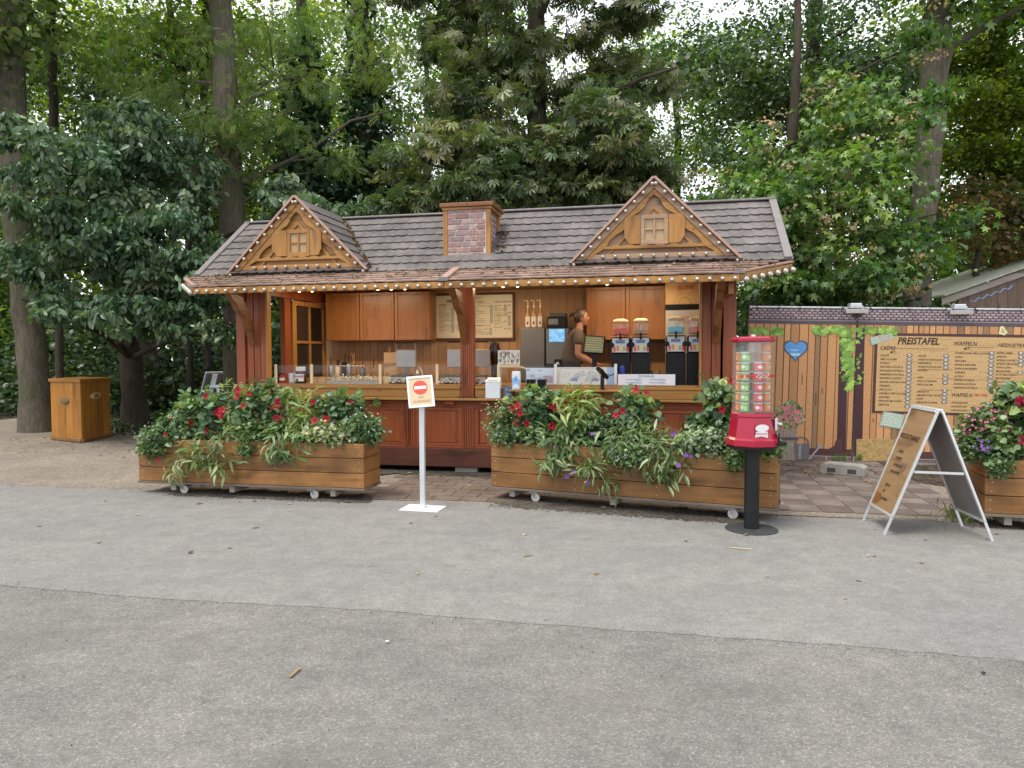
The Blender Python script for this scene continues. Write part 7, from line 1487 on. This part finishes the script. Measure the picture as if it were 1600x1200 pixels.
# 3 straight tree behind the left dormer with feathery leaves
pts, rad = trunk_path([(372, 650, 44), (370, 480, 40), (362, 330, 38), (352, 150, 35), (345, 0, 33), (338, -180, 28), (330, -380, 20)], 15.0)
bl = [blob(430, 120, 150, 130, 15.2, 1.6, 1.2), blob(300, 60, 140, 110, 15.6, 1.5, .9), blob(560, 90, 130, 110, 15.5, 1.5, .9), blob(450, 250, 120, 70, 15.0, 1.2, .6), blob(330, 200, 90, 34, 14.2, .5, .25), blob(250, 150, 100, 80, 16.4, 1.4, .5), blob(400, -180, 260, 150, 15, 3., 1.2), blob(360, 195, 60, 24, 14.2, .4, .15), blob(640, 180, 90, 90, 15.6, 1.2, .5)]
C_ROB = [(.12, .19, .065), (.17, .245, .085), (.085, .15, .055), (.24, .30, .11)]
tree('locust_tree', 'tall straight tree behind the left dormer with feathery light leaves', pts, rad, bl,
     [dict(ncl=1100, sub=90, sflat=.45, ssc=.32, per=6, spread=.17, size=.19, tmpl=L_PINN, cols=C_ROB, mat='leaf_thin', droop=.6, up=.6, gap=.5, f=1.7, seed=9., width=1.1, shell=.5)], limbs=9, limb_r=.055, fine_twigs=40)
# thin leaning stems beside it
for k, (pl, lab) in enumerate((([(300, 640, 9), (290, 420, 10), (318, 180, 11), (322, 0, 12), (325, -200, 8)], 'thin dark stem left of the straight tree'), ([(330, 640, 9), (308, 300, 10), (285, 120, 10), (262, 0, 9), (240, -150, 6)], 'thin forked stem leaning left of the straight tree'), ([(95, 640, 10), (88, 300, 12), (82, 120, 13), (80, 0, 13), (76, -160, 9)], 'thin dark stem right of the big grey trunk'))):
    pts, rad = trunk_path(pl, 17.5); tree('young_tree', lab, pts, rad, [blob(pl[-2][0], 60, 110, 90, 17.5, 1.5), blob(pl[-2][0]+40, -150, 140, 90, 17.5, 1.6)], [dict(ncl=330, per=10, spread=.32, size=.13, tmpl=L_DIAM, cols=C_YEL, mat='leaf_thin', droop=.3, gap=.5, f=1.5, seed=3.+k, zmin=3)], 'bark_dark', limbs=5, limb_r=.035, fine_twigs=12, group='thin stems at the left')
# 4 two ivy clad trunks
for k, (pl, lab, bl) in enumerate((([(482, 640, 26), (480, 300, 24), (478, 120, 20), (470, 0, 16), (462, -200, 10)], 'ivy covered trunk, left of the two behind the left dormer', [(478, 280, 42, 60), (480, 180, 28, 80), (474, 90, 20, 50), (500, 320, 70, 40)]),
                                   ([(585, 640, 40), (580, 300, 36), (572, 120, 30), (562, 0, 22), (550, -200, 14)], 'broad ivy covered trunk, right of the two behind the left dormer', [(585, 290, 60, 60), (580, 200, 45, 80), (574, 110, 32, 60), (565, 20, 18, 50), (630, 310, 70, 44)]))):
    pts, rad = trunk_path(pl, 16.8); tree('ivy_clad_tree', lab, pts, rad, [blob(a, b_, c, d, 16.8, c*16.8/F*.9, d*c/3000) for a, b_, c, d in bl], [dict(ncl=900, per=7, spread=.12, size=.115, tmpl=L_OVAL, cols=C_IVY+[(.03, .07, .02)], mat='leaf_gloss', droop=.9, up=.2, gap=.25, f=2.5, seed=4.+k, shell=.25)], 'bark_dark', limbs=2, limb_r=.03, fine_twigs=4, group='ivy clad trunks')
# 5 chestnut behind the roof
pts, rad = trunk_path([(842, 640, 40), (842, 420, 36), (840, 250, 32), (838, 100, 28), (834, -60, 22), (830, -250, 14)], 14.4)
bl = [blob(840, 210, 190, 110, 13.8, 1.6, 1.3), blob(700, 260, 130, 70, 13.2, 1.3, .9), blob(960, 260, 130, 70, 13.6, 1.3, .8), blob(760, 110, 140, 90, 14.2, 1.6, .9), blob(930, 100, 140, 90, 14.4, 1.6, .9), blob(840, 10, 170, 80, 14.4, 1.8, .7), blob(820, -150, 240, 110, 14.4, 2.4, .9), blob(690, 310, 110, 34, 12.8, .8, .4), blob(880, 305, 150, 34, 13.0, .8, .5), blob(690, 20, 90, 60, 15, 1.2, .35)]
tree('chestnut_tree', 'chestnut tree with browning fan shaped leaves behind the chimney', pts, rad, bl,
     [dict(ncl=2700, sub=200, sflat=.45, ssc=.28, per=6, spread=.14, size=.15, tmpl=L_PALM, cols=C_CHES, droop=.55, up=.7, gap=.4, f=1.7, seed=12., shell=.45)], 'bark_dark', limbs=11, limb_r=.075, fine_twigs=30)
# 6 maple between kiosk and right trunk
pts, rad = trunk_path([(1228, 640, 24), (1228, 470, 22), (1232, 330, 20), (1240, 200, 16), (1246, 60, 11), (1250, -120, 6)], 12.6)
bl = [blob(1290, 330, 130, 90, 11.6, 1.1, 1.1), blob(1210, 250, 80, 60, 12.4, 1.0, .45), blob(1360, 230, 80, 90, 12.0, 1.0, .6), blob(1330, 430, 110, 44, 11.6, .7, .8), blob(1215, 380, 46, 70, 12.2, .8, .45), blob(1400, 420, 50, 56, 11.6, .7, .4), blob(1230, 450, 60, 30, 11.9, .6, .3), blob(1490, 335, 26, 26, 11.8, .4, .05), blob(1452, 60, 30, 60, 12.6, .4, .1), blob(1480, 150, 40, 26, 12.2, .4, .06), blob(1120, 300, 60, 40, 12.8, .8, .25), blob(1300, 180, 90, 60, 12.8, 1., .4)]
tree('maple_tree', 'light green maple with yellow seed clusters between the kiosk and the tall trunk', pts, rad, bl,
     [dict(ncl=1500, sub=150, sflat=.45, ssc=.33, per=7, spread=.14, size=.128, tmpl=L_MAPLE, cols=C_MAP, droop=.75, up=.55, gap=.45, f=2.0, seed=21., shell=.4, zmin=1.9), dict(name='seed_cluster', ncl=240, per=14, spread=.07, size=.05, tmpl=L_DIAM, cols=[(.34, .26, .12), (.42, .33, .17), (.28, .17, .08)], droop=1.2, up=.2, gap=.6, f=1.3, seed=3., zmin=2)], 'bark_dark', limbs=10, limb_r=.04, fine_twigs=34)
# 7 tall airy tree to the upper right
pts, rad = trunk_path([(1260, 640, 30), (1262, 300, 26), (1268, 120, 22), (1275, 0, 20), (1282, -180, 14)], 21.0)
bl = [blob(1130, 140, 110, 110, 21, 2., .7), blob(1250, 110, 130, 100, 21, 2., .9), blob(1370, 90, 110, 90, 20, 2., .8), blob(1200, 260, 110, 70, 21, 1.8, .5), blob(1060, 60, 80, 80, 21, 2., .4), blob(1250, -60, 220, 90, 21, 2.5, .8), blob(1360, 220, 100, 80, 20, 1.8, .6)]
tree('birch_tree', 'tall airy tree with small dark leaves against the bright sky', pts, rad, bl, [dict(ncl=2500, sub=170, ssc=.3, per=9, spread=.24, size=.098, tmpl=L_DIAM, cols=C_GREY, droop=.3, gap=.62, f=1.3, seed=31., shell=.6)], 'bark_dark', limbs=10, limb_r=.06, fine_twigs=50)
# 8 tall trunk at the right
pts, rad = trunk_path([(1428, 640, 44), (1434, 440, 40), (1442, 330, 38), (1455, 180, 40), (1466, 60, 38), (1474, -80, 34), (1482, -300, 26)], 13.8)
tree('plane_tree', 'tall bare grey trunk rising behind the price board', pts, rad, [blob(1500, -220, 230, 130, 13.8, 2.2), blob(1560, -60, 120, 80, 13.2, 1.4), blob(1400, -80, 100, 50, 13.4, 1.2), blob(1450, 400, 40, 34, 13.2, .4, .1)], [dict(ncl=900, per=8, spread=.26, size=.18, tmpl=L_MAPLE, cols=C_MAP, droop=.5, gap=.45, f=1.5, seed=41.)], 'bark', limbs=6, limb_r=.09, fine_twigs=14)
# 9 layered yellow-green tree far right and a browning shrub
pts, rad = trunk_path([(1575, 640, 22), (1572, 330, 20), (1566, 150, 18), (1560, 0, 14), (1556, -160, 8)], 18.5)
bl = [blob(1550, 60, 100, 70, 18, 1.8, .8), blob(1540, 170, 90, 50, 17.6, 1.5, .7), blob(1610, 120, 80, 90, 17.8, 1.6, .7), blob(1545, 250, 80, 40, 17.4, 1.2, .5), blob(1620, 270, 70, 60, 17.6, 1.4, .5), blob(1560, -80, 160, 80, 18, 2., .6)]
tree('hornbeam_tree', 'yellow-green tree with layered fine foliage at the right edge', pts, rad, bl, [dict(ncl=2600, sub=110, ssc=.4, sflat=.25, per=9, spread=.24, size=.095, tmpl=L_DIAM, cols=[(.10, .15, .016), (.15, .19, .022), (.07, .11, .014), (.05, .08, .015)], mat='leaf_thin', droop=.25, up=1.2, gap=.5, f=2.2, seed=51., flat=.28)], 'bark_dark', limbs=8, limb_r=.04, fine_twigs=24)
pts, rad = trunk_path([(1520, 640, 10), (1525, 420, 9), (1535, 340, 6), (1545, 290, 4)], 15.6)
tree('copper_shrub', 'browning reddish shrub behind the shed roof', pts, rad, [blob(1530, 320, 60, 34, 15.6, .9, .5), blob(1590, 340, 60, 40, 15.6, .9, .5), blob(1500, 370, 50, 40, 15.4, .8, .3), blob(1570, 390, 70, 34, 15.6, .9, .3)], [dict(ncl=420, sub=40, per=8, spread=.2, size=.10, tmpl=L_OVAL, cols=[(.14, .075, .035), (.20, .11, .05), (.09, .06, .03), (.07, .08, .03), (.06, .09, .03)], mat='leaf_thin', droop=.3, gap=.5, f=2., seed=61.)], 'bark_dark', limbs=6, limb_r=.025, fine_twigs=12, cat='shrub', group=None)
# 10 dark trunks in the wood at the left
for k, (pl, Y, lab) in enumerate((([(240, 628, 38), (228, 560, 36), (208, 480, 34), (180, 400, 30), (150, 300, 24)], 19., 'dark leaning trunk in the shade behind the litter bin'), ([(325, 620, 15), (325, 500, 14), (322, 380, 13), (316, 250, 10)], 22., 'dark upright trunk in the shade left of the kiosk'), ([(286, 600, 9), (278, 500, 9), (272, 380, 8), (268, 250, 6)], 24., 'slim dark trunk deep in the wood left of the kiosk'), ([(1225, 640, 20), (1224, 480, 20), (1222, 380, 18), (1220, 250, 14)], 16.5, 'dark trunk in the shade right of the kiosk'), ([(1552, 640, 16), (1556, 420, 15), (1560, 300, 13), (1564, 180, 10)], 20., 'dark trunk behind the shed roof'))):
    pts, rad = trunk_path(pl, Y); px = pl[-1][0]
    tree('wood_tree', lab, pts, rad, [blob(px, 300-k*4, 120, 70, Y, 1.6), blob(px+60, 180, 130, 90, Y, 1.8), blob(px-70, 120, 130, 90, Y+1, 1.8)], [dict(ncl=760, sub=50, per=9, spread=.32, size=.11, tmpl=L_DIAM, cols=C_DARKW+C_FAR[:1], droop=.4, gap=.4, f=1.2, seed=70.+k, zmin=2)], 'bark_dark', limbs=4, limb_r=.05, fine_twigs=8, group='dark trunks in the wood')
# 11 further trees of the wood, each with its own crown
k = 0
for (px, Y, hpx, cols, lab) in ((-60, 24, -20, C_FAR, 'at the far left edge'), (80, 27, 20, C_YEL, 'above the drooping dark tree'), (210, 25, 0, C_YEL, 'seen through the feathery leaves at the left'), (330, 29, -20, C_YEL, 'behind the straight trunk'), (440, 24, 20, C_YEL, 'between the straight trunk and the ivy'), (540, 30, -20, C_FAR, 'behind the ivy clad trunks'), (660, 26, 20, C_FAR, 'between the ivy and the chestnut'), (790, 28, 10, C_YEL, 'behind the chestnut to its left'), (930, 27, 40, C_YEL, 'behind the chestnut to its right'), (1060, 29, 60, C_FAR, 'above the right dormer'), (1170, 26, 110, C_FAR, 'above the right end of the roof'), (1310, 27, 60, C_FAR, 'behind the maple'), (1430, 25, 0, C_FAR, 'behind the tall bare trunk'), (1530, 28, 60, C_YEL, 'behind the layered tree'), (1660, 24, 40, C_FAR, 'at the far right edge')):
    pts, rad = trunk_path([(px, 600, 15), (px+rnd.uniform(-8, 8), 400, 13), (px+rnd.uniform(-12, 12), max(hpx, 150)+60, 10), (px+rnd.uniform(-14, 14), hpx+40, 6)], Y)
    bl = []; y = 520
    while y > hpx: bl.append(blob(px+rnd.uniform(-45, 45), y, rnd.uniform(70, 105), rnd.uniform(48, 70), Y+rnd.uniform(-1.5, 1.5), 1.8)); y -= 62
    tree('woodland_tree', 'woodland tree '+lab, pts, rad, bl, [dict(ncl=max(340, 190*len(bl)), sub=14*len(bl), ssc=.42, per=9, spread=.34, size=.125, tmpl=L_DIAM, cols=cols, mat='leaf_thin', droop=.3, gap=.5, f=.9, seed=80.+k, zmin=.8)], 'bark_dark', limbs=4, limb_r=.06, fine_twigs=10, group='woodland trees in the distance'); k += 1
# 12 far wood and undergrowth as masses
bl = [((x, 34+rnd.uniform(-2, 3), h*.5), (3.6, 2.2, h*.62), h) for x, h in [(-34+i*3.4, (9.5 if i < 9 else 8.5 if i < 13 else 5.5 if i < 15 else 8)) for i in range(21)]]+[((sx*(23+2*math.sin(y_)), y_, h_*.5), (3., 2.6, h_*.6), h_*.8) for sx in (-1, 1) for y_, h_ in ((10 if sx > 0 else 12, 8), (15, 10), (20, 11), (25, 11), (29, 10))]
o, _ = foliage('far_wood', bl, 7600, 9, .55, .30, L_DIAM, C_FAR+C_YEL[:2], None, 'leaf_thin', gap=.45, f=.7, seed=99., zmin=.2, kind='stuff'); o['label'] = 'sunlit far wood closing the view behind the trees'
bl = [((x, y, .7), (1.6, .9, h), 1.) for x, y, h in [(-18+i*1.9, 20.5+1.3*math.sin(i*1.7), 1.5+.6*math.sin(i*2.3)) for i in range(10)]]+[((x, y, .6), (1.3, .7, 1.3), .8) for x, y in [(-12.5, 18.6), (-10.2, 18.2), (-8.2, 18.9), (-6.4, 18.0), (-4.6, 17.5)]]+[((x, 25+1.2*math.sin(x), 1.6), (2.2, 1.2, 2.6+.5*math.sin(x*2)), 2.2) for x in [-24+i*2.6 for i in range(10)]]+[((x, 16.5, .9), (1.5, .8, 1.6), 1.) for x in (-3, -.5, 2, 4.5, 6.5)]+[((x, 13.4, 1.2), (.9, .6, 1.5), .8) for x in (4.6, 6, 7.6)]
o, _ = foliage('undergrowth', bl, 6200, 8, .24, .14, L_OVAL, C_DARKW+[(.05, .09, .028)], None, 'leaf', gap=.35, f=1.8, seed=98., zmin=.05, kind='stuff'); o['label'] = 'dark leafy undergrowth along the edge of the wood'
n = 5200; P = np.column_stack([rg.uniform(-9.6, -3.2, n), np.zeros(n), rg.uniform(.0, .16, n)]); P[:, 1] = 13.2+(rg.random(n)**.8)*5+.5*np.sin(P[:, 0]*1.7)+np.clip(-P[:, 0]-7, 0, 3)*.7
o = leaves('ground_cover', P, rg.normal(size=(n, 3))*np.array([1, 1, .35]), np.array([0, 0, 1])+rg.normal(size=(n, 3))*.5, rg.uniform(.05, .11, n), L_OVAL, palette(n, C_DARKW), None, 'leaf', None, 'stuff'); o['label'] = 'dark ivy ground cover under the trees'
LEAF_GAIN = 1.0
# fallen leaves and litter
def litter(name, label, pts, s0, s1, cols, z=.006, nrm=.12):
    n = len(pts); P = np.array(pts); D = rg.normal(size=(n, 3))*np.array([1, 1, .15]); o = leaves(name, P, D, np.array([0, 0, 1])+rg.normal(size=(n, 3))*nrm, rg.uniform(s0, s1, n), L_OVAL, palette(n, cols), None, 'petal', None, 'stuff'); o['label'] = label; return o
C_LIT = [(.24, .17, .09), (.32, .24, .13), (.16, .10, .05), (.40, .33, .2)]
pts = []
for _ in range(420): x, y = rnd.uniform(-9.5, -4.2), rnd.gauss(12.6, .9); pts.append((x, y, .004))
for _ in range(120): u, v = rnd.uniform(-3.4, 3.4), rnd.uniform(-1.85, -.2); p = k2w(u, v, .008); pts.append(tuple(p))
for _ in range(160): u, v = rnd.uniform(3.5, 5.4), rnd.gauss(1.0, .35); p = k2w(u, v, .008); pts.append(tuple(p))
for _ in range(50): u, v = rnd.uniform(-9, 6), rnd.uniform(-4.2, -1.9); p = k2w(u, v, .006); pts.append(tuple(p))
litter('fallen_leaves', 'dry fallen leaves scattered over the yard and road', pts, .02, .06, C_LIT)
pts = []
for _ in range(520):
    u = rnd.choice((rnd.gauss(-1.2, .7), rnd.gauss(.9, .5), rnd.uniform(-3.4, 3.4), rnd.gauss(-3.3, .15), rnd.gauss(3.3, .2))); t_ = rnd.random()**.5; p = k2w(max(-3.7, min(3.7, u)), CF+(CB-CF)*t_, CZ0+(CZ1-CZ0)*t_+.035); pts.append(tuple(p))
for _ in range(230):
    t_ = rnd.random(); p = k2w(DORM[0]+.93*(1-t_)+.06+rnd.uniform(-.02, .06), RV0+1.25*t_*.98, RZ0+.92*t_+.045); pts.append(tuple(p))
for _ in range(60): p = k2w(.38+rnd.uniform(0, .12), rnd.uniform(.02, .5), 0); v_ = rnd.uniform(.0, .5); p = k2w(.36+rnd.uniform(0, .12), v_, RZ0+(v_-RV0)*.736+.04); pts.append(tuple(p))
litter('roof_litter', 'brown dry leaf litter lying on the canopy and in the roof valley', pts, .02, .055, C_LIT[:3]+[(.10, .06, .03)], nrm=.4)
for px, py, l, a, c in ((1157, 858, .16, -.5, (.5, .42, .25)), (463, 1052, .10, 1.2, (.26, .17, .08)), (825, 869, .07, .2, (.20, .22, .08)), (640, 739, .06, .4, (.6, .6, .6)), (605, 1003, .018, 0, (.6, .6, .58)), (1537, 1052, .016, .3, (.03, .03, .03)), (1072, 846, .02, .3, (.05, .05, .05)), (400, 825, .05, .3, (.12, .11, .10))):
    p = ground(px, py, .003); mb = MB().bar((-l/2, 0, .003), (l/2, l*.15, .004), .012 if l > .05 else .014, .005, c=c); o = mb.build('litter_scrap', 'flat'); o.location = tuple(p); o.rotation_euler = (0, 0, a)
    tag(o, {1157: 'pale straw lying on the road in front of the dispenser', 463: 'brown twig on the old asphalt in the foreground', 825: 'green-brown leaf scrap on the road before the right planter', 640: 'white paper scrap under the kiosk front', 605: 'white chewing gum spot on the old asphalt', 1537: 'small black scrap on the asphalt at the right', 1072: 'tiny dark scrap on the road left of the dispenser foot', 400: 'dark stain-like scrap on the road below the left planter'}[px], 'scrap')
n = 420; P = []; 
for _ in range(n): g_ = ground(rnd.gauss(1505, 16), rnd.gauss(806, 8)); P.append((g_[0], g_[1], 0))
P = np.array(P); o = leaves('grass', P, np.array([0, 0, 1])+rg.normal(size=(n, 3))*.45, rg.normal(size=(n, 3)), rg.uniform(.04, .12, n), L_LANCE, palette(n, [(.12, .17, .05), (.20, .22, .09), (.08, .12, .03)]), None, 'leaf', np.full(n, .35), 'stuff'); o['label'] = 'small grass tuft below the corner of the right edge planter'
